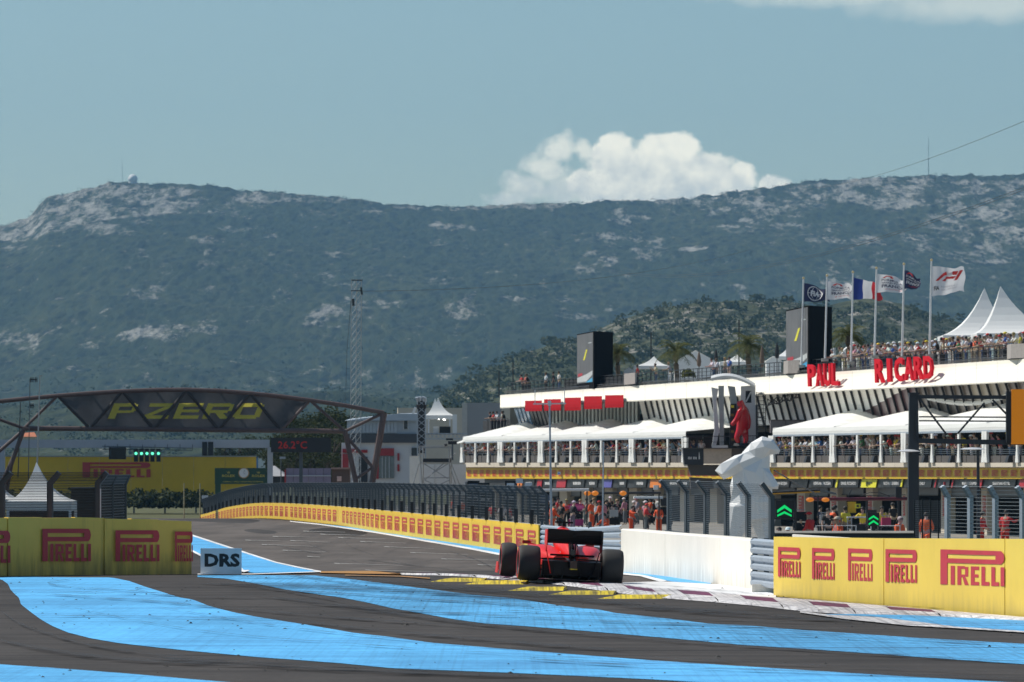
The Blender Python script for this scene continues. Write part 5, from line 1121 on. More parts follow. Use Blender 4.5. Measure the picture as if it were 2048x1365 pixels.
for xa, xb, m in [(1030, 1044, m_orn), (1047, 1068, None), (1074, 1083, m_rb), (1086, 1103, None), (1113, 1131, m_rb), (1140, 1168, None), (1174, 1194, None), (1207, 1223, m_pur), (1236, 1252, None), (1268, 1292, None), (1300, 1322, m_orn), (1334, 1360, None), (1362, 1378, None)]:
    o = nboard(xa, xb, m=m, sl=2)
    if m is None and xb - xa > 15:
        b = MB(); w = (xb - xa) / 9
        for k in range(2, 7): b.poly([FP(xa + w * k, 970, NB + .05), FP(xa + w * (k + .75), 970, NB + .05), FP(xa + w * (k + .75), 964.5, NB + .05), FP(xa + w * k, 964.5, NB + .05)])
        b.build('blurred_name', m_txt, o)
# garages: pillars, shutters, dark interiors
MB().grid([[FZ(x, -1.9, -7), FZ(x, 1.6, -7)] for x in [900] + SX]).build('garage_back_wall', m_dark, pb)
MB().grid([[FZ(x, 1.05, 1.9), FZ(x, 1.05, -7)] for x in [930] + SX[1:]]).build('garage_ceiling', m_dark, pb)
PIL = [(985, 992), (1030, 1040), (1074, 1086), (1119, 1134), (1163, 1178), (1209, 1225), (1258, 1274), (1308, 1319), (1360, 1373), (1420, 1434), (1480, 1494), (1530, 1545), (1594, 1610), (1660, 1675), (1732, 1746), (1803, 1813), (1882, 1892), (1962, 1974), (2046, 2060), (2130, 2146)]
for i, (xa, xb) in enumerate(PIL):
    p = MB().prism([FZ(xa, -1.9, .6), FZ(xb, -1.9, .6), FP(xb, 976.5, .6), FP(xa, 976.5, .6)], NV * -.6).build('pillar', m_cream2, pb)
    if xa > 1590: 
        b = MB(); logo(b, lambda u, v: FP(xa + 3 + (xb - xa - 6) * v, 992 + 40 * (1 - u) * (1.0 if xa < 1900 else 1), .63)); b.build('printed_logo', m_red_print, p)
for (a, b_), (c, e) in zip(PIL, PIL[1:]):
    k = (c - b_) * .15; hgt = 990 + ((a * 7) % 5)
    o = MB().prism([FP(b_ + k * .4, 976.5, .2), FP(c - k * .4, 976.5, .2), FP(c - k * .4, hgt, .2), FP(b_ + k * .4, hgt, .2)], NV * .06).build('roller_shutter', m_shutter, pb)
    MB().prism([FP(b_ + k * .4, hgt - 1, .28), FP(c - k * .4, hgt - 1, .28), FP(c - k * .4, hgt + .6, .28), FP(b_ + k * .4, hgt + .6, .28)], NV * .05).build('bottom_rail', m_mull, o)
# balustrade of the terrace: taupe panels, rails
b = MB(); xx = 930.0; k = 0
while xx < 2150:
    w = 13.5 * (xx + 1150) / 3198 * 1.3
    MB().prism([FP(xx + .5, 911.5, T0 - .1), FP(xx + w - .5, 911.5, T0 - .1), FP(xx + w - .5, 925.8, T0 - .1), FP(xx + .5, 925.8, T0 - .1)], NV * .05).build('parapet_panel', m_taupe, pb)
    xx += w
b = MB()
for z_ in (899.5, 903.5, 907.5):
    for xa, xb in zip(SX, SX[1:]): b.bar(FP(xa, z_, T0 - .08), FP(xb, z_, T0 - .08), .04)
b.build('terrace_rail', m_post, pb)
# canopies over the terrace
m_canopy = M('white canopy cloth', (.82, .82, .79), .6, .03, .35, trans=.12); m_dirty = M('weathered canopy cloth', (.5, .43, .33), .7, .2, .4)
def canopy(name, label, posts, group=None, xoff=0):
    t = thing(name, label, 'canopy', FP((posts[0] + posts[-1]) / 2, 926, T0))
    for xa, xb in zip(posts, posts[1:]):
        rows = []; n = 10; A, B_ = FP(xa, evy(xa), T0 + .12), FP(xb, evy(xb), T0 + .12); val = .46
        def q(u, w):                                  # u along the bay, w from the eave to the back
            p = A.lerp(B_, u); h = 1.25 * max(0, 1 - max(abs(u - .5) * 2, abs(w - .5) * 2) ** 1.0) ; h = h * .75 + .6 * (1 - abs(w - .5) * 2) * .55
            return p - NV * (w * 7.6) + Vector((0, 0, val + h))
        e0 = [A.lerp(B_, k / n) + Vector((0, 0, .03 * math.sin(k * 2.1))) for k in range(n + 1)]
        rows = [e0, [p + NV * .03 + Vector((0, 0, val * .5)) for p in e0]] + [[q(k / n, w / 10) for k in range(n + 1)] for w in range(11)]
        o = MB().grid(rows).build('roof_panel', m_canopy, t)
        MB().path([q(0, w / 10) + Vector((0, 0, .03)) for w in range(0, 11)], .05, 5).build('seam', m_canopy, o)
    for x in posts:
        for e in (-2.6, 2.6) if 930 < x < 2100 else (0,):
            k = .16; MB().prism([FP(x + e - 2.6, evy(x), T0 + .05), FP(x + e + 2.4, evy(x), T0 + .05), FP(x + e + 1.6, 905, T0 + .05), FP(x + e + 3.2, 925.5, T0 + .05), FP(x + e - 3.4, 925.5, T0 + .05), FP(x + e - 1.8, 905, T0 + .05)], NV * .15).build('post_curtain', m_canopy, t)
    for xa, xb in zip(posts, posts[1:]):
        for f in (.34, .67):
            x = xa + (xb - xa) * f; w = 1.2 + (x - 900) / 1600; MB().prism([FP(x - w, evy(x), T0 + .05), FP(x + w, evy(x), T0 + .05), FP(x + w * .7, 900, T0 + .05), FP(x + w * 1.5, 925.5, T0 + .05), FP(x - w * 1.8, 925.5, T0 + .05), FP(x - w * .7, 900, T0 + .05)], NV * .1).build('thin_post', m_canopy, t)
    b = MB().bar(FP(posts[0], evy(posts[0]), T0 + .1), FP(posts[-1], evy(posts[-1]), T0 + .1), .12); b.build('eave_beam', m_galv, t)
    return t
CL = [926, 1003, 1084, 1172, 1266, 1372]; CR = [1546, 1668, 1811, 1973, 2160]
ct = canopy('terrace_canopy', 'long white canopy tent over the left part of the terrace', CL)
MB().prism([FP(905, 889, T0 + .4), FP(926, 886, T0 + .4), FP(926, 884, T0 + .4), FP(960, 868, T0 - 3)], NV * .05).build('end_flap', m_canopy, ct)
canopy('terrace_canopy', 'long white canopy tent over the right part of the terrace', CR)
# loudspeakers on the terrace slab edge, one black wedge per post gap
k = 0
for posts, side in ((CL, 'left'), (CR, 'right')):
    for j, (xa, xb) in enumerate(zip(posts, posts[1:])):
        for f, w in ((.27, 'left'), (.6, 'middle')):
            x = xa + (xb - xa) * f
            if x > 2040 or x < 1000: continue
            s = px(fdist(x, T0)); p = FP(x, 925.5, T0 + .12)
            o = MB().add([p + v for v in [UV * -.3 + NV * .0, UV * .3, UV * .3 + NV * .35, UV * -.3 + NV * .35, UV * -.22 + Vector((0, 0, .42)), UV * .22 + Vector((0, 0, .42)), UV * .22 + NV * .22 + Vector((0, 0, .42)), UV * -.22 + NV * .22 + Vector((0, 0, .42))]], [(0, 1, 2, 3), (4, 7, 6, 5), (0, 4, 5, 1), (1, 5, 6, 2), (2, 6, 7, 3), (3, 7, 4, 0)]).build('loudspeaker', m_black)
            tag(o, f'black wedge loudspeaker, {w} gap, bay {["one", "two", "three", "four", "five"][j]} of the {side} terrace canopy', 'loudspeaker', 'black loudspeakers along the terrace edge'); k += 1
# roof deck: railing, planters, screens, tents, palms, parasols
def RZ(x, off, dz=0.0): return FZ(x, 8.4 + dz, off)
rl = thing('roof_railing', 'black steel railing along the edge of the roof deck', 'railing', RZ(1500, -.7)); m_rail = M('black railing', (.02, .02, .022), .5)
xx = 1016.0; k = 0; last = None
while xx < 2140:
    MB().bar(RZ(xx, -.7), RZ(xx, -.7, 1.05), .05).build('post', m_rail, rl)
    xx += 11 * (xx + 1150) / 3198
b = MB()
for dz in (.25, .5, .78, 1.05):
    for i in range(20): b.bar(RZ(1016 + i * 56, -.7, dz), RZ(1016 + (i + 1) * 56, -.7, dz), .035 if dz < 1 else .055)
b.build('rail', m_rail, rl)
MB().grid([[RZ(1128, -.75, .05), RZ(1128, -.75, .95)], [RZ(1248, -.75, .05), RZ(1248, -.75, .95)]]).build('dark_infill', m_dark, rl)
b = MB(); rnw = random.Random(4)
for j in range(4): b.path([RZ(1010 + i * 38, -.15 + .05 * rnw.uniform(-1, 1), .04 + .08 * j + .10 * rnw.random()) for i in range(31)], .025, 4)
tag(b.build('cables', m_post_d), 'loose dark cables lying along the top of the fascia', 'cables')
def boxq(name, cols, y0, y1, d, mats, label, cat, zbase=None):
    """upright block whose visible edges stand at three columns of the photograph"""
    pts = [P(x, y1, dd) for x, dd in cols]; z0 = zbase if zbase is not None else min(p.z for p in pts); z1 = max(P(x, y0, dd).z for x, dd in cols)
    a, b_, c = [Vector((p.x, p.y, z0)) for p in pts]; e = a + c - b_
    t = thing(name, label, cat, Vector(((a.x + c.x) / 2, (a.y + c.y) / 2, z0))); up = Vector((0, 0, z1 - z0))
    MB().add([a, b_, c, e, a + up, b_ + up, c + up, e + up], [(0, 1, 5, 4), (1, 2, 6, 5), (2, 3, 7, 6), (3, 0, 4, 7), (4, 5, 6, 7)]).build('cabinet', mats[0], t)
    return t, a, b_, c, up
def big_screen(label, cols, y0, y1):
    t, a, b_, c, up = boxq('video_screen', cols, y0, y1, 0, [M('matt black cloth', (.006, .006, .007), .95, .1, 3, spec=.05)], label, 'video screen', 8.4)
    n = (b_ - a).cross(Vector((0, 0, 1))).normalized()
    if n.x > 0: n = -n
    o = n * .04; q = lambda u, v: a + (b_ - a) * u + up * v + o
    MB().grid([[q(.03, .12), q(.97, .12)], [q(.03, .98), q(.97, .98)]]).build('screen', M('grey screen picture', (.115, .11, .115), .5, .25, .6), t)
    o = n * .06; pc = t.children[-1]
    MB().poly([q(.40, .52), q(.50, .52), q(.66, .70), q(.58, .70)]).build('yellow_figure', m_ybr, pc); MB().poly([q(.05, .14), q(.6, .14), q(.95, .25), q(.95, .32), q(.6, .27), q(.05, .22)]).build('pale_band', M('pale band', (.5, .52, .52), .5), pc); MB().poly([q(.1, .24), q(.36, .25), q(.36, .30), q(.1, .29)]).build('red_mark', m_rb, pc); MB().poly([q(.55, .125), q(.95, .125), q(.95, .2)]).build('blue_mark', M('bright blue mark', (.05, .35, .6), .5), pc); MB().poly([q(.7, .8), q(.9, .8), q(.9, .815), q(.7, .815)]).build('caption', M('pale band', (.5, .52, .52), .5), pc)
big_screen('smaller video screen with a black back at the left end of the roof', [(1154, 466), (1188, 455), (1226, 459)], 669, 752)
big_screen('larger video screen with a black side behind the first two flagpoles', [(1572, 398), (1618, 386), (1664, 390)], 621, 724)
for (xa, xm, xb, y0, y1, l) in [(1248, 1270, 1274, 748, 768, 'grey box planter at the roof edge beside a man in red'), (1567, 1576, 1598, 723, 747, 'grey box planter at the roof edge left of the first flagpole'), (2014, 2022, 2060, 690, 716, 'grey box planter at the far right of the roof edge')]:
    t, a, b_, c, up = boxq('planter', [(xa, fdist(xa, -.1)), (xm, fdist(xm, .1) - 1), (xb, fdist(xb, -.2))], y0, y1, 0, [M('pale taupe box', (.33, .30, .28), .7)], l, 'planter')
    MB().add([a + up * 1.01, b_ + up * 1.01, c + up * 1.01, a + c - b_ + up * 1.01], [(0, 1, 2, 3)]).build('rim', m_taupe, t)
m_palm = leaf_mat('palm leaves', (.05, .068, .018), (.17, .175, .06), 1.2); m_ptr = M('palm trunk', (.12, .09, .06), .95, .35, 4, bump=.6)
def palm_frond(b, o, az, el, ln, rnd, drop):
    pts = []; d = Vector((math.cos(az) * math.cos(el), math.sin(az) * math.cos(el), math.sin(el))); p = o.copy(); n = 12
    for i in range(n + 1): pts.append(p.copy()); p += d * ln / n; d = (d + Vector((0, 0, -drop / n * (1 + i * .12)))).normalized()
    for i in range(1, n):
        t = i / n; a = (pts[i + 1] - pts[i - 1]).normalized(); s = a.cross(Vector((0, 0, 1))).normalized(); L_ = ln * .30 * math.sin(math.pi * min(1, t * .85 + .14)) + .04
        for sg in (-1, 1):
            for h in (0, .5):
                q = pts[i].lerp(pts[i + 1], h); e = q + s * sg * L_ * rnd.uniform(.75, 1.1) + a * L_ * .55 - Vector((0, 0, L_ * rnd.uniform(.15, .55))); b.add([q - a * .022 * ln * .5, e, q + a * .022 * ln * .5], [(0, 1, 2)])
    b.path([pts[i] for i in range(0, n + 1, 2)], [.03 * (1 - i / 7) + .006 for i in range(n // 2 + 1)], 4)
def palm(label, x, ycr, off, r, seed, up=1.0):
    rnd = random.Random(seed); base = RZ(x, off); d = base.y; top = P(x, ycr, d); t = thing('palm_tree', label, 'palm tree', base, 'palms in a row along the roof deck')
    b = MB(); n = 6
    b.path([base.lerp(top, i / n) + Vector((.04 * math.sin(i), 0, 0)) for i in range(n + 1)], [.26, .23, .21, .20, .21, .26, .18], 9); b.build('trunk', m_ptr, t)
    for i in range(30):
        f = MB(); el = rnd.uniform(-.25, 1.25) * up; palm_frond(f, top, i * 2.4 + rnd.uniform(-.2, .2), el, r * rnd.uniform(.85, 1.15), rnd, 1.55 if el > .3 else 1.0); f.build('frond', m_palm, t)
palm('leftmost roof palm, in front of the smaller screen back', 1236, 707, -5, 1.75, 1); palm('bushy roof palm beside the white gable tent', 1353, 706, -6, 1.9, 2); palm('tallest roof palm behind the arched podium roof', 1497, 692, -6, 1.9, 3); palm('roof palm right of the large screen behind flagpoles', 1698, 672, -7, 1.7, 4)
def bush(label, x, y, off, r, seed):
    b = MB(); rnd = random.Random(seed); base = RZ(x, off); t = thing('shrub', label, 'shrub', base); clump(b, base + Vector((0, 0, .3)), r, r * 1.7, 160, rnd); b.build('foliage', m_palm, t); MB().lathe([(.2, 0), (.3, .35), (.27, .35), (.001, .3)], base, (0, 0, 1), 10).build('pot', m_taupe, t)
bush('round green shrub on the roof right of the second palm', 1376, 735, -3, .55, 1); bush('small green shrub below the rightmost roof palm', 1708, 700, -3, .4, 2); bush('green shrub left of the large white pagoda tents', 1876, 672, -6, .8, 3); bush('low shrub left of the man in red by the planter', 1258, 735, -4, .4, 4)
def gable(name, label, x0, x1, ye, yr, off, dep, wall=True, m=None, ybase=None):
    d = fdist((x0 + x1) / 2, off); a, c = P(x0, ye, d), P(x1, ye, d); r = P((x0 + x1) / 2, yr, d); zb = 8.4; t = thing(name, label, 'tent', Vector((r.x, d, zb))); D_ = Vector((0, dep, 0)); ov = Vector((.12, 0, .06)); m = m or m_tent
    MB().add([a - ov, r + Vector((0, -.1, .05)), c + Vector((.12, 0, -.06)), a - ov + D_, r + Vector((0, 0, .05)) + D_, c + Vector((.12, 0, -.06)) + D_], [(0, 1, 4, 3), (1, 2, 5, 4)]).build('roof', m, t)
    if wall: MB().add([Vector((a.x, d, zb)), Vector((c.x, d, zb)), c, r, a], [(0, 1, 2, 3, 4)]).build('gable_wall', m, t); MB().add([Vector((a.x, d, zb)), a, a + D_, Vector((a.x, d + dep, zb))], [(0, 1, 2, 3)]).build('side_wall', m, t)
    else:
        for q in (a, a.lerp(c, .33), a.lerp(c, .66), c): MB().bar(Vector((q.x, q.y, zb)), q, .07).build('post', m_steel_w, t)
        MB().grid([[a - ov, c + Vector((.12, 0, -.06))], [a - ov - Vector((0, 0, .22)), c + Vector((.12, 0, -.28))]]).build('valance', m, t)
def low_tent(label, x0, x1, ye, ya, off): d = fdist((x0 + x1) / 2, off); pagoda('marquee', label, x0, x1, ye, (x0 + x1) / 2 + 4, ya, d, 3.2, ye + (ZC + (YH - ye) * d / F - 8.4) * F / d, .22)
low_tent('open white marquee on the roof between the first two palms', 1268, 1340, 732, 713, -5)
gable('marquee', 'closed white gable tent right of the second roof palm', 1352, 1430, 722, 702, -10, 6)
low_tent('white tent roof partly hidden by the tall palm', 1440, 1500, 724, 709, -8); low_tent('white tent left of the large screen', 1550, 1592, 713, 696, -12); gable('marquee', 'low white tent edge left of the tent by the large screen', 1533, 1562, 722, 714, -6, 3); gable('marquee', 'white gable tent behind the rightmost roof palm', 1690, 1732, 700, 684, -12, 4)
gable('marquee', 'tiny white tent roof behind the roof palm at the left screen', 1248, 1266, 741, 736, -4, 2)
def parasol(label, x, y0, y1, off, m):
    d = fdist(x, off); p, q = P(x, y1, d), P(x, y0, d); t = thing('parasol', label, 'parasol', Vector((p.x, p.y, 8.4)), 'closed parasols on the roof deck'); h = q.z - p.z; MB().tube(Vector((p.x, p.y, 8.4)), q, .03, 6).build('pole', m_taupe, t); MB().lathe([(.03, 0), (.14, h * .08), (.17, h * .35), (.10, h * .75), (.02, h)], p, (0, 0, 1), 8).build('folded_cloth', m, t)
m_pbr = M('brown parasol cloth', (.16, .11, .08), .8); parasol('closed brown parasol beside the round roof shrub', 1398, 703, 734, -2.5, m_pbr); parasol('closed black parasol left of the tall roof palm', 1432, 699, 724, -5, m_black); parasol('closed black parasol between the tall palm and the large screen', 1554, 685, 718, -4, m_black); parasol('closed brown parasol right of the tall roof palm', 1524, 690, 736, -2, m_pbr)
for i, (x, y0, off, l) in enumerate([(1302, 664, -9, 'slim metal pole standing on the roof between two palms'), (1478, 640, -8, 'dark mast with small aerials behind the tall roof palm'), (1026, 725, -4, 'thin dark pole at the left end of the roof'), (998, 742, -3, 'pole with a blue flag at the roof left end'), (1669, 696, -6, 'white lamp post beside the rightmost palm')]):
    b = RZ(x, off); q = P(x, y0, b.y); MB().tube(b, q, .05, 6); o = MB().tube(b, q, .055 if i != 4 else .09, 6).build('roof_pole', m_post_d if i != 4 else m_steel_w); tag(o, l, 'pole')
# large pagoda tents at the right end of the roof
D2 = 352
pagoda('pagoda_tent', 'farther of two tall white pagoda tents at the right of the roof', 1887, 2046, 671, 1969, 577, 362, 5.0, 735, .28)
pagoda('pagoda_tent', 'nearer and larger of two tall white pagoda tents at right', 1955, 2130, 667, 2001, 573, 350, 5.0, 735, .28)
# flags
m_navy = M('navy flag cloth', (.022, .028, .085), .7, .1, 2, trans=.2); m_wfl = M('white flag cloth', (.72, .72, .74), .7, .05, 2, trans=.3); m_fblue = M('blue flag cloth', (.02, .045, .24), .7, .1, 2, trans=.25); m_fred = M('red flag cloth', (.55, .03, .04), .7, .1, 2, trans=.25); m_pole = M('white flagpole paint', (.68, .69, .70), .35, .04, 2); m_fred2 = M('red flag print', (.58, .03, .025), .6); m_ngr = M('navy flag print', (.05, .06, .12), .6); m_wpr = M('white flag print', (.7, .7, .7), .6)
FLAGS = [(1605, 735, 558, (1608, 567), (1660, 610), .62, 'fia'), (1652, 722, 553, (1655, 563), (1706, 606), .35, 'gp'), (1704, 728, 546, (1707, 556), (1763, 607), .55, 'fr'), (1751, 716, 538, (1754, 548), (1812, 592), .45, 'gp'), (1806, 718, 530, (1807, 540), (1841, 585), .7, 'navy'), (1861, 714, 522, (1864, 533), (1930, 593), -.05, 'f1')]
FLAB = {'fia': 'navy flag with a white ringed emblem on the leftmost flagpole', 'fr': 'blue white and red tricolour flag on the third flagpole', 'navy': 'narrow furled navy flag with red and white print on the fifth flagpole', 'f1': 'large white flag with a red racing emblem on the rightmost flagpole'}
gpn = 0
for i, (x, yb_, yt, (fx0, fy0), (fx1, fy1), sag_, kind) in enumerate(FLAGS):
    d = fdist(x, -.25); b = P(x - 2, yb_, d); q = P(x + 2, yt, d); t = thing('flagpole', ['leftmost', 'second', 'third', 'fourth', 'fifth', 'rightmost'][i] + ' white flagpole of six at the roof edge', 'flagpole', b, 'six white flagpoles at the roof edge')
    MB().tube(b, q, .075, 8, .05).build('pole', m_pole, t); MB().ball(q + Vector((0, 0, .05)), .09, 8, 5).build('finial', M('brass finial', (.55, .45, .25), .35, metal=.6), t); MB().box(b + Vector((0, 0, .06)), (.45, .45, .2)).build('base', m_conc, t)
    W_, H_ = (fx1 - fx0) * d / F, (fy1 - fy0) * d / F; o0 = P(fx0, fy0, d)
    hh = H_ if sag_ < .1 else H_ * .86
    def fl(u, v, off=0.0, o0=o0, W_=W_, hh=hh, sag_=sag_, i=i):
        """cloth: u from the pole to the fly, v from the top down"""
        w = .16 * u * math.sin(5.5 * u + 1.3 * v + i * 1.7) + .05 * u * math.sin(13 * u + 2 * v + i); dz = -sag_ * hh * (u ** 1.5) * (.55 * (1 - v) + .22); 
        return o0 + Vector((W_ * (u + .03 * math.sin(7 * v + i) * u), w * 2.6 - off, -hh * (v * (1 - (.14 if sag_ > .1 else .26) * u) + (0 if sag_ > .1 else .10 * u)) + dz + (.10 * math.sin(8 * u + i * 1.3 + 1.5 * v) + .04 * math.sin(17 * u + i)) * u))
    def cloth(u0, u1, m, nm, par=None, off=0): return MB().grid([[fl(u0 + (u1 - u0) * a / 14, c / 10, off) for c in range(11)] for a in range(15)]).build(nm, m, par, smooth=True)
    lab_ = FLAB.get(kind) or ('white flag with navy lettering and a red mark on the %s flagpole' % ('second' if gpn == 0 else 'fourth')); gpn += kind == 'gp'
    f = thing('flag', lab_, 'flag', o0)
    if kind == 'fr':
        for k, m in enumerate((m_fblue, m_wfl, m_fred)): cloth(k / 3, (k + 1) / 3, m, 'stripe', f)
    else:
        cl = cloth(0, 1, m_navy if kind in ('fia', 'navy') else m_wfl, 'cloth', f); pr = MB(); pr2 = MB(); S_ = .035
        def txt(mb, st, u0, u1, v0, v1, bold=.02): lettering(mb, st, lambda a, c: fl(u0 + (u1 - u0) * a, v1 - (v1 - v0) * c, S_), bold)
        def quad(mb, pts): mb.poly([fl(u, v, S_) for u, v in pts])
        if kind == 'fia':
            for r0, r1 in ((.34, .38),):
                for k in range(28):
                    a, c = k / 28 * 6.2832, (k + 1) / 28 * 6.2832; quad(pr, [(.42 + r * math.cos(e) * .75, .5 + r * math.sin(e) * 1.15) for r, e in ((r0, a), (r1, a), (r1, c), (r0, c))])
            for r in (.14, ):
                for k in range(20):
                    a, c = k / 20 * 6.2832, (k + 1) / 20 * 6.2832; quad(pr, [(.42 + q_ * math.cos(e) * .75, .5 + .34 * math.sin(e) * 1.15) for q_, e in ((r, a), (r + .03, a), (r + .03, c), (r, c))])
            quad(pr, [(.17, .49), (.67, .49), (.67, .52), (.17, .52)]); txt(pr, 'FIA', .26, .60, .34, .66, .05)
        elif kind == 'f1':
            def f1(pts): quad(pr2, [(.10 + .86 * a, .14 + .36 * (1 - c)) for a, c in pts])
            f1([(0, 0), (.10, 0), (.30, .55), (.19, .55)]); f1([(.19, .55), (.30, .55), (.36, .62), (.36, .95), (.28, .8)]); f1([(.36, .62), (.74, .62), (.83, .95), (.36, .95)]); f1([(.22, 0), (.34, 0), (.40, .36), (.33, .30)]); f1([(.40, .22), (.62, .22), (.72, .48), (.40, .48)]); f1([(.33, .30), (.40, .22), (.40, .48), (.36, .46)]); f1([(.64, 0), (.76, 0), (1, .95), (.88, .95)])
            txt(pr, 'FIA', .06, .22, .68, .82, .03); pr3 = MB(); lettering(pr3, 'FORMULA 1', lambda a, c: fl(.28 + .5 * a, .74 - .07 * c, S_), 0); lettering(pr3, 'WORLD CHAMPIONSHIP', lambda a, c: fl(.28 + .5 * a, .84 - .06 * c, S_), 0); pr3.build('fine_print', M('grey flag print', (.35, .36, .40), .6), cl)
        else:
            wm = pr if kind == 'gp' else pr
            txt(pr, 'FORMULA 1', .16, .98, .24, .37); txt(pr, 'GRAND PRIX DE', .16, .98, .42, .51); txt(pr, 'FRANCE', .16, .90, .56, .74, .03); txt(pr2, 'LE CASTELLET', .28, .86, .80, .88, 0)
            quad(pr2, [(.18, .20), (.34, .05), (.52, .05), (.60, .18), (.50, .18), (.46, .10), (.36, .10), (.28, .20)])
        if pr.v: pr.build('print', m_wpr if kind in ('fia', 'navy') else m_ngr if kind == 'gp' else m_black, cl)
        if pr2.v: pr2.build('red_print', m_fred2, cl)
# the two words on the fascia
m_let = M('red letters', (.58, .010, .022), .6, .04, 3, spec=.08)
def word(st, x0, x1, ya0, ya1, yb0, yb1, label):
    n = len(st); mid = (x0 + x1) / 2; t = thing('fascia_lettering', label, 'sign', FP(mid, yb0, 1.0))
    for i, ch in enumerate(st):
        a = x0 + (x1 - x0) * i / n; w = (x1 - x0) / n; f = (i + .5) / n; top = ya0 + (ya1 - ya0) * f; bot = yb0 + (yb1 - yb0) * f
        vs, fs, tw = text2d(ch, .03); b = MB(); wf = .38 if ch == 'I' else .90
        fr = [FP(a + w * (.5 - wf / 2) + w * wf * u / tw + 1.5 * (1 - v), bot + (top - bot) * v, 1.12) for u, v in vs]
        ed = {}
        for q in fs:
            for k in range(len(q)): e = (q[k], q[(k + 1) % len(q)]); ed[e] = ed.get(e, 0) + 1
        n0 = len(fr); bk = [p - NV * .16 for p in fr]
        b.add(fr + bk, [tuple(q) for q in fs] + [tuple(reversed([k + n0 for k in q])) for q in fs] + [(e[1], e[0], e[0] + n0, e[1] + n0) for e in ed if (e[1], e[0]) not in ed])
        b.build('letter', m_let, t)
word('PAUL', 1613, 1676, 729, 725, 774, 771, 'first word of the bold red letters standing on the cream fascia')
word('RICARD', 1747, 1864, 718, 711, 767, 757, 'second and longer word of the red letters on the fascia')
# ---------------------------------------------------------------- people
m_skin = M('skin', (.5, .3, .2), .6, .06, 4, objcol=True); m_cloth = M('cloth', (.5, .5, .5), .85, .12, 6, objcol=True); m_hair = M('hair', (.05, .03, .02), .7, .2, 9, objcol=True)
def skin_mesh(name, verts, edges, radii, root, sub=1, mat=None):
    me = bpy.data.meshes.new(name); me.from_pydata(verts, edges, []); o = bpy.data.objects.new(name, me); C.objects.link(o)
    m = o.modifiers.new('skin', 'SKIN'); m.use_smooth_shade = True; s = o.modifiers.new('sub', 'SUBSURF'); s.levels = sub; s.render_levels = sub
    for i, r in enumerate(radii):
        v = me.skin_vertices[0].data[i]; v.radius = (r, r) if not isinstance(r, tuple) else r; v.use_root = (i == root)
    dg = bpy.context.evaluated_depsgraph_get(); r = bpy.data.meshes.new_from_object(o.evaluated_get(dg)); r.name = name
    bpy.data.objects.remove(o); bpy.data.meshes.remove(me); r.materials.clear(); r.materials.append(mat); 
    r.polygons.foreach_set('use_smooth', [True] * len(r.polygons)); return r
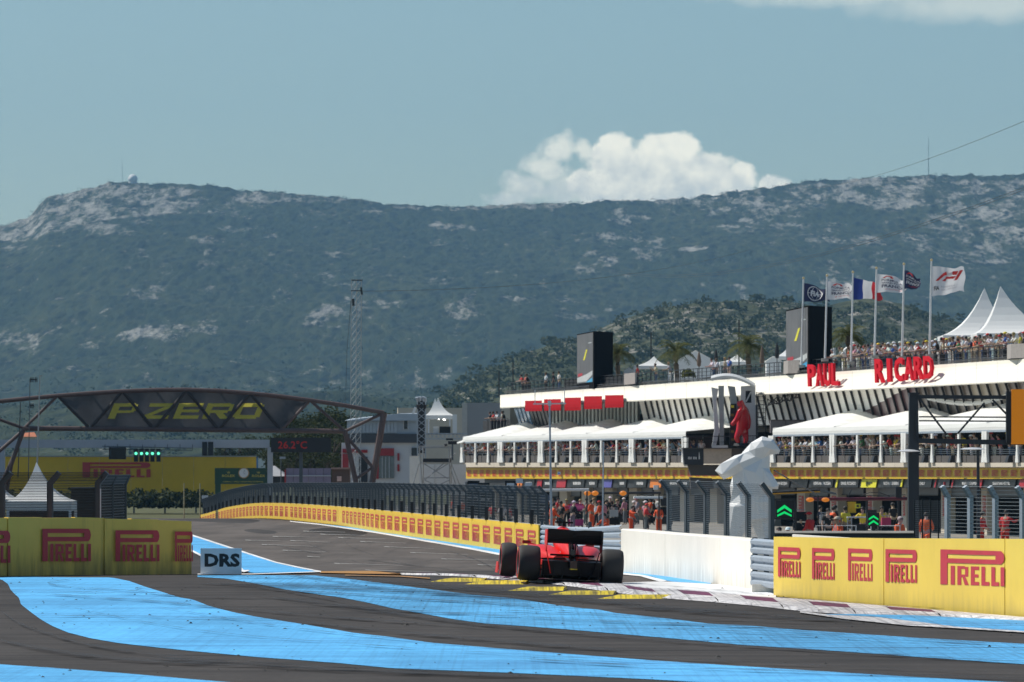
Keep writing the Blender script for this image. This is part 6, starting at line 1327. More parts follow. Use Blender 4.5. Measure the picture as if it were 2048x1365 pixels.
def person_meshes(pose):
    """facing -Y, feet at z = 0, 1.74 m tall; arms, legs and trunk laid out for the pose"""
    lean = pose.get('lean', 0.0); dz = pose.get('dz', 0.0); tw = pose.get('head', 0)
    H = Vector((0, 0, .93 + dz)); ch = Vector((0, -math.sin(lean) * .42, H.z + math.cos(lean) * .40)); nk = ch + Vector((0, -math.sin(lean) * .12, .13)); hd = nk + Vector((.01 * tw, -.035 - .02 * lean, .16))
    V, R_, E = [H, H.lerp(ch, .5), ch, nk, nk + (hd - nk) * .45, hd + Vector((0, -.012, -.03)), hd + Vector((0, .005, .07))], [.135, .125, (.155, .12), .062, .060, .092, .082], [(0, 1), (1, 2), (2, 3), (3, 4), (4, 5), (5, 6)]
    R_[0] = (.15, .12); arms, legs = [], []
    for s, k in ((-1, 'l'), (1, 'r')):
        sh = ch + Vector((s * .19, .01, .075)); el, wr = pose.get('arm' + k, ((.06, .03, -.28), (.02, -.10, -.24))); e_ = sh + Vector((s * el[0], el[1], el[2])); w_ = e_ + Vector((s * wr[0], wr[1], wr[2])); h_ = w_ + (w_ - e_).normalized() * .13
        i = len(V); V += [sh, e_, w_, w_.lerp(h_, .5), h_]; R_ += [.062, .044, .030, (.042, .024), (.026, .016)]; E += [(2, i), (i, i + 1), (i + 1, i + 2), (i + 2, i + 3), (i + 3, i + 4)]; arms.append((sh, e_, w_))
        hip = H + Vector((s * .095, 0, -.07)); kn, an = pose.get('leg' + k, ((.02, -.01, -.41), (.01, .02, -.38))); k_ = hip + Vector((s * kn[0], kn[1], kn[2])); a_ = k_ + Vector((s * an[0], an[1], an[2])); t_ = a_ + Vector((s * .02, -.15, -.045))
        i = len(V); V += [hip, k_, a_, t_]; R_ += [.092, .062, .044, (.04, .03)]; E += [(0, i), (i, i + 1), (i + 1, i + 2), (i + 2, i + 3)]; legs.append((hip, k_, a_))
    body = skin_mesh('body', V, E, R_, 0, 1, m_skin)
    # nose and ears are grown on the head as small wedges of the same mesh
    bm = bmesh.new(); bm.from_mesh(body); f = hd + Vector((0, -.108, 0)); 
    for a, c, e, g in ((f + Vector((-.014, .02, -.005)), f + Vector((.014, .02, -.005)), f + Vector((0, .018, .035)), f + Vector((0, -.016, -.004))),):
        q = [bm.verts.new(p) for p in (a, c, e, g)]; [bm.faces.new(x) for x in ((q[0], q[1], q[3]), (q[1], q[2], q[3]), (q[2], q[0], q[3]))]
    bm.to_mesh(body); bm.free()
    V, R_, E = [H + Vector((0, 0, -.03)), H.lerp(ch, .5), ch, nk + Vector((0, .0, -.03))], [(.165, .135), .142, (.172, .137), .07], [(0, 1), (1, 2), (2, 3)]
    full = pose.get('sleeves', False)
    for sh, e_, w_ in arms:
        i = len(V); V += [sh, sh.lerp(e_, .75)]; R_ += [.078, .066]; E += [(2, i), (i, i + 1)]
        if full: V += [e_, e_.lerp(w_, .92)]; R_ += [.06, .048]; E += [(i + 1, i + 2), (i + 2, i + 3)]
    shirt = skin_mesh('shirt', V, E, R_, 0, 1, m_cloth)
    V, R_, E = [H + Vector((0, 0, .05))], [(.158, .13)], []
    for hip, k_, a_ in legs:
        i = len(V); lo = pose.get('cut', .94); V += [hip, k_] if lo > .3 else [hip, hip.lerp(k_, .85)]; R_ += [.105, .082]; E += [(0, i), (i, i + 1)]
        if lo > .3: V += [k_.lerp(a_, lo)]; R_ += [.068]; E += [(i + 1, i + 2)]
    trousers = skin_mesh('trousers', V, E, R_, 0, 1, m_cloth)
    b = MB(); b.ball(hd + Vector((0, .018, .045)), .108, 10, 5, (1, 1.08, .95)); hb = MB()
    keep = [f for f in b.f if not all(b.v[i][1] < hd.y - .045 and b.v[i][2] < hd.z + .085 for i in f) and not all(b.v[i][2] < hd.z - .02 for i in f)]
    hb.v, hb.f, hb.m = b.v, keep, [0] * len(keep); h = hb.build('hair', m_hair, None, True, off=(0, 0, 0)); hair = h.data; bpy.data.objects.remove(h)
    cb = MB(); cb.ball(hd + Vector((0, .012, .075)), .117, 10, 5, (1, 1.08, .72)); cb.f = [f for f in cb.f if not all(cb.v[i][2] < hd.z + .05 for i in f)]; cb.m = [0] * len(cb.f)
    cb.add([hd + Vector(v) for v in ((-.09, -.08, .07), (.09, -.08, .07), (.07, -.21, .055), (-.07, -.21, .055))], [(0, 1, 2, 3)]); h = cb.build('cap', m_cloth, None, True, off=(0, 0, 0)); cap = h.data; bpy.data.objects.remove(h)
    return dict(body=body, shirt=shirt, trousers=trousers, hair=hair, cap=cap)
RAIL = ((.05, -.16, -.24), (-.10, -.27, -.03))
POSES = {'lean': person_meshes(dict(lean=.32, arml=RAIL, armr=RAIL)), 'lean2': person_meshes(dict(lean=.5, dz=-.02, arml=((.12, -.14, -.24), (-.16, -.24, .02)), armr=((.03, -.2, -.22), (-.04, -.28, .0)), legl=((.03, .05, -.40), (.02, .10, -.37)))),
         'stand': person_meshes(dict()), 'photo': person_meshes(dict(lean=.08, arml=((.08, -.16, -.22), (-.06, -.20, .20)), armr=((.08, -.16, -.22), (-.06, -.20, .20)))),
         'hip': person_meshes(dict(arml=((.16, .06, -.22), (-.14, -.06, -.2)), armr=((.04, .02, -.29), (.02, -.14, -.22)), legr=((.06, -.04, -.40), (.04, .06, -.37)))), 'suit': person_meshes(dict(sleeves=True, lean=.12, arml=((.08, -.08, -.26), (-.05, -.22, -.1)), armr=((.08, -.02, -.27), (.0, -.18, -.18)))),
         'point': person_meshes(dict(sleeves=True, lean=.15, arml=((.10, -.22, -.14), (.0, -.27, .06)), armr=((.06, .03, -.28), (.02, -.16, -.22)))), 'crouch': person_meshes(dict(sleeves=True, lean=.55, dz=-.42, arml=((.1, -.2, -.2), (-.05, -.26, -.08)), armr=((.08, -.2, -.2), (-.05, -.26, -.1)), legl=((.08, -.36, -.02), (.02, .12, -.42)), legr=((.08, -.30, -.18), (.02, .14, -.28))))}
SKIN = [(.42, .27, .20), (.36, .22, .16), (.46, .31, .24), (.24, .15, .10)]
COLS = {'white': (.72, .72, .72), 'pale blue': (.33, .45, .62), 'navy': (.03, .04, .10), 'black': (.015, .015, .018), 'red': (.50, .03, .03), 'grey': (.25, .25, .26), 'orange': (.70, .10, .025), 'yellow': (.68, .50, .04), 'beige': (.45, .38, .28), 'blue': (.05, .13, .42), 'pink': (.50, .22, .26), 'green': (.07, .18, .08)}
TRO = {'dark trousers': (.02, .02, .025), 'jeans': (.05, .08, .16), 'beige shorts': (.38, .32, .24), 'grey trousers': (.16, .16, .17), 'white trousers': (.62, .62, .62)}
HAIR = {'dark haired': (.015, .012, .01), 'brown haired': (.07, .04, .02), 'fair haired': (.32, .22, .10), 'grey haired': (.35, .34, .33)}
USED = {}
def person(loc, rz, pose, shirt, tro, hair, where, group=None, cap=None, scale=1.0, label=None, sk=None, verb=None):
    lab_ = label or f"{hair} person in {shirt} shirt, {cap + ' cap' if cap else tro}, {where}"
    t = thing('person', lab_, 'person', loc, group); t.rotation_euler = (0, 0, rz); t.scale = (scale,) * 3; ms = POSES[pose]; USED[lab_] = USED.get(lab_, 0) + 1
    sc = sk or RND.choice(SKIN)
    for nm, col in (('body', sc), ('shirt', COLS.get(shirt, (.5, .5, .5))), ('trousers', TRO.get(tro) or COLS.get(tro.split()[0], (.02, .02, .02))), ('cap' if cap else 'hair', COLS[cap] if cap else HAIR[hair])):
        o = bpy.data.objects.new(nm, ms[nm]); C.objects.link(o); o.parent = t; o.color = (*[c * RND.uniform(.88, 1.12) for c in col], 1)
    return t
FACE = math.atan2(NX, -NY)                            # turn from -Y to the facade's outward direction
WH_ = ['white'] * 13 + ['pale blue'] * 3 + ['navy'] * 3 + ['black'] * 4 + ['red'] * 3 + ['grey'] * 2 + ['beige'] * 2 + ['yellow', 'blue', 'blue', 'pink', 'orange', 'green']
ORD = ['first', 'second', 'third', 'fourth', 'fifth', 'sixth', 'seventh', 'eighth', 'ninth', 'tenth', 'eleventh', 'twelfth', 'thirteenth', 'fourteenth', 'fifteenth', 'sixteenth', 'seventeenth', 'eighteenth', 'nineteenth', 'twentieth']
NUM = ['one', 'two', 'three', 'four', 'five']
rp = random.Random(21)
def pick(): return rp.choice(WH_), rp.choice(list(TRO)), rp.choice(['dark haired', 'dark haired', 'brown haired', 'brown haired', 'fair haired', 'grey haired'])
GT = 'spectators along the terrace rail'
for posts, side in ((CL, 'left'), (CR, 'right')):
    for j, (xa, xb) in enumerate(zip(posts, posts[1:])):
        n = 12 if side == 'left' else 13; xe = min(xb, 2056)
        n = n if xb == xe else 4
        for k in range(n):
            x = xa + 5 + (xe - xa - 8) * (k + .5 + rp.uniform(-.3, .3)) / n
            sh, tr, ha = pick(); z = FP(x, 926.3, T0).z
            person(FZ(x, z, T0 - .36), FACE + rp.uniform(-.45, .35), rp.choice(['lean', 'lean', 'lean2', 'lean', 'photo', 'stand']), sh, tr, ha, f"{ORD[k]}, {side} canopy bay {NUM[j]}", GT, cap=rp.choice([None] * 7 + ['white', 'red', 'yellow']), scale=rp.uniform(.93, 1.05))
        for k in range(n * 5 // 11):
            x = xa + 8 + (xe - xa - 12) * (k + .5 + rp.uniform(-.35, .35)) / (n * 5 // 11)
            sh, tr, ha = pick(); z = FP(x, 926.5, T0).z
            person(FZ(x, z + .02, T0 - 1.3), FACE + rp.uniform(-.8, .8), rp.choice(['stand', 'hip', 'photo', 'stand']), sh, tr, ha, f"{ORD[k]} back row, {side} canopy bay {NUM[j]}", 'spectators standing behind those at the terrace rail', scale=rp.uniform(.98, 1.08))
# crowd along the roof rail
GR = 'spectators along the roof rail'
x = 1688.0; k = 0; spots_r = []
while x < 2056: spots_r.append(x); x += 5.6 * rp.uniform(.75, 1.2) * (x / 1900)
fpx = [1704, 1751, 1806, 1861]; nm = ['right of third flagpole', 'right of fourth flagpole', 'right of fifth flagpole', 'right of sixth flagpole', 'left of third flagpole']
cnt = {}
for x in spots_r:
    w = nm[4] if x < 1704 else nm[0] if x < 1751 else nm[1] if x < 1806 else nm[2] if x < 1861 else nm[3]; cnt[w] = cnt.get(w, 0) + 1; sh, tr, ha = pick()
    if cnt[w] > 20: w = 'below the white pagodas'; cnt[w] = cnt.get(w, 0) + 1
    person(FZ(x, 8.42, -1.05), FACE + rp.uniform(-.5, .4), rp.choice(['lean', 'lean', 'lean2', 'photo', 'stand']), sh, tr, ha, f"{ORD[min(19, cnt[w] - 1)]} roof rail {w}", GR, cap=rp.choice([None] * 8 + ['red', 'white', 'white', 'beige', 'yellow']), scale=rp.uniform(.95, 1.06))
for i, x in enumerate(spots_r[8::3]):
    sh, tr, ha = pick(); person(FZ(x + 4, 8.42, -1.9), FACE + rp.uniform(-1, 1), rp.choice(['stand', 'hip', 'photo']), sh, tr, ha, f"{ORD[min(19, i)]} in second row on the roof", 'spectators in the second row on the roof', scale=rp.uniform(1, 1.08), cap=rp.choice([None] * 4 + ['red', 'white']))
for i, (x, off, sh, tr, ha, po, w) in enumerate([(1046, -1.2, 'red', 'dark trousers', 'dark haired', 'lean', 'leftmost at the roof left end'), (1052, -1.3, 'red', 'dark trousers', 'brown haired', 'stand', 'second at the roof left end'), (1058, -1.2, 'black', 'dark trousers', 'dark haired', 'lean', 'third at the roof left end'), (1092, -1.4, 'white', 'dark trousers', 'brown haired', 'stand', 'alone left of the screen'), (1107, -1.4, 'black', 'dark trousers', 'dark haired', 'stand', 'left of a pair by the screen'), (1118, -1.4, 'white', 'jeans', 'dark haired', 'hip', 'right of a pair by the screen'), (1275, -1.2, 'red', 'dark trousers', 'dark haired', 'stand', 'beside the roof planter'), (1312, -1.6, 'beige', 'jeans', 'dark haired', 'photo', 'under the open roof marquee'), (1342, -1.1, 'grey', 'white trousers', 'fair haired', 'lean', 'below the second roof palm'), (1428, -1.1, 'white', 'jeans', 'dark haired', 'lean', 'above the arched podium roof'), (1433, -1.5, 'white', 'grey trousers', 'brown haired', 'stand', 'behind a leaning one above the podium'), (1450, -1.2, 'beige', 'grey trousers', 'fair haired', 'stand', 'left of the one in blue'), (1459, -1.2, 'blue', 'beige shorts', 'dark haired', 'hip', 'on the roof near the tall palm'), (1672, -1.3, 'white', 'dark trousers', 'grey haired', 'lean2', 'leaning below the rightmost palm')]):
    person(FZ(x, 8.42, off), FACE + rp.uniform(-.4, .4), po, sh, tr, ha, w, 'people scattered along the left part of the roof')
for i, x in enumerate((984, 990, 997, 1004, 1010)): person(FZ(x, 5.35, -1.5), FACE + rp.uniform(-.5, .5), rp.choice(['lean', 'stand']), rp.choice(['white', 'black', 'red']), 'dark trousers', 'dark haired', f"{ORD[i]} on the left end balcony", 'people on the balcony at the left end', scale=1.0)
bl = thing('balcony', 'small dark balcony at the left end of the pit building', 'balcony', FZ(995, 5.3, -1)); MB().grid([[FZ(975, 5.33, -.6), FZ(1030, 5.33, -.6)], [FZ(975, 5.33, -4), FZ(1030, 5.33, -4)]]).build('floor', m_dark, bl)
MB().prism([FZ(975, 4.6, -.6), FZ(1030, 4.6, -.6), FZ(1030, 5.33, -.6), FZ(975, 5.33, -.6)], NV * -.1).build('parapet', m_taupe, bl)
for x in (976, 986, 996, 1006, 1016): MB().bar(FZ(x, 5.33, -.6), FZ(x, 6.35, -.6), .05).build('post', m_rail, bl)
MB().bar(FZ(976, 6.35, -.6), FZ(1016, 6.35, -.6), .05).build('rail', m_rail, bl)
# pit lane: marshals in orange, crews, fire crew
def pitp(x, ytop, d, pose, sh, tr, label, hair='dark haired', cap=None, rz=None, sc=None, z=-1.9):
    h = (ZC - (ytop - YH) * d / F) - z; return person(Vector(((x - CX) * d / F, d, z)), rp.uniform(-3, 3) if rz is None else rz, pose, sh, tr, hair, '', None, cap, (sc or max(.8, min(1.15, h / 1.74))), label)
TRO['orange trousers'] = (.68, .095, .025); TRO['red trousers'] = (.5, .03, .02); TRO['black trousers'] = (.012, .012, .014)
pitp(1262, 1012, 350, 'point', 'orange', 'orange trousers', 'marshal in orange overalls pointing, left of three right of the racing car'); pitp(1291, 1008, 356, 'suit', 'red', 'grey trousers', 'marshal in red and yellow overalls, middle of three', cap='red'); pitp(1318, 1011, 350, 'suit', 'orange', 'orange trousers', 'marshal in orange overalls, right of three by the fence', cap='grey')
pitp(1216, 1014, 330, 'crouch', 'orange', 'red trousers', 'crouching marshal in orange above the rear wing of the car', sc=1.1); pitp(1184, 1000, 372, 'suit', 'orange', 'orange trousers', 'marshal in orange and white overalls above the rear wing'); pitp(1192, 1004, 390, 'stand', 'white', 'dark trousers', 'crew member in white shirt behind the orange marshal'); pitp(1104, 1000, 330, 'suit', 'orange', 'orange trousers', 'tall marshal in orange by the end of the pit fence'); pitp(1122, 990, 345, 'stand', 'black', 'black trousers', 'crew member in black beside the tall orange marshal'); pitp(1212, 1000, 400, 'suit', 'black', 'black trousers', 'crew member in black behind the crouching marshal')
pitp(1150, 1003, 400, 'stand', 'pink', 'dark trousers', 'crew member in a pink shirt in the pit lane'); pitp(1236, 998, 405, 'stand', 'green', 'black trousers', 'crew member in a green shirt in front of the garages'); pitp(1306, 1000, 400, 'suit', 'black', 'black trousers', 'crew member in black behind the three marshals'); pitp(1272, 1000, 410, 'suit', 'orange', 'dark trousers', 'distant marshal in orange between garage pillars'); pitp(1338, 1004, 395, 'stand', 'black', 'black trousers', 'crew member in black behind the see-through fence')
pitp(1565, 1030, 250, 'crouch', 'orange', 'red trousers', 'marshal in orange bending below the larger green arrow panel'); pitp(1580, 1032, 252, 'crouch', 'grey', 'dark trousers', 'crew member in grey crouching beside the bending marshal', cap='white'); pitp(1622, 1014, 262, 'suit', 'red', 'red trousers', 'fire crew member in red and yellow suit with a red helmet', cap='red'); pitp(1656, 1008, 285, 'stand', 'black', 'black trousers', 'crew member in black standing left of the work table'); pitp(1664, 1010, 300, 'suit', 'orange', 'orange trousers', 'person in orange behind the crew member in black'); pitp(1674, 1006, 310, 'point', 'black', 'black trousers', 'crew member in black reaching towards the work table')
pitp(1679, 1030, 238, 'suit', 'orange', 'red trousers', 'marshal with pale hood and orange vest in front of the work table', cap='beige'); pitp(1691, 1006, 300, 'stand', 'yellow', 'black trousers', 'crew member with a yellow shirt beside the yellow panel'); pitp(1726, 1008, 296, 'point', 'yellow', 'black trousers', 'crew member in black and yellow leaning over the work table'); pitp(1764, 1010, 300, 'photo', 'yellow', 'black trousers', 'crew member with yellow sleeves behind the smaller arrow panel'); pitp(1797, 1027, 240, 'suit', 'orange', 'orange trousers', 'marshal in an orange vest left of the dark gantry post', hair='grey haired', rz=.8)
pitp(1852, 1018, 262, 'suit', 'orange', 'orange trousers', 'marshal in orange behind the fine mesh fence'); pitp(1962, 1008, 268, 'suit', 'red', 'red trousers', 'person in red overalls behind the right catch fence'); pitp(2010, 1012, 275, 'point', 'red', 'red trousers', 'person in red pointing behind the right catch fence'); pitp(1995, 1012, 282, 'stand', 'red', 'dark trousers', 'person in red shirt farther behind the right catch fence'); pitp(1606, 1016, 300, 'crouch', 'black', 'black trousers', 'crew member in black crouching left of the fire crew member'); pitp(1640, 1012, 320, 'stand', 'navy', 'black trousers', 'crew member in navy in the garage doorway'); pitp(1786, 1004, 330, 'stand', 'black', 'black trousers', 'crew member in black in the garage behind the orange marshal')

for i in range(18):
    x = 1092 + 13.2 * i + rp.uniform(-4, 4); d = rp.choice((365, 385, 400, 415)); sh = rp.choice(['black', 'black', 'navy', 'grey', 'white', 'pink', 'red', 'orange', 'black'])
    pitp(x, YH + (ZC + .02) * F / d, d, rp.choice(['stand', 'suit', 'hip', 'photo', 'suit']), sh, rp.choice(['black trousers', 'dark trousers', 'grey trousers']), f"crew member in {sh}, {ORD[i]} from left among the crowd before the garages", rp.choice(['dark haired', 'fair haired']), cap=rp.choice([None, None, 'black', 'red', 'white']))
# ---------------------------------------------------------------- the racing car (x right, y forward, z up; origin on the ground under the rear axle)
m_tyre = M('tyre rubber', (.016, .016, .017), .55, .12, 3); m_tread = M('worn tread rubber', (.028, .027, .027), .75, .25, 2.2, bump=.1)
m_rosso = M('glossy red paint', (.72, .018, .012), .35, .04, 2, spec=.3); m_carbon = M('black carbon fibre', (.005, .005, .006), .5, .15, 12, spec=.25); m_rim = M('dark alloy rim', (.10, .10, .11), .35, .1, 5, metal=.8); m_redline = M('red tyre line', (.55, .02, .03), .5); m_wcar = M('white car lettering', (.75, .75, .75), .4); m_mirror = M('mirror glass', (.16, .05, .05), .15, .02, metal=.5)  # mirror glass carries a red reflection as part of its colour
car = thing('racing_car', 'red open wheel racing car with black rear wing driving away over the kerb', 'racing car', (0, 0, 0))
def superloft(b, secs, n=20, p=2.6, x0=0):
    """sections (y, half width, bottom, top[, power[, x centre]])"""
    rows = []
    for s in secs:
        y, hw, z0, z1 = s[:4]; pw = s[4] if len(s) > 4 else p; xc = s[5] if len(s) > 5 else x0; r = []
        for i in range(n):
            t = 2 * math.pi * i / n; c, sn = math.cos(t), math.sin(t); r.append((xc + hw * math.copysign(abs(c) ** (2 / pw), c), y, (z0 + z1) / 2 + (z1 - z0) / 2 * math.copysign(abs(sn) ** (2 / pw), sn)))
        rows.append(r)
    b.grid(rows, True); b.poly(rows[0]); b.poly(rows[-1][::-1]); return b
def wheel(x, y, w, r, side):
    t = MB(); h = w / 2
    prof = [(.19, -h + .03), (.215, -h + .006), (.262, -h), (.300, -h), (.318, -h + .022), (.330, -h + .06), (r, -h + .12), (r + .001, 0), (r, h - .12), (.330, h - .06), (.318, h - .022), (.300, h), (.262, h), (.215, h - .006), (.19, h - .03)]
    o = t.lathe(prof, (x, y, r), (1, 0, 0), 48).build('wheel', m_tyre, car, True)
    MB().lathe([(.306, -h + .005), (.318, -h + .021), (.330, -h + .059), (r + .0012, -h + .12), (r + .0022, 0), (r + .0012, h - .12), (.330, h - .059), (.318, h - .021), (.306, h - .005)], (x, y, r), (1, 0, 0), 48).build('tread', m_tread, o, True)
    s = side; MB().lathe([(.235, s * (h + .002)), (.250, s * (h + .003)), (.252, s * (h + .001))], (x, y, r), (1, 0, 0), 40).build('red_line', m_redline, o, True); MB().lathe([(.268, s * (h + .001)), (.292, s * (h + .001))], (x, y, r), (1, 0, 0), 40).build('red_line', m_redline, o, True)
    b = MB().lathe([(.001, s * (h - .06)), (.05, s * (h - .05)), (.06, s * (h - .10)), (.16, s * (h - .08)), (.195, s * (h - .03)), (.2, s * (h - .028))], (x, y, r), (1, 0, 0), 24)
    for k in range(10):
        a = k * .6283; c = Vector((x + s * (h - .075), y, r)); d = Vector((0, math.cos(a), math.sin(a))); b.bar(c + d * .05, c + d * .19, .025, .03, up=(1, 0, 0))
    b.build('rim', m_rim, o)
    MB().lathe([(.001, -s * (h - .05)), (.17, -s * (h - .05)), (.19, -s * (h - .03))], (x, y, r), (1, 0, 0), 20).build('brake_drum', m_carbon, o)
WB_ = 3.68
for x, y, w, s in ((-.795, 0, .405, -1), (.795, 0, .405, 1), (-.845, WB_, .305, -1), (.845, WB_, .305, 1)): wheel(x, y, w, .335, s)
# monocoque, engine cover, nose
superloft(MB(), [(.05, .10, .16, .50), (.5, .17, .08, .56), (1.2, .28, .06, .60), (1.9, .34, .06, .62), (2.5, .33, .10, .62), (3.0, .25, .16, .60), (3.6, .19, .22, .54), (4.2, .13, .24, .42), (4.62, .10, .25, .33), (4.72, .06, .26, .31)]).build('body', m_rosso, car, True)
superloft(MB(), [(-.20, .06, .44, .58, 2.2), (.05, .12, .42, .70, 2.1), (.45, .17, .44, .84, 2.0), (.9, .20, .45, .95, 2.0), (1.3, .19, .48, 1.02, 2.2), (1.62, .155, .60, 1.055, 2.4), (1.75, .14, .66, 1.05, 2.4)]).build('engine_cover', m_rosso, car, True)
MB().prism([(-.008, -.28, .62), (-.008, -.28, .80), (-.008, .35, .90), (-.008, .9, .93), (-.008, .9, .80), (-.008, .1, .66)], (.016, 0, 0)).build('shark_fin', m_carbon, car); MB().prism([(-.055, -.215, .46), (.055, -.215, .46), (.05, -.1, .66), (.03, .35, .80), (-.03, .35, .80), (-.05, -.1, .66)], (0, -.03, .02)).build('cooling_outlet', m_carbon, car)
superloft(MB(), [(1.755, .10, .78, .98, 2.4), (1.765, .10, .78, .98, 2.4)]).build('air_intake', m_carbon, car)
b = MB().box((0, 1.55, 1.085), (.06, .12, .06)); b.obox((0, 1.5, 1.13), (.17, 0, 0), (0, .05, 0), (0, 0, .018)); b.build('onboard_camera', m_carbon, car)
for s in (-1, 1):
    superloft(MB(), [(-.12, .12, .36, .50, 2.4, s * .22), (.25, .20, .22, .58, 2.6, s * .30), (.7, .27, .12, .66, 3, s * .38), (1.2, .30, .09, .69, 3.2, s * .43), (1.7, .30, .09, .68, 3.4, s * .46), (2.0, .28, .16, .65, 3.2, s * .48), (2.06, .25, .2, .62, 3.2, s * .48)]).build('sidepod', m_rosso, car, True)
    MB().path([(s * .18, 2.55, .60), (s * .40, 2.52, .66), (s * .56, 2.48, .69)], .012, 6).build('mirror_stalk', m_rosso, car)
    o = superloft(MB(), [(2.40, .085, .675, .745, 4, s * .62), (2.50, .08, .68, .74, 3, s * .62), (2.56, .05, .69, .73, 2.4, s * .62)], 16).build('mirror', m_rosso, car, True); MB().box((s * .62, 2.395, .71), (.13, .008, .045)).build('mirror_glass', m_mirror, o)
    for q in (0, 1):                                   # white sponsor strokes on the engine cover flank
        MB().prism([(s * (.150 - .02 * q), .36 + q * .12, .54 - q * .06), (s * (.150 - .02 * q), .44 + q * .12, .56 - q * .06), (s * (.145 - .02 * q), .40 + q * .12, .60 - q * .06)], (s * .012, 0, 0)).build('white_mark', m_wcar, car)
MB().path([(-.30, 1.75, .66), (-.24, 2.2, .86), (0, 2.95, .80), (.24, 2.2, .86), (.30, 1.75, .66)], .03, 8).build('halo', m_carbon, car); MB().path([(0, 2.95, .80), (0, 3.0, .60)], .02, 6).build('halo_pillar', m_carbon, car)
MB().ball((0, 2.05, .72), .14, 14, 8).build('helmet', m_rosso, car, True)
# floor, diffuser, gearbox, crash structure with rain light
MB().prism([(-.70, .35, .055), (.70, .35, .055), (.78, 1.2, .055), (.78, 2.3, .055), (.45, 3.0, .055), (-.45, 3.0, .055), (-.78, 2.3, .055), (-.78, 1.2, .055)], (0, 0, .03)).build('floor', m_carbon, car)
b = MB(); rows = [[(-.56, .45, .05), (.56, .45, .05)], [(-.56, .1, .07), (.56, .1, .07)], [(-.56, -.32, .13), (.56, -.32, .13)], [(-.56, -.38, .40), (.56, -.38, .40)], [(-.52, .1, .44), (.52, .1, .44)]]; b.grid(rows)
for x in (-.52, -.34, -.17, .17, .34, .52): b.prism([(x - .006, .3, .05), (x - .006, -.36, .08), (x - .006, -.37, .30), (x - .006, .1, .40)], (.012, 0, 0))
b.build('diffuser', m_carbon, car)
superloft(MB(), [(-.62, .055, .30, .40, 3), (-.35, .075, .27, .44, 3), (.1, .13, .22, .50, 3)]).build('gearbox', m_carbon, car, True)
o = MB().box((0, -.66, .345), (.13, .06, .15)).build('rain_light', M('smoked lamp', (.03, .01, .01), .2), car); MB().box((0, -.693, .262), (.14, .012, .018)).build('lamp_base', m_kerb_yellow, o)
MB().tube((0, .1, .60), (0, -.42, .57), .055, 12).build('exhaust', M('dark exhaust', (.05, .05, .05), .4, metal=.7), car)
for s in (-1, 1):
    b = MB()
    for (a, c, w) in [((.12, .25, .46), (.60, .02, .43), .045), ((.12, -.18, .45), (.60, -.02, .43), .04), ((.13, .35, .26), (.60, .06, .22), .04), ((.12, -.15, .27), (.60, -.04, .22), .035), ((.14, .1, .3), (.60, .1, .3), .05)]: b.bar((s * a[0], a[1], a[2]), (s * c[0], c[1], c[2]), w, .022)
    b.build('rear_suspension', m_carbon, car); b = MB()
    for (a, c) in [((.2, WB_ + .2, .48), (.70, WB_, .46)), ((.22, WB_ - .3, .48), (.70, WB_ - .03, .46)), ((.18, WB_ + .25, .25), (.70, WB_ + .03, .2)), ((.22, WB_ - .3, .25), (.70, WB_ - .03, .2))]: b.bar((s * a[0], a[1], a[2]), (s * c[0], c[1], c[2]), .045, .02)
    b.build('front_suspension', m_carbon, car)
    MB().prism([(s * .56, .30, .10), (s * .56, .05, .30), (s * .56, -.05, .30), (s * .56, -.05, .10)], (s * .01, 0, 0)).build('winglet', m_rosso if s < 0 else M('dull red carbon', (.16, .04, .035), .4), car)
    MB().prism([(s * .62, .22, .24), (s * .62, .22, .62), (s * .62, .10, .62), (s * .62, .10, .24)], (s * .012, 0, 0)).build('brake_duct', m_carbon, car)
# rear wing
wg = MB()
def aero(b, y, z, ch, ang, hw, th, sag_=0.0):
    rows = []
    for k in range(13):
        x = -hw + 2 * hw * k / 12; r = []; dz = -sag_ * math.exp(-(x / .13) ** 2)
        for u, v in [(0, 0), (.12, -.6), (.4, -1), (.75, -.6), (1, 0), (.75, .25), (.4, .35), (.12, .4)]:
            r.append((x, y - ch * u * math.cos(ang) + th * v * math.sin(ang), z + dz + ch * u * math.sin(ang) + th * v * math.cos(ang)))
        rows.append(r)
    b.grid(rows, True); b.poly(rows[0]); b.poly(rows[-1])
for nm, a in (('main_plane', (-.28, .735, .26, .62, .515, .035)), ('flap', (-.52, .868, .17, 1.0, .515, .016, .018))):
    b = MB(); aero(b, *a); b.build('rear_wing_' + nm, m_carbon, car)
for s in (-1, 1):
    pts = [(s * .52, -.26, .995), (s * .52, -.70, 1.0), (s * .52, -.72, .80), (s * .52, -.66, .62), (s * .515, -.50, .58), (s * .515, -.36, .62), (s * .52, -.24, .74)]
    MB().prism(pts, (s * .014, 0, 0)).build('endplate', m_rosso if s < 0 else m_carbon, car)
    MB().prism([(s * .50, -.50, .60), (s * .50, -.40, .60), (s * .40, -.32, .16), (s * .40, -.42, .16)], (s * .012, 0, 0)).build('endplate_strut', m_rosso if s < 0 else m_carbon, car)
b = MB(); b.bar((-.05, -.30, .50), (-.05, -.42, .76), .02, .10); b.bar((.05, -.30, .50), (.05, -.42, .76), .02, .10); b.build('wing_pylon', m_carbon, car)
MB().box((0, -.56, .90), (.035, .12, .05)).build('flap_actuator', m_carbon, car); MB().box((0, -.69, 1.02), (.012, .02, .05)).build('wing_aerial', m_wcar, car)
b = MB(); aero(b, -.25, .50, .12, .3, .42, .012); b.build('lower_beam_wing', m_carbon, car)
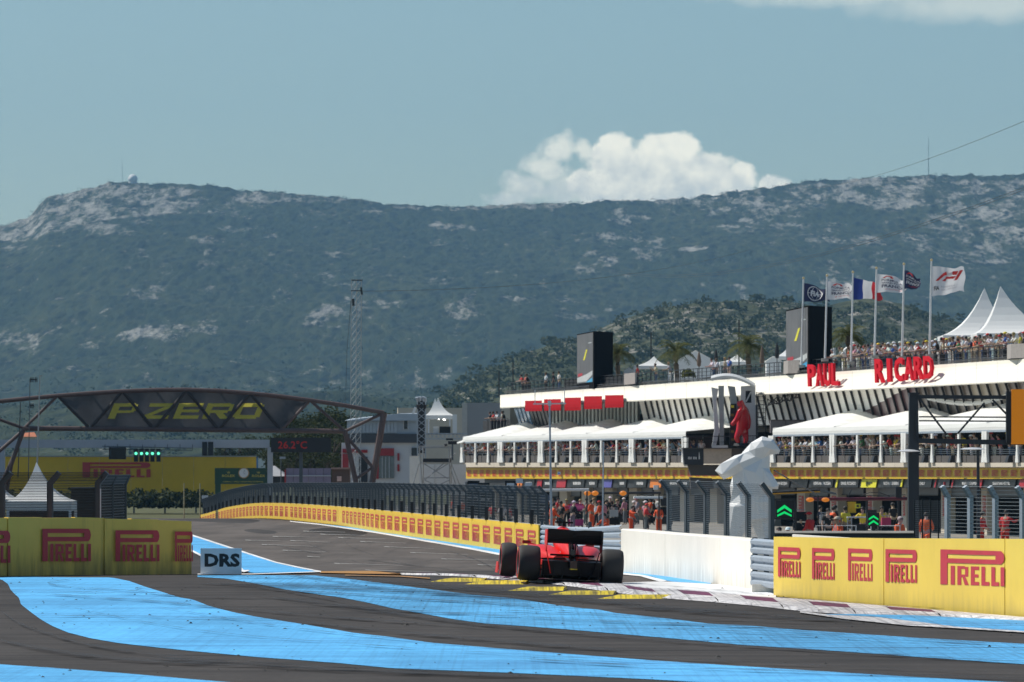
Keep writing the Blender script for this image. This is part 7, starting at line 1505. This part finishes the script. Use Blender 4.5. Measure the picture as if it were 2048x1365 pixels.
# front wing
b = MB()
for k in range(4): aero(b, WB_ + 1.1 - k * .12, .10 + k * .05, .16, .25 + k * .12, .95 if k < 2 else .90, .012)
b.build('front_wing', m_rosso, car)
for s in (-1, 1): MB().prism([(s * .98, WB_ + 1.1, .06), (s * .98, WB_ + .55, .06), (s * .98, WB_ + .52, .28), (s * .98, WB_ + .9, .28)], (s * .012, 0, 0)).build('front_endplate', m_rosso, car)
car.location = (1.087, 108.3, zt(108.3) + .004); car.rotation_euler = (0, rad(2.9), rad(5.3))
b = MB(); b.prism([(-.585, .5, .06), (-.585, .5, .42), (-.585, -.25, .40), (-.585, -.3, .10)], (.03, 0, 0)); b.prism([(.555, .5, .06), (.555, .5, .42), (.555, -.25, .40), (.555, -.3, .10)], (.03, 0, 0)); b.build('floor_side', m_carbon, car)
car.location.z += .025
# ---------------------------------------------------------------- statues, podium, pit equipment, big gantry
m_wst = M('white statue lacquer', (.80, .80, .79), .35, .03, 1); m_rst = M('red statue lacquer', (.50, .008, .015), .2, .05, 2, spec=.6)
DB = 238.0; kb = DB / F
def ring(b_, path, rad_list, n=8, seed=1, jit=.10, sq=.8):
    rnd = random.Random(seed); rows = []
    m = len(path)
    for k, (p, r) in enumerate(zip(path, rad_list)):
        d = (path[min(k + 1, m - 1)] - path[max(k - 1, 0)]).normalized(); a = d.cross(Vector((.1, 1, .15))).normalized(); c = a.cross(d).normalized(); rx, ry = r if isinstance(r, tuple) else (r, r * sq)
        rows.append([p + (a * math.cos(2 * math.pi * (i + .5 * (k % 2)) / n) * rx + c * math.sin(2 * math.pi * (i + .5 * (k % 2)) / n) * ry) * (1 + rnd.uniform(-jit, jit)) for i in range(n)])
    vs = [p for r in rows for p in r]; fs = []
    for k in range(m - 1):
        for i in range(n):
            j = (i + 1) % n; A, B__, C_, D_ = k * n + i, k * n + j, (k + 1) * n + j, (k + 1) * n + i
            fs += [(A, B__, D_), (B__, C_, D_)] if k % 2 else [(A, B__, C_), (A, C_, D_)]
    fs += [tuple(range(n))[::-1], tuple(range((m - 1) * n, m * n))]; b_.add(vs, fs)
bear = thing('animal_statue', 'large white faceted standing animal statue behind the see-through fence', 'statue', P(1505, 1118, DB)); B = lambda x, y, dd=0: P(x, y, DB + dd)
b = MB(); s = kb
ring(b, [B(1505, 1040), B(1503, 1008), B(1502, 975), B(1505, 942), B(1512, 918), B(1522, 900)], [(44 * s, 34 * s), (45 * s, 38 * s), (43 * s, 40 * s), (38 * s, 38 * s), (31 * s, 32 * s), (22 * s, 25 * s)], 9, 3, .05)
ring(b, [B(1508, 912, -.2), B(1516, 900, -.25), B(1528, 893, -.3), B(1540, 893, -.3), B(1550, 900, -.35), B(1557, 906, -.35)], [(16 * s, 18 * s), (23 * s, 23 * s), (22 * s, 22 * s), (17 * s, 17 * s), (10 * s, 10 * s), (5 * s, 6 * s)], 8, 5, .05)
for dd, x in ((-.45, 1524), (.35, 1531)): ring(b, [B(x, 882, dd), B(x, 875, dd), B(x + 1, 871, dd)], [6.5 * s, 5 * s, 2 * s], 6, 2, .03)
ring(b, [B(1496, 922, -.25), B(1478, 926, -.35), B(1462, 934, -.45), B(1449, 942, -.5), B(1440, 949, -.55), B(1436, 953, -.55)], [(18 * s, 18 * s), (18 * s, 17 * s), (16 * s, 15 * s), (17 * s, 14 * s), (14 * s, 11 * s), (6 * s, 5 * s)], 9, 7, .03)
ring(b, [B(1524, 945, -.4), B(1536, 957, -.55), B(1545, 968, -.65), B(1551, 976, -.7), B(1554, 981, -.7)], [16 * s, 14 * s, 12 * s, 10 * s, 4 * s], 8, 8, .03)
for x0, x1, dd in ((1480, 1464, -.3), (1528, 1534, .2)): ring(b, [B(x0, 1012, dd), B(x0 - 3, 1045, dd), B(x1, 1080, dd), B(x1 - 2, 1118, dd)], [29 * s, 25 * s, 18 * s, 20 * s], 9, 9, .03)
o = b.build('figure', m_wst, bear)
def faceted(o, voxel, ratio):
    """one closed skin over the overlapping pieces, cut down to large flat facets"""
    m = o.modifiers.new('remesh', 'REMESH'); m.mode = 'VOXEL'; m.voxel_size = voxel
    m = o.modifiers.new('smooth', 'SMOOTH'); m.factor = .5; m.iterations = 4
    m = o.modifiers.new('decimate', 'DECIMATE'); m.ratio = ratio
    dg = bpy.context.evaluated_depsgraph_get(); me = bpy.data.meshes.new_from_object(o.evaluated_get(dg)); o.modifiers.clear(); o.data = me
    me.polygons.foreach_set('use_smooth', [False] * len(me.polygons))
faceted(o, .085, .022)
MB().box(B(1500, 1120), (3.0, 2.2, .5)).build('plinth', m_conc, bear)
# podium bay between the two canopies
PD = fdist(1440, 4.2); kp = PD / F; Q = lambda x, y, dd=0: P(x, y, PD + dd)
m_alu = M('brushed grey metal', (.33, .34, .36), .35, .1, 2, metal=.5); m_alul = M('light grey metal', (.52, .53, .55), .4, .06, 2)
po = thing('podium', 'grey podium frame with an arched roof between the two terrace canopies', 'podium', Q(1460, 930))
rows = []
for k in range(13):
    f = k / 12; x = 1422 + 88 * f; y = 768 - 20 * math.sin(math.pi * (.18 + .72 * f)) + 10 * f; rows.append([Q(x, y, -1.0), Q(x, y - 5, 2.0), Q(x, y + 1, 2.0), Q(x + 1, y + 5.5, -1.0)])
MB().grid(rows, True).build('arched_roof', M('pale roof metal', (.62, .62, .60), .4, .06, 2), po)
MB().prism([Q(1423, 775), Q(1437, 778), Q(1433, 800), Q(1435, 830), Q(1439, 862), Q(1432, 893), Q(1424, 893), Q(1429, 860), Q(1427, 815)], (0, .5, 0)).build('curved_leg', m_alul, po)
MB().prism([Q(1437, 772, .3), Q(1448, 772, .3), Q(1448, 893, .3), Q(1440, 893, .3)], (0, .4, 0)).build('column', m_alu, po)
MB().prism([Q(1456, 772, .4), Q(1470, 774, .4), Q(1474, 800, .4), Q(1478, 893, .4), Q(1471, 893, .4), Q(1462, 806, .4)], (0, .4, 0)).build('curved_leg', m_alu, po)
b = MB()
for q in ([(1482, 773), (1511, 771), (1511, 782), (1482, 782)], [(1482, 782), (1491, 782), (1491, 806), (1482, 806)], [(1503, 782), (1511, 782), (1511, 806), (1503, 806)], [(1482, 806), (1511, 806), (1512, 893), (1484, 893)]): b.prism([Q(x, y, -.1) for x, y in q], (0, .35, 0))
b.build('white_panel', m_alul, po)
MB().prism([Q(1491, 782, .1), Q(1503, 782, .1), Q(1503, 806, .1), Q(1491, 806, .1)], (0, .1, 0)).build('opening_back', m_dark, po); MB().bar(Q(1492, 804, 0), Q(1502, 784, 0), .09).build('brace', m_alul, po)
MB().prism([Q(1474, 893, 1), Q(1516, 893, 1), Q(1516, 810, 1), Q(1474, 810, 1)], (0, .1, 0)).build('back_panel', M('dim podium back', (.20, .20, .21), .6), po)
MB().prism([Q(1366, 898, -.6), Q(1407, 898, -.6), Q(1407, 930, -.6), Q(1369, 930, -.6)], (0, 2.6, 0)).build('dark_sign', M('charcoal sign', (.022, .026, .034), .5), po)
b = MB(); 
for x, w in ((1376, 8), (1386, 8)): 
    for k in range(3): b.poly([Q(x + k * w / 3, 919, -.66), Q(x + (k + .7) * w / 3, 919, -.66), Q(x + (k + .7) * w / 3, 914, -.66), Q(x + k * w / 3, 914, -.66)])
b.poly([Q(1397, 919, -.66), Q(1400, 919, -.66), Q(1399, 905, -.66), Q(1398, 905, -.66)]); b.build('white_emblem', m_txt, po)
MB().prism([Q(1407.3, 898, -.6), Q(1463, 898, -.6), Q(1463, 928, -.6), Q(1407.3, 928, -.6)], (0, 2.6, 0)).build('sand_panel', M('pale sand panel', (.55, .45, .36), .7), po)
MB().prism([Q(1463.3, 898, -.6), Q(1487, 898, -.6), Q(1487, 926, -.6), Q(1463.3, 926, -.6)], (0, 2.6, 0)).build('brown_panel', M('brown panel', (.13, .095, .08), .7), po)
MB().prism([Q(1366, 896, -.9), Q(1512, 896, -.9), Q(1512, 898, -.9), Q(1366, 898, -.9)], (0, 3.4, 0)).build('deck', m_taupe, po)
MB().prism([Q(1376, 930, -.2), Q(1480, 930, -.2), Q(1440, 952, -.2), Q(1382, 952, -.2)], (0, 2, 0)).build('underside', m_taupe, po)
MB().prism([Q(1380, 955, -.1), Q(1424, 957, -.1), Q(1428, 978, -.1), Q(1382, 978, -.1)], (0, 2, 0)).build('lower_block', m_taupe, po)
b = MB()
for x in range(1366, 1512, 14): b.bar(Q(x, 897, -.8), Q(x, 874, -.8), .035)
b.bar(Q(1366, 874, -.8), Q(1512, 872, -.8), .05); b.bar(Q(1366, 885, -.8), Q(1512, 884, -.8), .03); b.build('railing', m_rail, po)
MB().prism([Q(1424, 891, -.9), Q(1456, 891, -.9), Q(1456, 896, -.9), Q(1424, 896, -.9)], (0, .1, 0)).build('white_strip', m_alul, po)
lt_ = thing('signal_column', 'black upright light column with yellow squares on the podium', 'light column', Q(1466, 893, -.3)); MB().prism([Q(1459, 893, -.3), Q(1474, 893, -.3), Q(1473, 808, -.3), Q(1461, 808, -.3)], (0, .35, 0)).build('housing', m_black, lt_)
for i, y in enumerate((811, 828, 844, 861, 877)): MB().prism([Q(1462, y + 5, -.32), Q(1468, y + 5, -.32), Q(1468, y, -.32), Q(1462, y, -.32)], (0, -.03, 0)).build('yellow_square', m_ybr if i == 0 else M('dull yellow square', (.2, .14, .02), .5), lt_)
lad = thing('caged_ladder', 'black caged ladder right of the podium', 'ladder', Q(1520, 893)); b = MB(); 
for x in (1513, 1531): b.bar(Q(x, 893, .5), Q(x, 784, .5), .05)
for i in range(14): b.bar(Q(1513, 890 - i * 8, .5), Q(1531, 890 - i * 8, .5), .035)
b.build('rungs', m_rail, lad)
b = MB()
for y in (790, 812, 838): b.path([Q(1513, y, .5), Q(1517, y - 2, -.6), Q(1527, y - 2, -.8), Q(1532, y, .5)], .03, 5)
for x, dd in ((1517, -.6), (1527, -.8)): b.bar(Q(x, 788, dd), Q(x, 836, dd), .03)
b.build('cage', m_rail, lad)
t = panel('grey_cabinet', 'row of grey panels beside the ladder behind the right canopy', 1541, 840, 1632, 866, fdist(1560, 1.0), M('mauve grey panel', (.17, .155, .165), .7), 'cabinet', 1.0, [('joint', .33, 0, .34, 1, m_rail), ('joint', .66, 0, .67, 1, m_rail), ('cap', 0, 0, 1, .04, m_rail)])
t = panel('dark_backdrop', 'maroon shaded wall behind the podium', 1374, 872, 1426, 926, fdist(1380, -1.0), m_maroon, 'wall', .2, [('rail', 0, .1, 1, .13, m_rail), ('rail', 0, .5, 1, .53, m_rail), ('pale_post', .6, 0, .63, 1, m_alul)])
for i, (x, sh) in enumerate(((1384, 'red'), (1400, 'pale blue'), (1404, 'white'), (1388, 'navy'))): person(FZ(x, FP(x, 926.5, T0).z, T0 - 2.2), FACE + i * .3, 'stand', sh, 'dark trousers', 'dark haired', f"{ORD[i]} left of the podium", 'people in the gap left of the podium')
# wire sculpture-like aerial scribble on the windows, near the ladder
b = MB(); b.path([FP(1534 + i * 2.2 + 6 * math.sin(i * 1.9), 806 - i * .55 + 8 * math.cos(i * 1.9), 0.6) for i in range(30)], .05, 5); tag(b.build('looped_wire', m_rail), 'black looping wire scribble in front of the slanted windows', 'wire')
# red standing statue on a dark drum
rs = thing('figure_statue', 'glossy red standing figure statue on the podium deck', 'statue', Q(1484, 896, -1.3)); RQ = lambda x, y, dd=0: Q(x, y, -1.3 + dd) - Vector((0, 0, 0))
vs = [RQ(1485, 858), RQ(1488, 838), RQ(1487, 822), RQ(1485, 812), RQ(1484, 804), RQ(1482, 800), RQ(1492, 822, .5), RQ(1498, 842, .6), RQ(1496, 860, .5), RQ(1480, 824, -.5), RQ(1474, 838, -.6), RQ(1466, 848, -.7), RQ(1462, 851, -.7), RQ(1478, 866, -.3), RQ(1472, 875, -.4), RQ(1478, 888, -.3), RQ(1490, 866, .3), RQ(1493, 878, .3), RQ(1490, 889, .3), RQ(1477, 810, -.2)]
rd = [.36, .40, .40, .19, .24, .20, .22, .18, .15, .22, .18, .15, .14, .24, .20, .14, .24, .19, .14, .13]; sc_ = 1.0
me = skin_mesh('figure', [tuple(v) for v in vs], [(0, 1), (1, 2), (2, 3), (3, 4), (4, 5), (2, 6), (6, 7), (7, 8), (2, 9), (9, 10), (10, 11), (11, 12), (0, 13), (13, 14), (14, 15), (0, 16), (16, 17), (17, 18), (4, 19)], rd, 0, 1, m_rst)
me.transform(Matrix.Translation(-wloc(rs))); o = bpy.data.objects.new('figure', me); C.objects.link(o); o.parent = rs
MB().lathe([(.001, .18), (.55, .18), (.62, 0), (.62, -.02)], Q(1484, 892, -1.3), (0, 0, 1), 16).build('drum', m_black, rs)
# big dark gantry at right with an orange panel
DG = 186.0; g = thing('light_gantry', 'tall dark steel gantry post with a lattice arm reaching to the right edge', 'gantry', P(1829, 1110, DG)); GQ = lambda x, y, dd=0: P(x, y, DG + dd)
m_dg = M('dark blue grey steel', (.022, .026, .034), .5, .1, 1)
MB().prism([GQ(1817, 893), GQ(1838, 893), GQ(1838, 1120), GQ(1817, 1120)], (0, .4, 0)).build('lower_post', m_dg, g); MB().prism([GQ(1819, 788), GQ(1836, 788), GQ(1838, 893), GQ(1818, 893)], (0, .36, 0)).build('upper_post', m_dg, g); MB().box(GQ(1828, 787.5, .18), (.34, .42, .06)).build('cap', m_dg, g)
for dd in (0, 1.0):
    MB().bar(GQ(1836, 794, dd), GQ(2160, 796, dd), .12).build('top_chord', m_dg, g); MB().bar(GQ(1836, 882, dd), GQ(2160, 888, dd), .16).build('bottom_chord', m_dg, g)
    for xa, ya, xb, yb_ in [(1857, 822, 1892, 868), (1915, 868, 1969, 806), (1985, 800, 2024, 840), (1840, 798, 1857, 822)]: MB().bar(GQ(xa, ya, dd), GQ(xb, yb_, dd), .06).build('diagonal', m_dg, g)
for y in (834, 842): MB().bar(GQ(1838, y, .2), GQ(2020, y + 1, .2), .045).build('cable', m_dg, g)
MB().bar(GQ(1830, 822, -.02), GQ(1830, 880, -.02), .03).build('conduit', m_rail, g)
t = thing('orange_panel', 'plain orange display panel with a black edge at the right border', 'display panel', GQ(2060, 888, -.3)); a, c = GQ(2023, 779, -.3), GQ(2140, 889, -.3); MB().box((a + c) / 2 + Vector((0, .1, 0)), (c.x - a.x, .2, a.z - c.z)).build('panel', EM('orange display', (.72, .24, .0), .42), t); a, c = GQ(2013, 783, -.3), GQ(2022.6, 886, -.3); MB().box((a + c) / 2 + Vector((0, .15, 0)), (c.x - a.x, .3, a.z - c.z)).build('edge_frame', m_black, t)
t = thing('flat_lamp', 'flat round lamp head on the dark gantry post', 'lamp', GQ(1817, 903, -.5)); MB().lathe([(.001, .05), (.22, .03), (.40, -.02), (.001, -.05)], GQ(1817, 902, -.5), (0, 0, 1), 16).build('lamp_head', m_alul, t); MB().bar(GQ(1817, 902, -.4), GQ(1824, 905, 0), .05).build('bracket', m_dg, t)
t = thing('street_lamp', 'dark lamp pole with a flat oval head right of the gantry post', 'street lamp', P(1957, 1090, 200)); MB().tube(P(1957, 1100, 200), P(1956, 898, 200), .07, 8, .05).build('pole', m_dg, t); MB().lathe([(.001, .05), (.3, .03), (.48, -.02), (.001, -.05)], P(1945, 898, 200), (0, 0, 1), 16).build('lamp_head', m_alul, t)
# green arrow panels
m_gled = EM('green arrow leds', (.0, .62, .14), 1.0)
def arrows(label, x0, y0, x1, y1, d, rows_, frame):
    t = thing('arrow_panel', label, 'signal panel', P((x0 + x1) / 2, y1, d), 'black panels with green arrows'); a, c = P(x0, y0, d), P(x1, y1, d); MB().box((a + c) / 2 + Vector((0, .1, 0)), (c.x - a.x, .2, a.z - c.z)).build('panel', m_black, t)
    for (ya, yb_) in rows_:
        m = (x0 + x1) / 2; h = (yb_ - ya); w = (x1 - x0) * .40; q = lambda x, y: P(x, y, d - .02)
        MB().prism([q(m, ya), q(m + w, yb_ - h * .35), q(m + w, yb_), q(m, ya + h * .42), q(m - w, yb_), q(m - w, yb_ - h * .35)], (0, .015, 0)).build('arrow', m_gled, t)
    if frame:
        b = MB()
        for p, r in (((x0 - 2, y0 - 2), (x1 + 2, y0 - 2)), ((x0 - 2, y1 + 2), (x1 + 2, y1 + 2)), ((x0 - 2, y0 - 2), (x0 - 2, y1 + 2)), ((x1 + 2, y0 - 2), (x1 + 2, y1 + 2))): b.bar(P(*p, d), P(*r, d), .05)
        b.build('frame', m_rail, t); MB().bar(P(x1 + 4, y0 + 2, d), P(x1 + 4, y1 + 60, d), .06).build('post', m_rail, t)
    else: MB().bar(P((x0 + x1) / 2, y1, d + .1), P((x0 + x1) / 2, y1 + 24, d + .1), .12).build('post', m_rail, t)
arrows('larger framed black panel with two green upward arrows left of the fire crew', 1551, 1001, 1587, 1036, 190, [(1010, 1026), (1023, 1034)], True); arrows('smaller black panel with two green upward arrows on the barrier', 1735, 1026, 1759, 1053, 180, [(1031, 1041), (1040.5, 1051)], False)
# pit equipment at right
def Zp(x, d, z): return Vector(((x - CX) * d / F, d, z))
t = thing('work_table', 'white topped work table with a ladder frame in the pit lane', 'table', Zp(1715, 292, -1.9)); a, c = P(1694, 1034, 292), P(1734, 1036, 292); MB().box((a + c) / 2, (c.x - a.x, .9, .06)).build('top', m_alul, t)
for x in (1695, 1703, 1733): MB().bar(P(x, 1036, 291.6), Zp(x, 291.6, -1.9), .05).build('leg', m_alu, t)
b = MB()
for y in (1042, 1050, 1058): b.bar(P(1695, y, 291.6), P(1703, y, 291.6), .04)
b.build('rungs', m_alu, t); MB().box(Zp(1718, 292.3, -1.2), (.7, .5, .9)).build('black_case', m_black, t)
panel('yellow_screen', 'bright yellow panel standing at the garage opening', 1694, 1004, 1712, 1027, 310, M('golden yellow panel', (.62, .36, .01), .5), 'panel', .1, [('edge', 0, 0, .06, 1, m_black), ('lower_edge', 0, .97, 1, 1, m_black)])
panel('pit_sign', 'small yellow green pit board held over the work table', 1710, 1008, 1721, 1017, 296, m_ybr, 'sign', .04, [('mark', .3, .3, .7, .7, m_black)])
aw = thing('pit_awning', 'black pit awning with a yellow edge above the larger arrow panel', 'awning', P(1590, 990, 262)); MB().prism([P(1540, 990, 262), P(1640, 985, 262), P(1674, 990, 270), P(1672, 986, 270), P(1640, 979, 262), P(1545, 984, 262)], (0, 2.5, 0)).build('roof', m_black, aw); MB().bar(P(1541, 988.5, 261.9), P(1640, 984, 261.9), .06).build('yellow_edge', M('amber edge', (.6, .28, .01), .5), aw)
for x in (1546, 1636): MB().bar(P(x, 989, 262.4), Zp(x, 262.4, -1.9), .06).build('post', m_rail, aw)
gb = thing('pit_gantry', 'dark red pit stop gantry beam with two amber lamps', 'gantry', Zp(1720, 280, -1.9)); MB().tube(P(1612, 999, 280), P(1814, 998, 280), .085, 8).build('beam', M('dark red beam', (.10, .012, .02), .4), gb)
for x in (1734, 1797): MB().bar(P(x, 998, 280.2), Zp(x, 280.2, -1.9), .10).build('post', m_rail, gb)
MB().bar(P(1797, 998, 280.1), P(1797, 974, 280.1), .3).build('upper_post', m_black, gb)
m_amber = EM('amber lamp', (1, .30, .02), .4)
for x in (1620, 1651): MB().ball(P(x, 1000, 279.7), .14, 10, 6, (1.4, 1, .8)).build('amber_lamp', m_amber, gb)
b = MB(); b.bar(P(1695, 997, 280), P(1703, 979, 280), .04); b.path([P(1726, 990, 280), P(1740, 985, 280), P(1760, 986, 280), P(1780, 993, 280)], .02, 4); b.path([P(1720, 992, 280.4), P(1812, 990, 280.4)], .018, 4); b.build('hoses', m_rail, gb)
wr_ = MB().path([P(1548, 941, 240), P(1590, 966, 250), P(1640, 992, 262)], .03, 5).build('support_cable', m_rail); tag(wr_, 'black cable slanting down to the pit awning', 'cable')
def cart(label, x, ytop, d, w, m, n=3):
    t = thing('equipment_cart', label, 'cart', Zp(x, d, -1.9)); zt_ = P(x, ytop, d).z; h = zt_ + 1.9
    for i in range(n): MB().box(Zp(x, d, -1.9 + h * (i + .5) / n + .04), (w * (1 - .08 * i), .7, h / n * .86)).build('drawer', m if i != 1 else m_carbon, t)
    for u in (-.4, .4): MB().lathe([(.001, -.03), (.09, -.03), (.09, .03), (.001, .03)], Zp(x, d, -1.82) + Vector((w * u, -.3, 0)), (1, 0, 0), 10).build('wheel', m_black, t)
    MB().bar(Zp(x, d, zt_ + .1) + Vector((-w * .4, .3, 0)), Zp(x, d, zt_ + .1) + Vector((w * .4, .3, 0)), .04).build('handle', m_alu, t)
cart('pink red equipment trolley behind the smaller arrow panel', 1772, 1036, 290, .55, M('pink red cover', (.42, .03, .10), .6)); cart('black tool trolley in the garage at far right of the crew', 1742, 1020, 315, .7, m_black); cart('dark tool trolley left of the fire crew member', 1600, 1024, 300, .8, m_carbon); cart('grey tool trolley at the left of the crew in black', 1648, 1030, 296, .5, m_alu); cart('magenta covered trolley in the blurred middle of the pit lane', 1152, 1008, 385, 1.0, M('magenta cover', (.40, .03, .16), .6)); cart('black trolley before the garages above the white wall', 1244, 1005, 410, 1.1, m_black); cart('tall black cabinet in front of the garage behind the three marshals', 1332, 996, 395, .9, m_black); cart('grey trolley beside the crouching marshal', 1228, 1020, 345, .6, m_alu)
ba = thing('crowd_barrier', 'low grey tube barriers along the pit wall at right', 'barrier', Zp(1690, 236, -1.9)); b = MB()
for xa, xb in ((1632, 1668), (1672, 1712), (1742, 1800)):
    za = P(0, 1052, 236).z
    b.path([Zp(xa, 236, -1.9), Zp(xa, 236, za), Zp(xb, 236, za), Zp(xb, 236, -1.9)], .03, 6); b.bar(Zp(xa, 236, (za - 1.9) / 2), Zp(xb, 236, (za - 1.9) / 2), .03)
b.build('tubes', m_alul, ba); b = MB(); b.path([Zp(1632, 240, -1.9), Zp(1640, 240, -.6), Zp(1644, 240, -1.9)], .03, 5); b.path([Zp(1640, 244, -1.9), Zp(1650, 244, -.4), Zp(1656, 244, -1.9)], .03, 5); b.build('trestle', m_alul, ba)
# pit gantries in the middle
for (lab_, xa, xb, y, d, lx) in [('pale overhead pit beam above the racing car', 1064, 1178, 981, 300, ()), ('dark pit gantry with orange lamps right of the T aerial pole', 1168, 1322, 987, 330, (1175, 1190, 1246))]:
    t = thing('pit_gantry', lab_, 'gantry', Zp((xa + xb) / 2, d, -1.9)); MB().tube(P(xa, y, d), P(xb, y - 1, d), .075, 8).build('beam', m_alul if xa < 1100 else m_rail, t)
    for x in (xa + 6, xb - 4): MB().bar(P(x, y, d + .1), Zp(x, d + .1, -1.9), .08).build('post', m_rail, t)
    for x in lx: MB().ball(P(x, y, d - .3), .16, 10, 6, (1.3, 1, .9)).build('amber_lamp', m_amber, t)
panel('white_awning', 'small white sloping pit awning above the three marshals', 1268, 993, 1326, 998, 345, m_tent, 'awning', 1.6, [('front_edge', 0, .6, 1, 1, m_alul)])
panel('white_box', 'white box high in the pit lane above the awning', 1307, 971, 1318, 980, 345, m_steel_w, 'box', .3, [('side', .8, 0, 1, 1, m_conc)])
panel('white_sign', 'small white square sign on the yellow band above the pit', 1115, 944, 1121, 950, 250, m_steel_w, 'sign', .04, [('mark', .3, .4, .7, .9, M('blue sign mark', (.1, .2, .5), .5))])
panel('pink_wing', 'bright pink car nose part lying across trestles in the pit lane', 1130, 1012, 1168, 1018, 380, M('bright pink', (.65, .10, .28), .4), 'car part', .6, [('tip', .0, .2, .2, .8, m_rb)])
t = MB().lathe([(.17, 0), (.17, .03), (.05, .06), (.02, .55), (.001, .56)], Zp(1391, 300, -1.9), (0, 0, 1), 12).build('traffic_cone', m_orn); tag(t, 'orange traffic cone behind the see-through fence', 'cone'); MB().lathe([(.10, .22), (.075, .34)], Zp(1391, 299.99, -1.9), (0, 0, 1), 12).build('white_band', m_wcar, t)
for i, (x, yt, d) in enumerate([(935, 962, 440), (955, 966, 436), (1010, 962, 430), (1078, 985, 420)]): panel('pit_stand', ['dark pit wall stand at the left end of the garages', 'black screen beside the left pit wall stand', 'dark pit wall stand below the white box aerials', 'dark stand at the near end of the pit fence'][i], x, yt, x + 24, yt + 70, d, m_carbon, 'pit stand', 1.2, [('monitor', .1, .08, .9, .3, M('bluish monitor', (.05, .08, .15), .2)), ('seat_rail', 0, .45, 1, .5, m_alu)])
for i, (x, d) in enumerate([(985, 360), (1005, 352), (1020, 345), (905, 420), (860, 440), (925, 400)]): pitp(x, YH + (ZC + .1) * F / d, d, 'stand', ['red', 'white', 'red', 'orange', 'black', 'orange'][i], 'dark trousers', ['person in red behind the pit fence, left of two', 'person in white behind the pit fence', 'person in red behind the pit fence, right of two', 'person in orange far along the pit fence', 'person in black far along the pit fence', 'person in orange nearer along the pit fence'][i])
